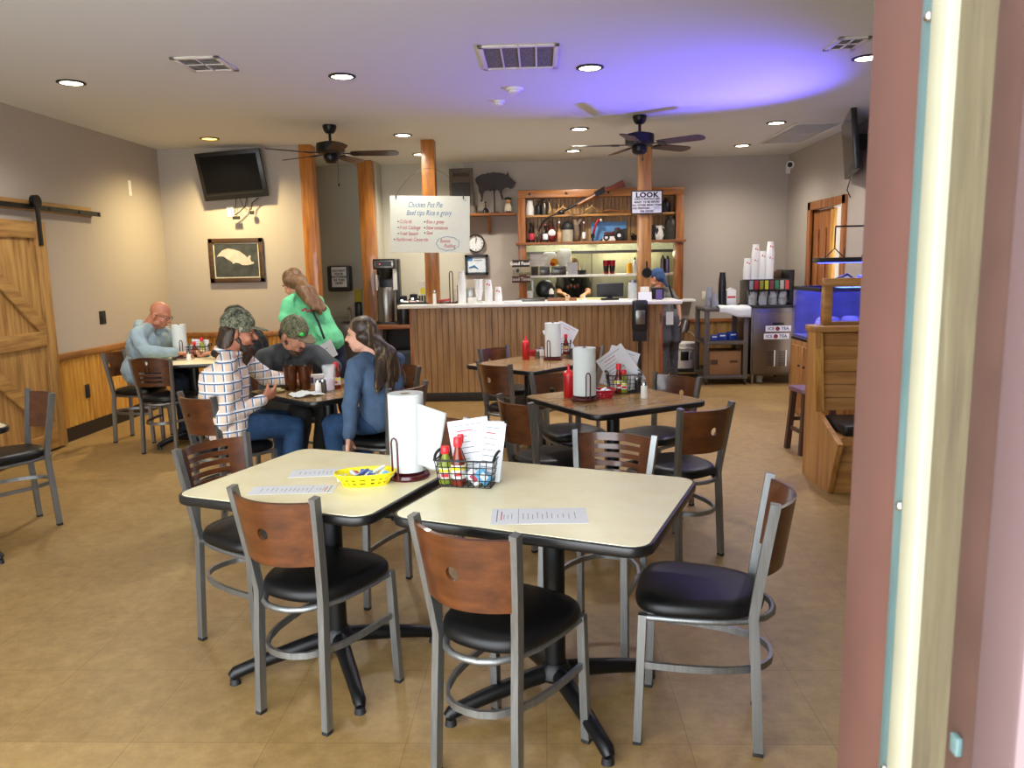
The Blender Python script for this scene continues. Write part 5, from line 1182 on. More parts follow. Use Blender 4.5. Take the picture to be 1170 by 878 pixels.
MB().tube([(x0+f+.02, 10.779, z0+.1), (x0+f+.09, 10.779, z0+.125), (x0+f+.15, 10.779, z0+.08)], [.01, .016, .006], 6).build('blue_sweep', mBlueInk, t, world=True); MB().bx(x0+f, x0+f+.07, 10.778, 10.78, z1-f-.05, z1-f).build('blue_corner', mBlueInk, t, world=True); MB().bx(x0+f+.09, x1-f-.05, 10.778, 10.78, z1-f-.05, z1-f-.035).build('printed_line', mInkL, t, world=True)
x, z = at(805, 338, 10.8); wall_plate('wall_outlet', 'pale outlet on the back wall beside the cart', (x, YB, z), 'y', mat('plate_ivory', '#d5cdb4', .5))
# camera
x, z = at(905.5, 188, 10.6)
t = thing('security_camera', 'white dome security camera in the far right ceiling corner', 'camera', (x, 10.6, z)); MB().box((.0, .15, -.04), (.07, .03, .12), None, .008).cyl((0, .14, 0), (0, .05, .0), .02).build('mount', mWhite, t); MB().cyl((0, .06, 0), (-.05, -.06, -.01), .045, .05).build('housing', mWhite, t); MB().sph((-.052, -.064, -.01), .034).build('lens', mBlack, t)
# ---------------------------------------------------------------- bucket, cart, machine
bxp = 1.93
t = thing('plastic_bucket', 'white plastic bucket with bail handle on the low shelf', 'bucket', (bxp, 10.43, .12))
MB().lathe([(0, 0), (.125, 0), (.145, .34), (.138, .34), (.118, .008), (0, .008)], seg=32).build('pail', mWhite, t); MB().lathe([(.146, .26), (.156, .265), (.156, .285), (.147, .29), (.147, .31), (.158, .315), (.158, .34), (.147, .345)], seg=32).build('rim_bands', mWhite, t)
MB().bx(-.07, .035, -.141, -.13, .11, .23, .001).build('dark_label', mBlack, t); MB().bx(.05, .085, -.137, -.125, .12, .22, .001).build('small_label', mInkL, t)
MB().tube([(-.15, 0, .32), (-.14, -.03, .42), (-.08, -.05, .48), (0, -.055, .5), (.08, -.05, .48), (.14, -.03, .42), (.15, 0, .32)], .006).build('bail_handle', mat('cream_handle', '#cfc6a8', .5), t, ang=2)
t = thing('floor_rack', 'low dark rack carrying the bucket', 'rack', (1.95, 10.46, 0)); MB().bx(-.3, .22, -.2, .2, .085, .118, .004).build('deck', mTrimK, t); MB().bx(-.29, -.25, -.18, .18, 0, .085).bx(.17, .21, -.18, .18, 0, .085).build('runners', mTrimK, t)
mCart = mat('cart_grey', '#544d48', .5, var=.12)
CX0, CX1, CY0, CY1 = 2.03, 2.57, 9.62, 10.25
cz = at(830, 350, 9.65)[1]
t = thing('utility_cart', 'dark grey three shelf cart beside the drink machine', 'cart', ((CX0+CX1)/2, 9.9, 0))
for i, z in enumerate((.12, cz*.56, cz-.02)):
    MB().bx(CX0, CX1, CY0, CY1, z-.045, z, .006).build('shelf', mCart, t, world=True)
for xx in (CX0+.03, CX1-.03):
    for yy in (CY0+.03, CY1-.03):
        MB().bx(xx-.028, xx+.028, yy-.028, yy+.028, .075, cz-.06, .006).build('corner_post', mCart, t, world=True)
        w_ = MB().cyl((xx-.012, yy, .036), (xx+.012, yy, .036), .035).build('caster', mBlackM, t, world=True); MB().bx(xx-.02, xx+.02, yy-.015, yy+.015, .05, .075).build('caster_fork', mSteelD, w_, world=True)
o = thing('cardboard_box', 'brown cardboard box on the bottom shelf of the cart', 'box', ((CX0+CX1)/2+.0, 9.85, .121)); MB().bx(-.19, .2, -.17, .17, 0, .3, .003).build('carton', mat('cardboard', '#8a6440', .8, var=.06), o); MB().bx(-.18, -.09, -.172, -.17, .13, .19).build('dark_print', mat('card_ink', '#4b3423', .8), o); MB().bx(.06, .16, -.172, -.17, .15, .18).build('dark_print', mat('card_ink', '#4b3423', .8), o)
z = cz*.56+.001
mBlueB = mat('blue_bag', '#203f8f', .4)
for i, (dx, s_, lab) in enumerate(((-.13, .06, 'blue and white packet at the left of the cart middle shelf'), (-.03, .075, 'blue packet in the middle of the cart middle shelf'), (.1, .085, 'blue packet with white stripe at the right of the cart middle shelf'))):
    o = thing('blue_packet', lab, 'packet', ((CX0+CX1)/2+dx, 9.72+.03*i, z), .2*i, 'blue packets on the cart'); MB().slabs(rrect(s_*1.5, s_, .01), [(.9, 0), (1, .02), (1, s_*.9), (.8, s_*1.2)]).build('pack', mBlueB, o); MB().bx(-s_*.5, s_*.4, -s_*.52, -s_*.48, s_*.7, s_*.9).build('white_stripe', mPkW, o)
o = thing('white_towel', 'white cloth spread over the cart top and hanging down', 'towel', (2.38, 9.8, cz-.02))
m = MB(); n = 14
def TP(i, j):
    u, v = i/n, j/n; x = CX0+.17+.385*u; y = CY0-.035+(.3)*v; zz = cz-.019+.012*math.sin(u*9+v*3)**2
    if v < .25: y = CY0-.03+.02*v; zz = cz-.018-(.25-v)*(.28+.3*u)+.01*math.sin(u*8)
    return (x, y-.012, zz+.012)
for i in range(n):
    for j in range(n): m.quad(TP(i, j), TP(i+1, j), TP(i+1, j+1), TP(i, j+1))
bmesh.ops.remove_doubles(m.bm, verts=m.bm.verts[:], dist=1e-5); m.build('cloth', mTowel, o, solid=.003, world=True, ang=2)
def at_(px, Y): return at(px, 340, Y)[0]
mClearCup = mat('clear_cup', '#aeb0bb', .15, alpha=.55)
cup_stack(at_(810.5, 9.9), 9.9, cz-.019, 5, .03, 'clear plastic cup in the left stack on the cart', 'clear cups on the cart (left stack)', r0=.036, r1=.05, h=.13, m_=mClearCup)
cup_stack(at_(817, 9.8), 9.8, cz-.019, 3, .03, 'clear plastic cup in the lower right stack on the cart', 'clear cups on the cart (right stack)', r0=.034, r1=.046, h=.12, m_=mClearCup)
cup_stack(at_(825, 9.95), 9.95, cz-.019, 11, .028, 'black tumbler in the tall stack on the cart', 'black tumblers on the cart', r0=.034, r1=.05, h=.15, m_=mBlack)
o = thing('straw_box', 'white carton with a red band on the cart top', 'carton', (at_(835.5, 9.95), 9.98, cz-.005)); MB().bx(-.058, .058, -.045, .045, 0, .19, .003).prism([(-.058, .19), (.058, .19), (.0, .22)], -.045, .045, Matrix(((1, 0, 0, 0), (0, 0, 1, 0), (0, 1, 0, 0), (0, 0, 0, 1)))).build('carton', mWhite, o); MB().bx(-.05, .05, -.0465, -.045, .09, .115).build('red_band', mRedInk, o)
# drink machine
MX0, MX1, MY0, MY1 = 2.60, 3.14, 9.62, 10.3
mz = at(878, 352, 9.62)[1]
t = thing('ice_drink_dispenser', 'brown-grey steel drink cabinet with tea stickers and nozzle head', 'drink machine', ((MX0+MX1)/2, 9.9, 0))
MB().bx(MX0, MX1, MY0, MY1, .12, mz, .008).build('cabinet', mSteelD, t, world=True)
d = MB().bx(MX0+.02, MX1-.02, MY0-.02, MY0, .15, mz-.06, .006).build('door_panel', steel('door_steel', '#7b6f64', .35), t, world=True)
MB().bx(MX0+.25, MX0+.39, MY0-.028, MY0-.018, mz-.21, mz-.18, .002).build('recess_handle', mBlack, d, world=True)
for z, dx in ((mz-.255, .02), (mz-.35, 0)):
    xa_ = MX0+.15+dx; s = MB().bx(xa_, xa_+.31, MY0-.024, MY0-.02, z-.035, z+.035, .001).build('sticker', mPaper, d, world=True)
    MB().lathe([(0, 0), (.027, 0), (.027, .002), (0, .002)], (xa_+.145, MY0-.0235, z), 20, RX).build('red_roundel', mat('roundel', '#7a1c26', .5), s, world=True)
    text('ICE', .05, mInk, s, facing(xa_+.065, MY0-.0245, z), bold=.001); text('TEA', .05, mInk, s, facing(xa_+.235, MY0-.0245, z), bold=.001)
for dx in (.2, .34):
    m = MB()
    for k in range(11): m.bx(MX0+dx, MX0+dx+.09, MY0-.024, MY0-.02, .24+k*.017, .247+k*.017)
    m.build('louvre', mBlackM, d, world=True); MB().bx(MX0+dx+.083, MX0+dx+.095, MY0-.025, MY0-.02, .23, .43).build('louvre_edge', mWhite, d, world=True)
for xx in (MX0+.04, MX1-.04):
    for yy in (MY0+.05, MY1-.05): MB().cyl((xx, yy, 0), (xx, yy, .12), .014, .026).build('foot', mSteel, t, world=True)
MB().bx(MX0, MX1, MY0-.005, MY1, mz, mz+.03, .004).build('drip_tray', mBlackM, t, world=True)
hx1 = MX1-.03; zt = at(875, 321, 9.75)[1]; zb = at(875, 329, 9.75)[1]
MB().bx(MX0+.02, hx1, MY0+.32, MY1, mz+.03, zt+.0, .006).build('rear_housing', mSteelD, t, world=True)
MB().bx(MX0-.04, hx1, MY0+.05, MY0+.33, zb-.03, zt+.02, .01).build('nozzle_head', mBlack, t, world=True)
MB().bx(MX1-.06, MX1, MY0+.1, MY1, mz, zt+.13, .01).build('side_panel', mBlack, t, world=True)
cols = ['#8a8f94', '#a8202a', '#8d8a1f', '#b8c22a', '#7c3434', '#2f7a4a', '#a9a7a2', '#c8352b']
for i, c_ in enumerate(cols):
    x = MX0-.0+i*.062; MB().bx(x-.022, x+.022, MY0+.044, MY0+.05, zb-.015, zt+.005, .002).build('flavour_button', mat('button_'+str(i), c_, .4), t, world=True)
    MB().cyl((x, MY0+.12, zb-.09), (x, MY0+.12, zb-.03), .014, .02).build('nozzle', mBlackM, t, world=True)
o = thing('cast_iron_pot', 'small pale plaster drain pot under the drink machine', 'pot', (2.77, 9.85, 0)); MB().lathe([(0, 0), (.05, 0), (.045, .02), (.06, .06), (.068, .09), (0, .09)]).build('pot', mat('pale_clay', '#a7a08e', .6), o)
G = 'foam cups stacked on the drink machine'
zc = zt+.021
def mst(px, n, lab, dy=.2, **k): cup_stack(at(px, 315, MY0+dy)[0], MY0+dy, zc, n, k.pop('gap', .028), lab, G+' '+str(px), r0=.036, r1=.05, h=.15, logo=True, **k)
mst(853.5, 5, 'foam cup in the leftmost, shorter stack on the drink machine')
mst(862, 11, 'foam cup in the tall second stack on the drink machine', lean=.0008)
mst(870.5, 8, 'foam cup in the third stack on the drink machine')
mst(879, 12, 'foam cup in the tallest right stack on the drink machine', dy=.17, lean=.0004)
simple_box('brown_carton', 'brown carton lying behind the cups on the drink machine', 'box', MX1-.17, MY0+.5, zt+.001, .2, .2, .11, mat('brown_card', '#5b4431', .8))
def pitcher(px, lab, tea, full=True):
    x = at(px, 345, MY0+.13)[0]; t = thing('tea_pitcher', lab, 'pitcher', (x, MY0+.14, mz+.031), 0, 'clear pitchers on the drink machine')
    MB().lathe([(0, 0), (.05, 0), (.058, .16), (.062, .165), (.053, .16), (.046, .006), (0, .006)]).build('jug', mGlass, t)
    if tea: MB().lathe([(0, .007), (.045, .007), (.05, .09), (0, .09)]).build('tea', tea, t)
    MB().tube([(.055, 0, .14), (.085, 0, .13), (.085, 0, .05), (.05, 0, .03)], .007).build('handle', mGlass, t, ang=2)
mTea = mat('tea_brown', '#3b1712', .15)
pitcher(860, 'clear pitcher of dark tea, leftmost on the drink machine', mTea); pitcher(871.5, 'empty clear pitcher, second on the drink machine', None); pitcher(883, 'clear pitcher of dark tea, third on the drink machine', mTea); pitcher(894, 'clear pitcher of dark tea, rightmost on the drink machine', mTea)
# ---------------------------------------------------------------- aquarium on its stand
mPineS = wood('knotty_pine', '#7a4c20', '#a0703a', '#b88750', 'z', scale=.9, rough=.4, coat=.2)
mPineSX = wood('knotty_pine_x', '#7a4c20', '#a0703a', '#b88750', 'x', scale=.9, rough=.4, coat=.2)
AX0, AX1, AY0, AY1, AZ0 = 2.56, 3.30, 7.15, 7.95, .74
t = thing('aquarium_stand', 'knotty pine cabinet under the blue lit aquarium', 'cabinet', ((AX0+AX1)/2, 7.55, 0))
MB().bx(AX0, AX1, AY0, AY1, 0, AZ0, .004).build('carcass', mPineS, t, world=True)
for ya, yb in ((AY0+.03, 7.53), (7.57, AY1-.03)): d = MB().bx(AX0-.02, AX0, ya, yb, .08, AZ0-.05, .005).build('door', mPineS, t, world=True); MB().sph((AX0-.03, yb-.05 if ya < 7.3 else ya+.05, .5), .012).build('knob', mIron, d, world=True)
mGlassA = mat('aquarium_glass', '#8a90d8', .04, var=.01, alpha=.12)
mWater = mat('blue_water', '#4a50b8', .1, var=.3, vs=5, alpha=.22)
TZ1 = 1.27
t = thing('aquarium', 'glass aquarium glowing blue on the pine cabinet', 'aquarium', ((AX0+AX1)/2, 7.55, AZ0))
g = .008
MB().bx(AX0, AX0+g, AY0, AY1, AZ0+.005, TZ1).bx(AX1-g, AX1, AY0, AY1, AZ0+.005, TZ1).bx(AX0+g, AX1-g, AY0, AY0+g, AZ0+.005, TZ1).bx(AX0+g, AX1-g, AY1-g, AY1, AZ0+.005, TZ1).build('glass_walls', mGlassA, t, world=True)
MB().bx(AX0+g, AX1-g, AY0+g, AY1-g, AZ0+.03, TZ1-.06).build('water', mWater, t, world=True)
MB().bx(AX0+g, AX1-g, AY0+g, AY1-g, AZ0+.006, AZ0+.05).build('gravel_bed', mat('gravel', '#8d88a5', .8, var=.5, vs=60, bmp=.5), t, world=True)
MB().bx(AX0-.005, AX1+.005, AY0-.005, AY0+.03, TZ1-.035, TZ1).bx(AX0-.005, AX1+.005, AY1-.03, AY1+.005, TZ1-.035, TZ1).bx(AX0-.005, AX0+.03, AY0, AY1, TZ1-.035, TZ1).bx(AX1-.03, AX1+.005, AY0, AY1, TZ1-.035, TZ1).bx(AX0-.004, AX1+.004, AY0-.004, AY1+.004, AZ0+.001, AZ0+.025).build('black_rim', mBlack, t, world=True)
MB().bx(AX0+.03, AX1-.03, AY1-.02, AY1-.012, AZ0+.05, TZ1-.04).build('back_panel', mat('tank_back', '#4f4f80', .6, var=.3, vs=8), t, world=True)
rnd = random.Random(3)
mCor = mat('coral_rock', '#b8aac8', .8, var=.5, vs=30, bmp=.5)
for i, (x, y, s_) in enumerate(((2.75, 7.35, .09), (2.95, 7.5, .13), (3.12, 7.35, .1), (2.8, 7.7, .12))):
    o = thing('coral_rock', ('lumpy coral rock nearest the aquarium front corner', 'biggest lumpy coral rock in the aquarium middle', 'lumpy coral rock at the right of the aquarium', 'lumpy coral rock at the back left of the aquarium')[i], 'rock', (x, y, AZ0+.051), 0, 'rocks in the aquarium')
    m = MB()
    for k in range(6): m.sph((rnd.uniform(-s_, s_)*.6, rnd.uniform(-s_, s_)*.6, s_*(.62+.25*(k % 3))), (s_*.55, s_*.5, s_*.42), seg=10, rings=8)
    m.build('rock', mCor, o, ang=2)
mBlueGlow = mat('blue_led', '#2d3bff', .4, emis=9); mCyanGlow = mat('cyan_led', '#bfe0ff', .4, emis=9)
t = thing('aquarium_lamp', 'black hanging light bar with blue glow above the aquarium', 'aquarium lamp', (2.95, 7.4, 1.5))
MB().bx(2.58, 3.28, 7.3, 7.5, 1.50, 1.545, .006).build('housing', mBlack, t, world=True)
MB().bx(2.62, 3.24, 7.33, 7.47, 1.494, 1.4995).build('blue_leds', mBlueGlow, t, world=True)
m = MB()
for xx in (2.75, 3.12): m.tube([(xx-.09, 7.4, 1.545), (xx, 7.4, 1.63), (xx+.09, 7.4, 1.545)], .006, 6).cyl((xx, 7.4, 1.62), (xx, 7.4, 1.83), .006)
m.cyl((2.75, 7.4, 1.83), (3.35, 7.4, 1.83), .008).tube([(3.35, 7.4, 1.9), (3.0, 7.4, 1.55)], .007, 6).build('hanger_bracket', mIron, t, world=True)
t = thing('clip_lamp', 'bright clip-on lamp shining on the aquarium rim', 'clip lamp', (2.72, 7.25, TZ1)); MB().tube([(2.85, 7.2, TZ1), (2.86, 7.2, TZ1+.08), (2.8, 7.2, TZ1+.12), (2.7, 7.2, TZ1+.08)], .012, 8).build('gooseneck', mBlack, t, world=True, ang=2); MB().sph((2.68, 7.2, TZ1+.06), (.07, .03, .022)).build('lamp_head', mCyanGlow, t, world=True)
t = thing('filter_box', 'blue lit filter box clipped on the aquarium top', 'filter', (3.05, 7.25, TZ1)); MB().bx(2.92, 3.02, 7.2, 7.3, TZ1+.001, TZ1+.11, .02).bx(3.06, 3.2, 7.18, 7.32, TZ1+.001, TZ1+.13, .02).build('case', mat('blue_glow_case', '#1f2fb0', .3, emis=.6), t, world=True); MB().bx(2.75, 3.25, 7.16, 7.34, TZ1, TZ1+.006).build('glass_cover', mat('cover_glow', '#7fb2ff', .2, emis=2.5), t, world=True)  # case and cover emit a little, standing in for the blue lamplight
def arealight(name, loc, rot, size, en, colr, parent=None, sy=None, spread=PI):
    L = bpy.data.lights.new(name, 'AREA'); L.energy = en; L.color = colr; L.size = size; L.spread = spread
    if sy: L.shape = 'RECTANGLE'; L.size_y = sy
    o = bpy.data.objects.new(name, L); COL.objects.link(o); o.location = loc; o.rotation_euler = rot; return o
arealight('aquarium_led', (2.93, 7.4, 1.49), (0, 0, 0), .6, 9, (.1, .14, 1), sy=.12)
LB = bpy.data.lights.new('aquarium_uplight', 'SPOT'); LB.energy = 430; LB.color = (.11, .09, 1); LB.spot_size = math.radians(76); LB.spot_blend = .9; LB.shadow_soft_size = .1
o = bpy.data.objects.new('aquarium_uplight', LB); COL.objects.link(o); o.location = (2.6, 7.2, 1.42); o.rotation_euler = (V((1.2, 6.5, H))-V((2.6, 7.2, 1.42))).to_track_quat('-Z', 'Y').to_euler()
# ---------------------------------------------------------------- booth and stool
BX = 1.88; BX1 = 3.30
t = thing('booth_bench', 'pine booth bench with plank back and black seat pad', 'bench', (2.5, 5.2, 0))
endp = [(5.50, .0), (4.92, 0), (4.92, .06), (4.98, .08), (4.86, .34), (5.28, .49), (5.36, .5), (5.44, 1.075), (5.50, 1.075)]
MYZ = Matrix(((0, 0, 1, 0), (1, 0, 0, 0), (0, 1, 0, 0), (0, 0, 0, 1)))
MB().prism([(5.50, 0), (5.0, 0), (4.86, .36), (5.26, .50), (5.34, 1.075), (5.50, 1.075)], BX, BX+.035, MYZ).build('end_panel', mPineS, t, world=True)
MB().prism([(5.255, .5), (5.30, .5), (5.38, 1.03), (5.335, 1.03)], BX-.004, BX+.05, MYZ).build('back_edge_trim', mPine, t, world=True)
for k in range(6): MB().prism([(5.30+.0133*k, .5+.088*k), (5.335+.0133*k, .5+.088*k), (5.3473+.0133*k, .584+.088*k), (5.3123+.0133*k, .584+.088*k)], BX+.036, BX1, MYZ).build('back_plank', mPineSX, t, world=True)
MB().prism([(5.34, .5), (5.36, .5), (5.44, 1.035), (5.42, 1.035)], BX+.036, BX1, MYZ).build('back_panel', mFrameX, t, world=True)  # added dark backing that blocks the tank's blue between the planks
MB().bx(BX-.01, BX1, 5.33, 5.53, 1.035, 1.078, .008).build('top_rail', mPineSX, t, world=True)
MB().bx(BX+.036, BX1, 5.0, 5.5, 0, .36, .003).bx(BX+.036, BX1, 4.9, 5.3, .34, .40, .003).build('seat_box', mPineSX, t, world=True)
MB().bx(BX+.05, BX1, 4.9, 5.285, .402, .475, .025).build('seat_pad', mVinyl, t, world=True)
# window frame above the bench back
t = thing('glazed_screen', 'pine framed window on the bench back tinted with the blue tank light', 'screen', (2.5, 5.45, 1.08))
fz = 1.40
MB().bx(BX+.08, BX1, 5.43, 5.49, fz-.06, fz, .004).bx(BX+.08, BX+.14, 5.43, 5.49, 1.079, fz-.06, .004).bx(BX+.14, BX1, 5.43, 5.49, 1.079, 1.10, .003).build('frame', mPineSX, t, world=True)
MB().bx(BX+.14, BX1, 5.455, 5.462, 1.10, fz-.06).build('pane', mat('blue_lit_pane', '#3a44d0', .15, var=.35, vs=7, alpha=.3), t, world=True)  # blue light of the tank put into the pane colour
t = thing('side_stool', 'small dark wooden stool by the end of the booth', 'stool', (2.16, 6.15, 0), .1)
mStool = wood('stool_wood', '#33201a', '#4a3029', '#5f4038', 'z', knots=False)
MB().slabs(rrect(.29, .29, .03), [(.97, .49), (1, .495), (1, .515), (.96, .525)]).build('seat', mat('stool_top', '#6a4a52', .4), t)
for sx_ in (-1, 1):
    for sy_ in (-1, 1): MB().sweep([(sx_*.135, sy_*.135, 0), (sx_*.105, sy_*.105, .49)], .04, .04, (1, 0, 0)).build('leg', mStool, t)
m = MB()
for s in (-1, 1): m.box((0, s*.12, .25), (.24, .02, .03)).box((s*.12, 0, .18), (.02, .24, .03))
m.build('stretcher', mStool, t)
# right television
t = thing('television', 'black television on the right wall, half hidden by the door jamb', 'television', (3.2, 8.3, 2.6))
p0 = V((3.27, 8.62, 0)); p1 = V((2.98, 7.62, 0)); cc = (p0+p1)/2; wd = (p1-p0).length; rz = math.atan2((p1-p0).y, (p1-p0).x)
za = at(966, 171, 8.6)[1]
MT = Matrix.Translation((cc.x, cc.y, za)) @ Matrix.Rotation(rz, 4, 'Z') @ Matrix.Rotation(.1, 4, 'X')
MB().box((0, 0, 0), (wd, .05, .62), None, .008).xf(MT).build('case', mBlack, t, world=True); MB().box((0, -.026, .015), (wd*.94, .002, .52)).xf(MT).build('screen', mat('tv_screen_r', '#10120f', .12, var=.02), t, world=True)
MB().box((XR-.09, 8.1, za), (.18, .12, .15)).build('wall_arm', mIron, t, world=True); MB().tube([(XR-.03, 8.6, za-.3), (XR-.06, 8.6, za-.42), (XR-.02, 8.6, za-.5)], .006).build('cable', mBlackM, t, world=True)
# ---------------------------------------------------------------- people
DG = bpy.context.evaluated_depsgraph_get
from mathutils import noise as mnoise
def blob(name, mb, m, parent, vox=.008, smooth=4, wr=0):
    """one continuous surface grown over overlapping solid forms"""
    bmesh.ops.recalc_face_normals(mb.bm, faces=mb.bm.faces[:])
    me = bpy.data.meshes.new('tmp'); mb.bm.to_mesh(me); mb.bm.free()
    o = bpy.data.objects.new('tmp', me); COL.objects.link(o)
    r = o.modifiers.new('r', 'REMESH'); r.mode = 'VOXEL'; r.voxel_size = vox
    s = o.modifiers.new('s', 'SMOOTH'); s.factor = .5; s.iterations = smooth
    d = DG(); me2 = bpy.data.meshes.new_from_object(o.evaluated_get(d))
    bpy.data.objects.remove(o); bpy.data.meshes.remove(me)
    if wr:
        me2.calc_loop_triangles() if False else None
        nrm = [v.normal.copy() for v in me2.vertices]
        for v, q in zip(me2.vertices, nrm):
            c = v.co; f = mnoise.noise(V((c.x*9, c.y*9, c.z*14)))+.5*mnoise.noise(V((c.x*22+c.z*10, c.y*22, c.z*20))); v.co = c + q*f*wr
    me2.name = name; me2.materials.clear(); me2.materials.append(m); me2.shade_smooth()
    c = bpy.data.objects.new(name, me2); COL.objects.link(c)
    if parent is not None: c.parent = parent; me2.transform(chain(parent).inverted())
    return c
def frame(look, up=V((0, 0, 1))):
    f = V(look).normalized(); r = f.cross(up).normalized(); u = r.cross(f).normalized()
    return Matrix((r, f, u)).transposed()
mEye = mat('eye_white', '#b3a79b', .4)
class HeadF:
    def __init__(s, c, look, k=1.0): s.c = V(c); s.R = frame(look); s.k = k
    def __call__(s, x, y, z): return s.c + s.R @ (V((x, y, z))*s.k)
    def ell(s, mb, p, r): mb.sph(s(*p), tuple(q*s.k for q in r), s.R)
def head_forms(mb, h):
    h.ell(mb, (0, -.012, .03), (.073, .093, .085)); h.ell(mb, (0, .022, -.03), (.058, .066, .085)); h.ell(mb, (0, .045, -.088), (.036, .036, .028))
    for s in (-1, 1):
        h.ell(mb, (s*.032, .062, -.036), (.026, .024, .026)); h.ell(mb, (s*.045, .012, -.07), (.022, .045, .03)); h.ell(mb, (s*.078, -.012, -.018), (.01, .02, .032))
    mb.cap(h(0, .08, .012), h(0, .108, -.03), .009*h.k, .0155*h.k); h.ell(mb, (0, .07, .026), (.052, .02, .012)); h.ell(mb, (0, .078, -.068), (.026, .016, .012))
def hand_forms(mb, W, d, n, thumb, curl=.5, k=1.0):
    """palm, four unequal bent fingers and a thumb from the palm's side; n = palm normal, thumb = its side"""
    W, d = V(W), V(d).normalized(); n = V(n); n = (n - d*n.dot(d)).normalized(); t = V(thumb); t = (t - d*t.dot(d) - n*t.dot(n)).normalized()
    for i, (off, L, r) in enumerate(((.029, .068, .0092), (.010, .076, .0095), (-.009, .070, .0092), (-.027, .056, .0082))):
        a0 = W + t*off*.55*k; kn = W + d*.088*k + t*off*k
        mb.cap(a0, kn, .017*k, .0125*k)
        p, dd = kn, d
        for j, q in enumerate((.45, .32, .23)):
            ang = curl*(.55+.35*j)*(1+.08*i)
            dd = (dd*math.cos(ang*.7) + n*math.sin(ang*.7)).normalized(); q2 = p + dd*L*q*1.05*k
            mb.cap(p, q2, r*k*(1-.06*j), r*k*(.95-.06*j)); p = q2
            nn = n - dd*n.dot(dd)
            if nn.length > .05: n_ = nn.normalized()
    th0 = W + d*.02*k + t*.022*k; th1 = W + d*.055*k + t*.05*k + n*.012*k; th2 = W + d*.085*k + t*.056*k + n*(.018+.02*curl)*k
    mb.cap(th0, th1, .015*k, .0115*k).cap(th1, th2, .0112*k, .009*k)
def torso(mb, J, i, g):
    P, Cc, N = V(J['P']), V(J['C']), V(J['N']); L = (V(J['arms'][0][0])-V(J['arms'][1][0])).normalized(); Lh = (V(J['legs'][0][0])-V(J['legs'][1][0])).normalized()
    M_ = (P+Cc)/2 + V(J.get('belly', (0, 0, 0)))
    for s in (-1, 1):
        mb.cap(P+Lh*s*.075*g, M_+L*s*.066*g, .112*g+i, .102*g+i); mb.cap(M_+L*s*.066*g, Cc+L*s*.078*g, .102*g+i, .108*g+i)
        sh = V(J['arms'][0 if s > 0 else 1][0]); mb.cap(Cc+L*s*.078*g, N.lerp(sh, .6)-V((0, 0, .03)), .10*g+i, .062+i); mb.cap(N.lerp(sh, .25)+V((0, 0, -.01)), sh, .056+i, .056*g**.5+i)
def person(label, J, shirt, pants, shoe, skinm=None, g=1.0, sleeve=2.0, short=False, name='person', group=None):
    P = V(J['P']); t = thing(name, label, 'person', (P.x, P.y, 0)); skinm = skinm or mSkin
    h = HeadF(J['H'], J['look'], J.get('hk', 1.0))
    b = MB(); head_forms(b, h); b.cap(h(0, -.03, -.05), V(J['N']), .052*g**.5, .06*g**.5); torso(b, J, -.012, g)
    for (S, E, W, d, n, th, cu) in J['arms']:
        b.cap(S, E, .046*g**.6, .04*g**.4).cap(E, W, .04*g**.4, .027*g**.2); hand_forms(b, W, d, n, th, cu)
    for (Hp, K, A, toe) in J['legs']:
        b.cap(Hp, K, .076, .054).cap(K, A, .054, .038).cap(A, V(A)+V(toe)*.12-V((0, 0, .05)), .036, .03)
    body = blob('body', b, skinm, t, .0075, 5)
    s = MB(); torso(s, J, .006, g)
    for (S, E, W, d, n, th, cu) in J['arms']:
        S, E, W = V(S), V(E), V(W); r0, r1, r2 = .058*g**.6, .052*g**.4, .038*g**.2
        if sleeve >= 1: s.cap(S, E, r0, r1); s.cap(E, E.lerp(W, min(1, sleeve-1)*.97), r1, r2)
        else: s.cap(S, S.lerp(E, sleeve), r0+.004, r1+.012)
    if shirt is not None: blob('shirt', s, shirt, t, .009, 5, .009)
    p = MB(); L = (V(J['legs'][0][0])-V(J['legs'][1][0])).normalized()
    for (Hp, K, A, toe) in J['legs']: p.cap(Hp, K, .09*g**.5, .068).cap(K, V(A)+V((0, 0, .02)), .068, .055)
    for q in (-1, 1): p.cap(P+L*q*.06, P+L*q*.06+V((0, 0, .02)), .113*g, .108*g)
    blob('trousers', p, pants, t, .01, 5, .006)
    for (Hp, K, A, toe) in J['legs']:
        A, toe = V(A), V(toe).normalized(); z = V((0, 0, 1)); m = MB()
        bz = V((A.x, A.y, 0)); m.cap(bz-toe*.045+z*.045, bz+toe*.06+z*.04, .042, .04).cap(bz+toe*.06+z*.038, bz+toe*.15+z*.032, .04, .03).cap(A, bz+z*.05, .046, .045)
        o = blob('shoe', m, shoe, t, .009, 3)
    for sgn in (-1, 1):
        e = MB(); h.ell(e, (sgn*.029, .0755, .003), (.0115, .0075, .0045)); e = e.build('eye', mEye, t, world=True); q = MB(); h.ell(q, (sgn*.029, .082, .003), (.0055, .003, .0043)); q.build('pupil', mIron, e, world=True)
    m = MB(); h.ell(m, (0, .0905, -.067), (.022, .006, .0065)); m.build('lips', mat('lips', '#9c5a4c', .5), t, world=True)
    return t, h
def brows(h, t, m):
    b = MB()
    for s in (-1, 1): h.ell(b, (s*.03, .086, .028), (.018, .007, .005))
    b.build('eyebrows', m, t, world=True)
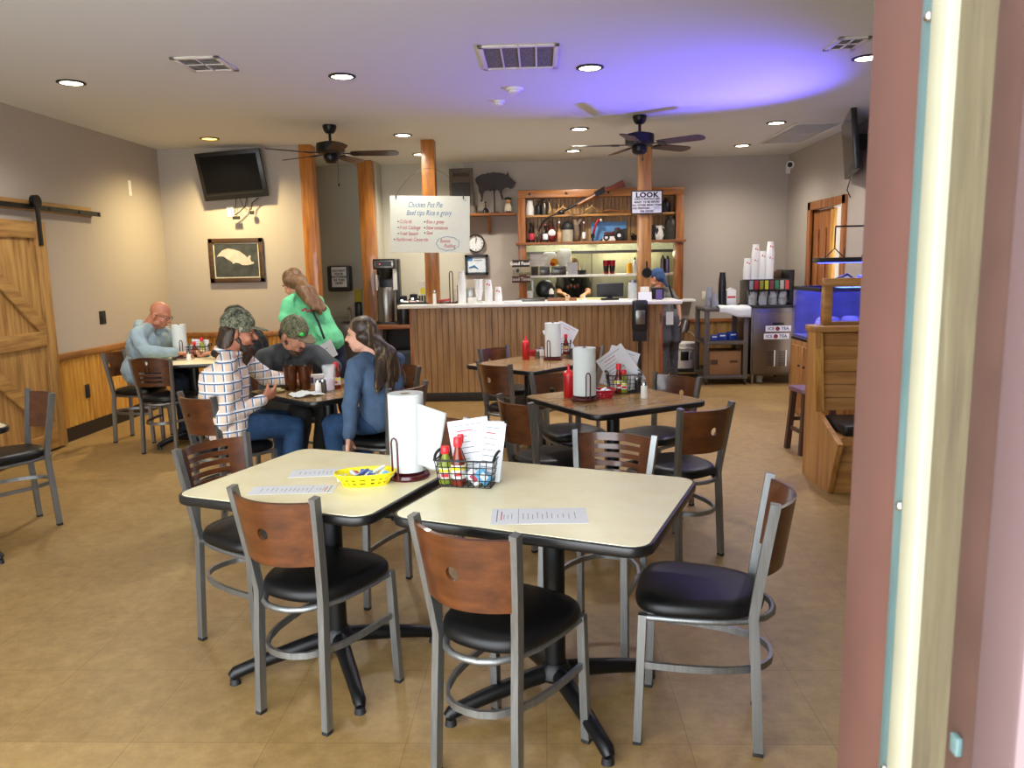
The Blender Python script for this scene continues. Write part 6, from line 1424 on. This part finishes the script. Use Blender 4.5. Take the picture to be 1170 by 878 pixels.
def cap_hat(h, t, m, back=False, brimm=None, tilt=0):
    c = MB(); h.ell(c, (0, -.012, .05), (.088, .106, .085)); h.ell(c, (0, -.012, .09), (.07, .085, .055))
    if back: return blob('cap', c, m, t, .008, 3)
    cc = blob('cap', c, m, t, .008, 3)
    b = MB(); b.prism([(-.075, .07), (-.07, .12), (-.045, .16), (0, .175), (.045, .16), (.07, .12), (.075, .07), (0, .085)], -.004, .004).xf(Matrix.Translation(h.c) @ h.R.to_4x4() @ Matrix.Translation((0, 0, .045)) @ Matrix.Rotation(-.12, 4, 'X'))
    b.build('cap_brim', brimm or m, cc, world=True)
    return cc
def denim(name, a_, b_):
    m, nt, bs = newmat(name); n = noise(nt, coords(nt), 14, 6, .7); n2 = noise(nt, coords(nt, (200, 200, 60)), 3, 2)
    nt.links.new(mix(nt, ramp(nt, n, [(.3, a_), (.7, b_)]), lin(a_), .25), bs.inputs['Base Color']); bs.inputs['Roughness'].default_value = .85; bump(nt, bs, n, .35, .02); return m
def cloth(name, c, var=.12, sc=12): 
    m = mat(name, c, .85, var=var, vs=sc, bmp=.45); m.node_tree.nodes['Bump'].inputs['Distance'].default_value = .025; return m
def plaid():
    m, nt, b = newmat('plaid_cotton'); c = lin('#e3cbb6')
    tc = nt.nodes.new('ShaderNodeTexCoord'); sp = nt.nodes.new('ShaderNodeSeparateXYZ'); nt.links.new(tc.outputs['Object'], sp.inputs[0])
    def M2(op, a_, b_=0.0):
        q = nt.nodes.new('ShaderNodeMath'); q.operation = op
        for i, v in enumerate((a_, b_)):
            if hasattr(v, 'links'): nt.links.new(v, q.inputs[i])
            else: q.inputs[i].default_value = v
        return q.outputs[0]
    xy = M2('ADD', M2('MULTIPLY', sp.outputs[0], .9), M2('MULTIPLY', sp.outputs[1], .42))
    col = c
    for src, per in ((xy, .052), (sp.outputs[2], .058)):
        fr = M2('FRACT', M2('DIVIDE', M2('ADD', src, 5), per))
        st = ramp(nt, fr, [(0, '#000000'), (.40, '#6f97c4'), (.47, '#20283c'), (.54, '#f0f0f0'), (.70, '#000000')], 'CONSTANT')
        ms = ramp(nt, fr, [(0, '#000000'), (.40, '#ffffff'), (.70, '#000000')], 'CONSTANT')
        col = mix(nt, col, st, ms)
    nt.links.new(col, b.inputs['Base Color']); b.inputs['Roughness'].default_value = .85
    bump(nt, b, noise(nt, coords(nt), 12, 4), .5, .025); return m
def camo(name, cs, sc=26):
    m, nt, b = newmat(name); n = noise(nt, coords(nt, (1, 1, 1)), sc, 4, .65)
    nt.links.new(ramp(nt, n, [(.0, cs[0]), (.4, cs[1]), (.47, cs[2]), (.54, cs[3]), (.6, cs[4])], 'CONSTANT'), b.inputs['Base Color']); b.inputs['Roughness'].default_value = .85; return m
def hairmat(name, d, l, sc=(70, 70, 4)):
    m, nt, b = newmat(name); n = noise(nt, coords(nt, sc), 1.3, 4, .6); c = ramp(nt, n, [(.32, d), (.52, d), (.68, l)])
    nt.links.new(c, b.inputs['Base Color']); b.inputs['Roughness'].default_value = .45; bump(nt, b, n, .6, .01); return m
mJeans = denim('blue_jeans', '#16304f', '#284f78'); mJeansD = denim('dark_jeans', '#111a2a', '#1d2b42'); mKhaki = cloth('charcoal_trousers', '#2b2b2a')
mShoe = mat('shoe_leather', '#2a211b', .5)
Z = V((0, 0, 1))
def shift(J, d):
    d = V(d); mv = lambda p: tuple(V(p)+d)
    for k in ('P', 'C', 'N', 'H'): J[k] = mv(J[k])
    J['arms'] = [(mv(a_[0]), mv(a_[1]), mv(a_[2]))+a_[3:] for a_ in J['arms']]
    J['legs'] = [(mv(a_[0]), mv(a_[1]), mv(a_[2]))+a_[3:] for a_ in J['legs']]
    return J
# bearded man in plaid
J = dict(P=(-1.88, 4.43, .63), C=(-1.86, 4.46, .88), N=(-1.85, 4.53, 1.04), H=(-1.805, 4.59, 1.165), look=(.9, .32, -.16),
  arms=[((-1.84, 4.73, .965), (-1.77, 4.91, .83), (-1.63, 4.97, .805), (.85, .12, -.25), (0, -.3, -1), (.1, -1, 0), .5),
        ((-1.81, 4.335, .945), (-1.80, 4.25, .675), (-1.665, 4.53, .745), (.55, .75, .35), (-.6, .5, .4), (.2, -.2, 1), 1.05)],
  legs=[((-1.92, 4.53, .61), (-1.66, 4.86, .55), (-1.68, 4.84, .09), (.67, .74, 0)), ((-1.81, 4.39, .61), (-1.52, 4.66, .55), (-1.56, 4.62, .09), (.67, .74, 0))])
shift(J, (-.05, .07, 0))
t, h = person('bearded man in plaid shirt and camouflage cap sitting in profile, eating', J, plaid(), mJeans, mShoe, mSkinR, 1.1)
cap_hat(h, t, camo('camo_grey', ['#20241c', '#4a4f3c', '#7c7b66', '#2d3226', '#a3a08a']))
mHB = hairmat('brown_hair_streaks', '#2e1f14', '#6a4c32')
m = MB(); h.ell(m, (0, -.06, -.02), (.078, .055, .075))
for k in range(9): A = PI*k/8; p = h(.078*math.cos(A), -.035-.05*math.sin(A), .0); m.cap(p, p - Z*(.135+.02*(k % 3)) - V(J['look'])*(.05+.012*(k % 2)), .027, .016)
blob('hair', m, mHB, t, .008, 2, .006)
m = MB(); L_ = (V(J['arms'][0][0])-V(J['arms'][1][0])).normalized(); N_ = V(J['N'])
for k in range(12):
    A0, A1 = 2*PI*k/12, 2*PI*(k+1)/12; fd = V(J['look']); fd.z = 0; fd.normalize()
    m.cap(N_+L_*.075*math.cos(A0)+fd*.07*math.sin(A0)+Z*(.015-.02*math.sin(A0)), N_+L_*.075*math.cos(A1)+fd*.07*math.sin(A1)+Z*(.015-.02*math.sin(A1)), .015, .015)
blob('collar', m, bpy.data.materials['plaid_cotton'], t, .008, 3)
m = MB(); h.ell(m, (0, .068, -.105), (.05, .036, .042)); m.cap(h(0, .07, -.11), h(0, .055, -.20), .042, .018).cap(h(.055, .0, -.045), h(.035, .05, -.11), .017, .026).cap(h(-.055, .0, -.045), h(-.035, .05, -.11), .017, .026); h.ell(m, (.022, .09, -.05), (.022, .01, .009)); h.ell(m, (-.022, .09, -.05), (.022, .01, .009))
blob('beard', m, hairmat('beard', '#2f1f15', '#5c3f2a'), t, .0065, 3); brows(h, t, mBrownHair)
# man in grey t-shirt
J = dict(P=(-1.87, 5.41, .625), C=(-1.80, 5.35, .87), N=(-1.755, 5.29, 1.0), H=(-1.695, 5.22, 1.085), look=(.8, -.42, -.42),
  arms=[((-1.62, 5.42, .945), (-1.47, 5.36, .83), (-1.43, 5.14, .805), (.1, -1, -.1), (-.2, 0, -1), (-1, -.1, 0), .6), ((-1.88, 5.14, .945), (-1.88, 5.08, .83), (-1.70, 5.22, .805), (1, .1, -.1), (0, .2, -1), (0, 1, 0), .6)],
  legs=[((-1.8, 5.48, .61), (-1.50, 5.2, .55), (-1.60, 5.28, .09), (.77, -.64, 0)), ((-1.92, 5.34, .61), (-1.62, 5.06, .55), (-1.72, 5.14, .09), (.77, -.64, 0))])
t, h = person('man in grey t-shirt and camouflage cap looking down at his plate', J, cloth('grey_tshirt', '#43474a'), mKhaki, mShoe, mSkin, 1.0, .95)
cc = cap_hat(h, t, camo('camo_olive', ['#2a2c1e', '#57583f', '#77775a', '#4b4c34', '#8c8a6c'], 34), brimm=mat('brim_brown', '#6a5c44', .8))
m = MB(); h.ell(m, (.03, .09, .055), (.02, .012, .013)); m.build('cap_badge', mat('neon_green', '#37e05a', .5), cc, world=True)
m = MB(); h.ell(m, (0, -.055, -.01), (.079, .055, .06)); blob('hair', m, mHB, t, .008, 3)
m = MB(); h.ell(m, (0, .055, -.1), (.046, .034, .028)); m.cap(h(.058, .0, -.04), h(.035, .045, -.1), .013, .02).cap(h(-.058, .0, -.04), h(-.035, .045, -.1), .013, .02); h.ell(m, (0, .092, -.052), (.028, .008, .007)); blob('beard', m, mBrownHair, t, .0065, 3); brows(h, t, mBrownHair)
# woman in blue
J = dict(P=(-.96, 4.56, .625), C=(-.99, 4.575, .85), N=(-1.03, 4.57, 1.0), H=(-1.085, 4.575, 1.13), look=(-.97, .2, -.06), hk=.95,
  arms=[((-1.10, 4.43, .945), (-1.125, 4.36, .71), (-1.13, 4.32, .545), (-.1, -.05, -1), (1, 0, 0), (-.3, 1, 0), .5), ((-.90, 4.70, .945), (-.98, 4.88, .83), (-1.17, 4.93, .805), (-1, .1, -.1), (0, 0, -1), (0, -1, 0), .5)],
  legs=[((-1.02, 4.49, .6), (-1.31, 4.62, .55), (-1.28, 4.64, .09), (-.8, .57, 0)), ((-.92, 4.64, .6), (-1.20, 4.88, .55), (-1.17, 4.9, .09), (-.8, .57, 0))])
shift(J, (-.02, .13, 0))
mBlueS = cloth('blue_jersey', '#465c78')
t, h = person('woman with long brown hair in a blue long sleeved shirt sitting at the table', J, mBlueS, mJeans, mShoe, mSkinP, .9)
mHW = hairmat('highlighted_hair', '#33261c', '#8f7650', (32, 32, 2))
m = MB(); h.ell(m, (0, -.018, .045), (.082, .095, .08)); h.ell(m, (0, -.055, .0), (.083, .062, .09))
for k in range(11):
    A = -.35+(PI+.7)*k/10; p = h(.076*math.cos(A), -.02-.065*max(0, math.sin(A)), -.01); e = V((-.925-.07*math.cos(A), 4.66-.13*math.cos(A), .735+.06*abs(math.cos(A))+.03*(k % 2)))
    mid = p.lerp(e, .45)+V((.05, -.0, .035)); m.cap(p, mid, .03, .036).cap(mid, e, .036, .012)
blob('hair', m, mHW, t, .008, 3, .007); brows(h, t, mBrownHair)
# waitress
J = dict(P=(-1.76, 6.22, .95), C=(-1.87, 6.25, 1.17), N=(-1.955, 6.28, 1.32), H=(-2.03, 6.31, 1.42), look=(-.72, .5, -.5), hk=.95,
  arms=[((-2.03, 6.16, 1.26), (-2.06, 6.08, 1.03), (-2.10, 6.22, .85), (-.5, .7, -.5), (0, .5, -1), (.7, .5, 0), .6), ((-1.86, 6.40, 1.26), (-1.90, 6.55, 1.03), (-2.05, 6.60, .87), (-.8, .2, -.5), (0, 0, -1), (.2, -1, 0), .6)],
  legs=[((-1.81, 6.15, .92), (-1.76, 6.16, .49), (-1.70, 6.18, .09), (-.8, .6, 0)), ((-1.71, 6.29, .92), (-1.66, 6.31, .49), (-1.60, 6.34, .09), (-.8, .6, 0))])
t, h = person('waitress in mint green t-shirt and jeans leaning over, seen from behind', J, cloth('mint_tshirt', '#6fce94'), mJeansD, mShoe, mSkin, .86, .5)
mHG = hairmat('blond_brown_hair', '#6a4a2c', '#94704a', (30, 30, 4))
m = MB(); h.ell(m, (0, -.02, .045), (.085, .1, .085)); h.ell(m, (0, -.055, .0), (.085, .065, .09))
for k in range(9):
    A = PI*k/8; p = h(.076*math.cos(A), -.03-.06*math.sin(A), .0); e = V((-1.77-.03*math.cos(A), 6.13-.055*math.cos(A), 1.19+.012*(k % 2)+.03*abs(math.cos(A)))); md = p.lerp(e, .5)+V((-.01-.03*math.cos(A), -.025-.05*math.cos(A), .035))
    m.cap(p, md, .036, .04).cap(md, e, .04, .02)
blob('hair', m, mHG, t, .008, 3, .008); brows(h, t, mBrownHair)
MB().tube([V((-1.84, 6.10, 1.25)), V((-1.77, 6.07, 1.12)), V((-1.73, 6.08, .98))], .009, 6).build('apron_strap', mBlackM, t, world=True)
m = MB()
for k in range(6): m.sph(V((-1.90+.02*k, 6.11-.004*k, 1.21+.01*math.sin(k*2))), (.012, .006, .009), seg=8, rings=6)
m.build('red_print', mRedInk, t, world=True)
px, pz = at(371, 403, 6.03)
o = thing('order_pad', 'white order slip tucked at the waitress’s hip', 'order pad', (px, 6.03, pz)); o.rotation_euler = Euler((-.15, -.5, -.2), 'XYZ'); MB().box((0, 0, 0), (.19, .006, .14)).build('slip', mPaper, o); MB().box((0, -.0035, .02), (.09, .001, .004)).box((-.01, -.0035, -.01), (.07, .001, .004)).build('printed_text', mInkL, o)
# bald man
J = dict(P=(-3.66, 6.92, .66), C=(-3.60, 6.92, .89), N=(-3.55, 6.90, 1.06), H=(-3.45, 6.885, 1.155), look=(.86, -.08, -.42), belly=(.03, 0, 0),
  arms=[((-3.56, 7.12, .98), (-3.44, 7.16, .84), (-3.24, 7.02, .81), (.8, -.6, -.1), (0, 0, -1), (-.6, -.8, 0), .7), ((-3.57, 6.68, .98), (-3.47, 6.60, .85), (-3.26, 6.74, .815), (.8, .55, -.1), (0, 0, -1), (-.6, .8, 0), .7)],
  legs=[((-3.6, 7.02, .63), (-3.24, 7.0, .56), (-3.25, 7.0, .09), (1, 0, 0)), ((-3.6, 6.82, .63), (-3.26, 6.78, .56), (-3.27, 6.8, .09), (1, 0, 0))])
t, h = person('bald man with glasses in a pale blue sweatshirt sitting in the corner', J, cloth('pale_blue_fleece', '#8fa3ad'), mJeansD, mShoe, mSkinR, 1.3)
m = MB()
for s in (-1, 1): m.tube([h(s*.03+.022*math.cos(2*PI*k/14), .096, .003+.017*math.sin(2*PI*k/14)) for k in range(14)], .002, 5, loop=True).tube([h(s*.052, .094, .006), h(s*.08, .04, .008), h(s*.08, -.02, .0)], .002, 5)
m.tube([h(-.008, .1, .006), h(.008, .1, .006)], .002, 5).build('glasses', mIron, t, world=True)
m = MB(); m.cap(V((-3.63, 6.82, 1.05)), V((-3.67, 6.92, 1.07)), .04, .045).cap(V((-3.67, 6.92, 1.07)), V((-3.63, 7.0, 1.05)), .045, .04); blob('hood', m, mat('fleece_hood', '#8fa3ad', .85), t, .009, 4)
# man in the black cap
J = dict(P=(-2.61, 7.0, .625), C=(-2.66, 7.0, .86), N=(-2.70, 6.99, .99), H=(-2.785, 6.96, 1.085), look=(-.9, -.18, -.38),
  arms=[((-2.69, 6.79, .93), (-2.78, 6.70, .83), (-2.94, 6.80, .805), (-.9, .4, 0), (0, 0, -1), (0, 1, 0), .6), ((-2.69, 7.19, .93), (-2.78, 7.24, .83), (-2.94, 7.12, .805), (-.9, -.4, 0), (0, 0, -1), (0, -1, 0), .6)],
  legs=[((-2.65, 6.91, .6), (-2.98, 6.88, .55), (-2.95, 6.88, .09), (-1, 0, 0)), ((-2.65, 7.09, .6), (-2.98, 7.08, .55), (-2.95, 7.08, .09), (-1, 0, 0))])
t, h = person('man in black jacket and black cap mostly hidden behind the bearded man', J, cloth('black_jacket', '#15161a'), mJeansD, mShoe, mSkin)
cap_hat(h, t, mBlackM, True); m = MB(); h.ell(m, (0, -.055, -.01), (.079, .055, .06)); blob('hair', m, mBrownHair, t, .008, 3)
# cook by the counter end
J = dict(P=(1.63, 9.95, .86), C=(1.58, 9.93, 1.07), N=(1.52, 9.92, 1.21), H=(1.475, 9.91, 1.34), look=(-.75, .62, -.2),
  arms=[((1.41, 9.84, 1.16), (1.36, 9.78, .97), (1.42, 9.72, 1.14), (.1, -.4, .3), (0, 1, 0), (1, 0, 0), .5), ((1.66, 10.02, 1.15), (1.76, 9.98, .96), (1.765, 9.88, .80), (.1, -.35, -1), (-1, 0, .2), (0, -1, 0), .9)],
  legs=[((1.56, 9.9, .84), (1.57, 9.88, .45), (1.59, 9.92, .09), (-.6, .8, 0)), ((1.70, 10.0, .84), (1.71, 9.98, .45), (1.72, 10.02, .09), (-.6, .8, 0))])
t, h = person('cook in grey shirt and blue head wrap with apron at the counter end', J, cloth('grey_check_shirt', '#6d6c6a', .35, 60), cloth('grey_trousers', '#5a5d66', .3, 50), mBlack, mSkin, .9, .6)
m = MB(); h.ell(m, (0, -.015, .045), (.084, .1, .08)); h.ell(m, (0, -.06, .0), (.08, .055, .07)); m.cap(h(0, -.09, -.03), h(.02, -.11, -.13), .03, .015); blob('head_wrap', m, cloth('blue_wrap', '#35517e'), t, .008, 3); brows(h, t, mBrownHair)
m = MB(); m.tube([V((1.62, 9.83, 1.24)), V((1.66, 9.80, 1.1)), V((1.70, 9.83, .95))], .014, 6); m.build('apron_strap', mBlackM, t, world=True)
m = MB(); m.cap(V((1.55, 9.82, .84)), V((1.57, 9.80, .56)), .07, .08).cap(V((1.70, 9.86, .84)), V((1.72, 9.84, .56)), .06, .07); blob('apron', m, cloth('apron_grey', '#4c4e55'), t, .01, 4)
MB().box((1.61, 9.70, .84), (.09, .01, .16), .1).build('white_towel', mTowel, t, world=True)
o = thing('steel_pitcher', 'steel water pitcher held low in the cook’s hand', 'pitcher', (1.80, 9.83, .655)); MB().lathe([(0, 0), (.055, 0), (.065, .08), (.05, .15), (.055, .17), (.05, .168), (.045, .15), (0, .02)]).xf(Matrix.Rotation(.25, 4, 'Y')).build('body', mSteel, o); MB().tube([(-.01, 0, .16), (-.045, 0, .15), (-.06, 0, .09), (-.04, 0, .04)], .008).build('handle', mSteel, o, ang=2)
# kitchen hand in black
J = dict(P=(.50, 12.0, .95), C=(.50, 11.93, 1.2), N=(.50, 11.86, 1.38), H=(.50, 11.75, 1.50), look=(-.1, -.8, -.5),
  arms=[((.69, 11.86, 1.33), (.72, 11.72, 1.10), (.66, 11.5, 1.09), (-.3, -1, -.1), (0, 0, -1), (-1, 0, 0), .6), ((.31, 11.86, 1.33), (.28, 11.72, 1.10), (.36, 11.5, 1.09), (.3, -1, -.1), (0, 0, -1), (1, 0, 0), .6)],
  legs=[((.58, 12.0, .93), (.58, 12.0, .5), (.58, 12.05, .09), (0, -1, 0)), ((.42, 12.0, .93), (.42, 12.0, .5), (.42, 12.05, .09), (0, -1, 0))])
t, h = person('kitchen worker in black t-shirt, head hidden behind the serving shelf', J, cloth('black_tshirt', '#0f0f11'), mJeansD, mShoe, mSkin, 1.05, .6)
m = MB(); h.ell(m, (0, -.02, .04), (.082, .1, .08)); blob('hair', m, mBrownHair, t, .008, 3); brows(h, t, mBrownHair)
m = MB()
for k in range(4): m.box((.42+.05*k, 11.795, 1.19+.02*(k % 2)), (.03, .01, .05), None, .004)
m.build('red_print', mat('shirt_print', '#6d3a34', .8), t, world=True)
# ---------------------------------------------------------------- light and camera
sc = bpy.context.scene
w = bpy.data.worlds.new('World'); sc.world = w; w.use_nodes = True
w.node_tree.nodes['Background'].inputs[0].default_value = (.90, .95, 1, 1); w.node_tree.nodes['Background'].inputs[1].default_value = 5.2
cam = bpy.data.cameras.new('camera'); co = bpy.data.objects.new('camera', cam); COL.objects.link(co)
Rt, Up, Bk = RM.col[0], -RM.col[1], -RM.col[2]
co.matrix_world = Matrix.Translation(CAMLOC) @ Matrix((Rt, Up, Bk)).transposed().to_4x4()
cam.sensor_width = 36; cam.sensor_fit = 'HORIZONTAL'; cam.lens = 880/1170*36; cam.clip_start = .02
cam.dof.use_dof = True; cam.dof.focus_distance = 4.0; cam.dof.aperture_fstop = 14
sc.camera = co
vs = sc.view_settings
sc.display_settings.display_device = 'sRGB'; vs.view_transform = 'Standard'; vs.look = 'None'; vs.gamma = 1; vs.use_curve_mapping = False; vs.exposure = 0.72
cy = sc.cycles
cy.use_denoising = True; cy.max_bounces = 8; cy.diffuse_bounces = 4; cy.glossy_bounces = 3; cy.transparent_max_bounces = 12; cy.sample_clamp_indirect = 6; cy.caustics_reflective = False; cy.caustics_refractive = False
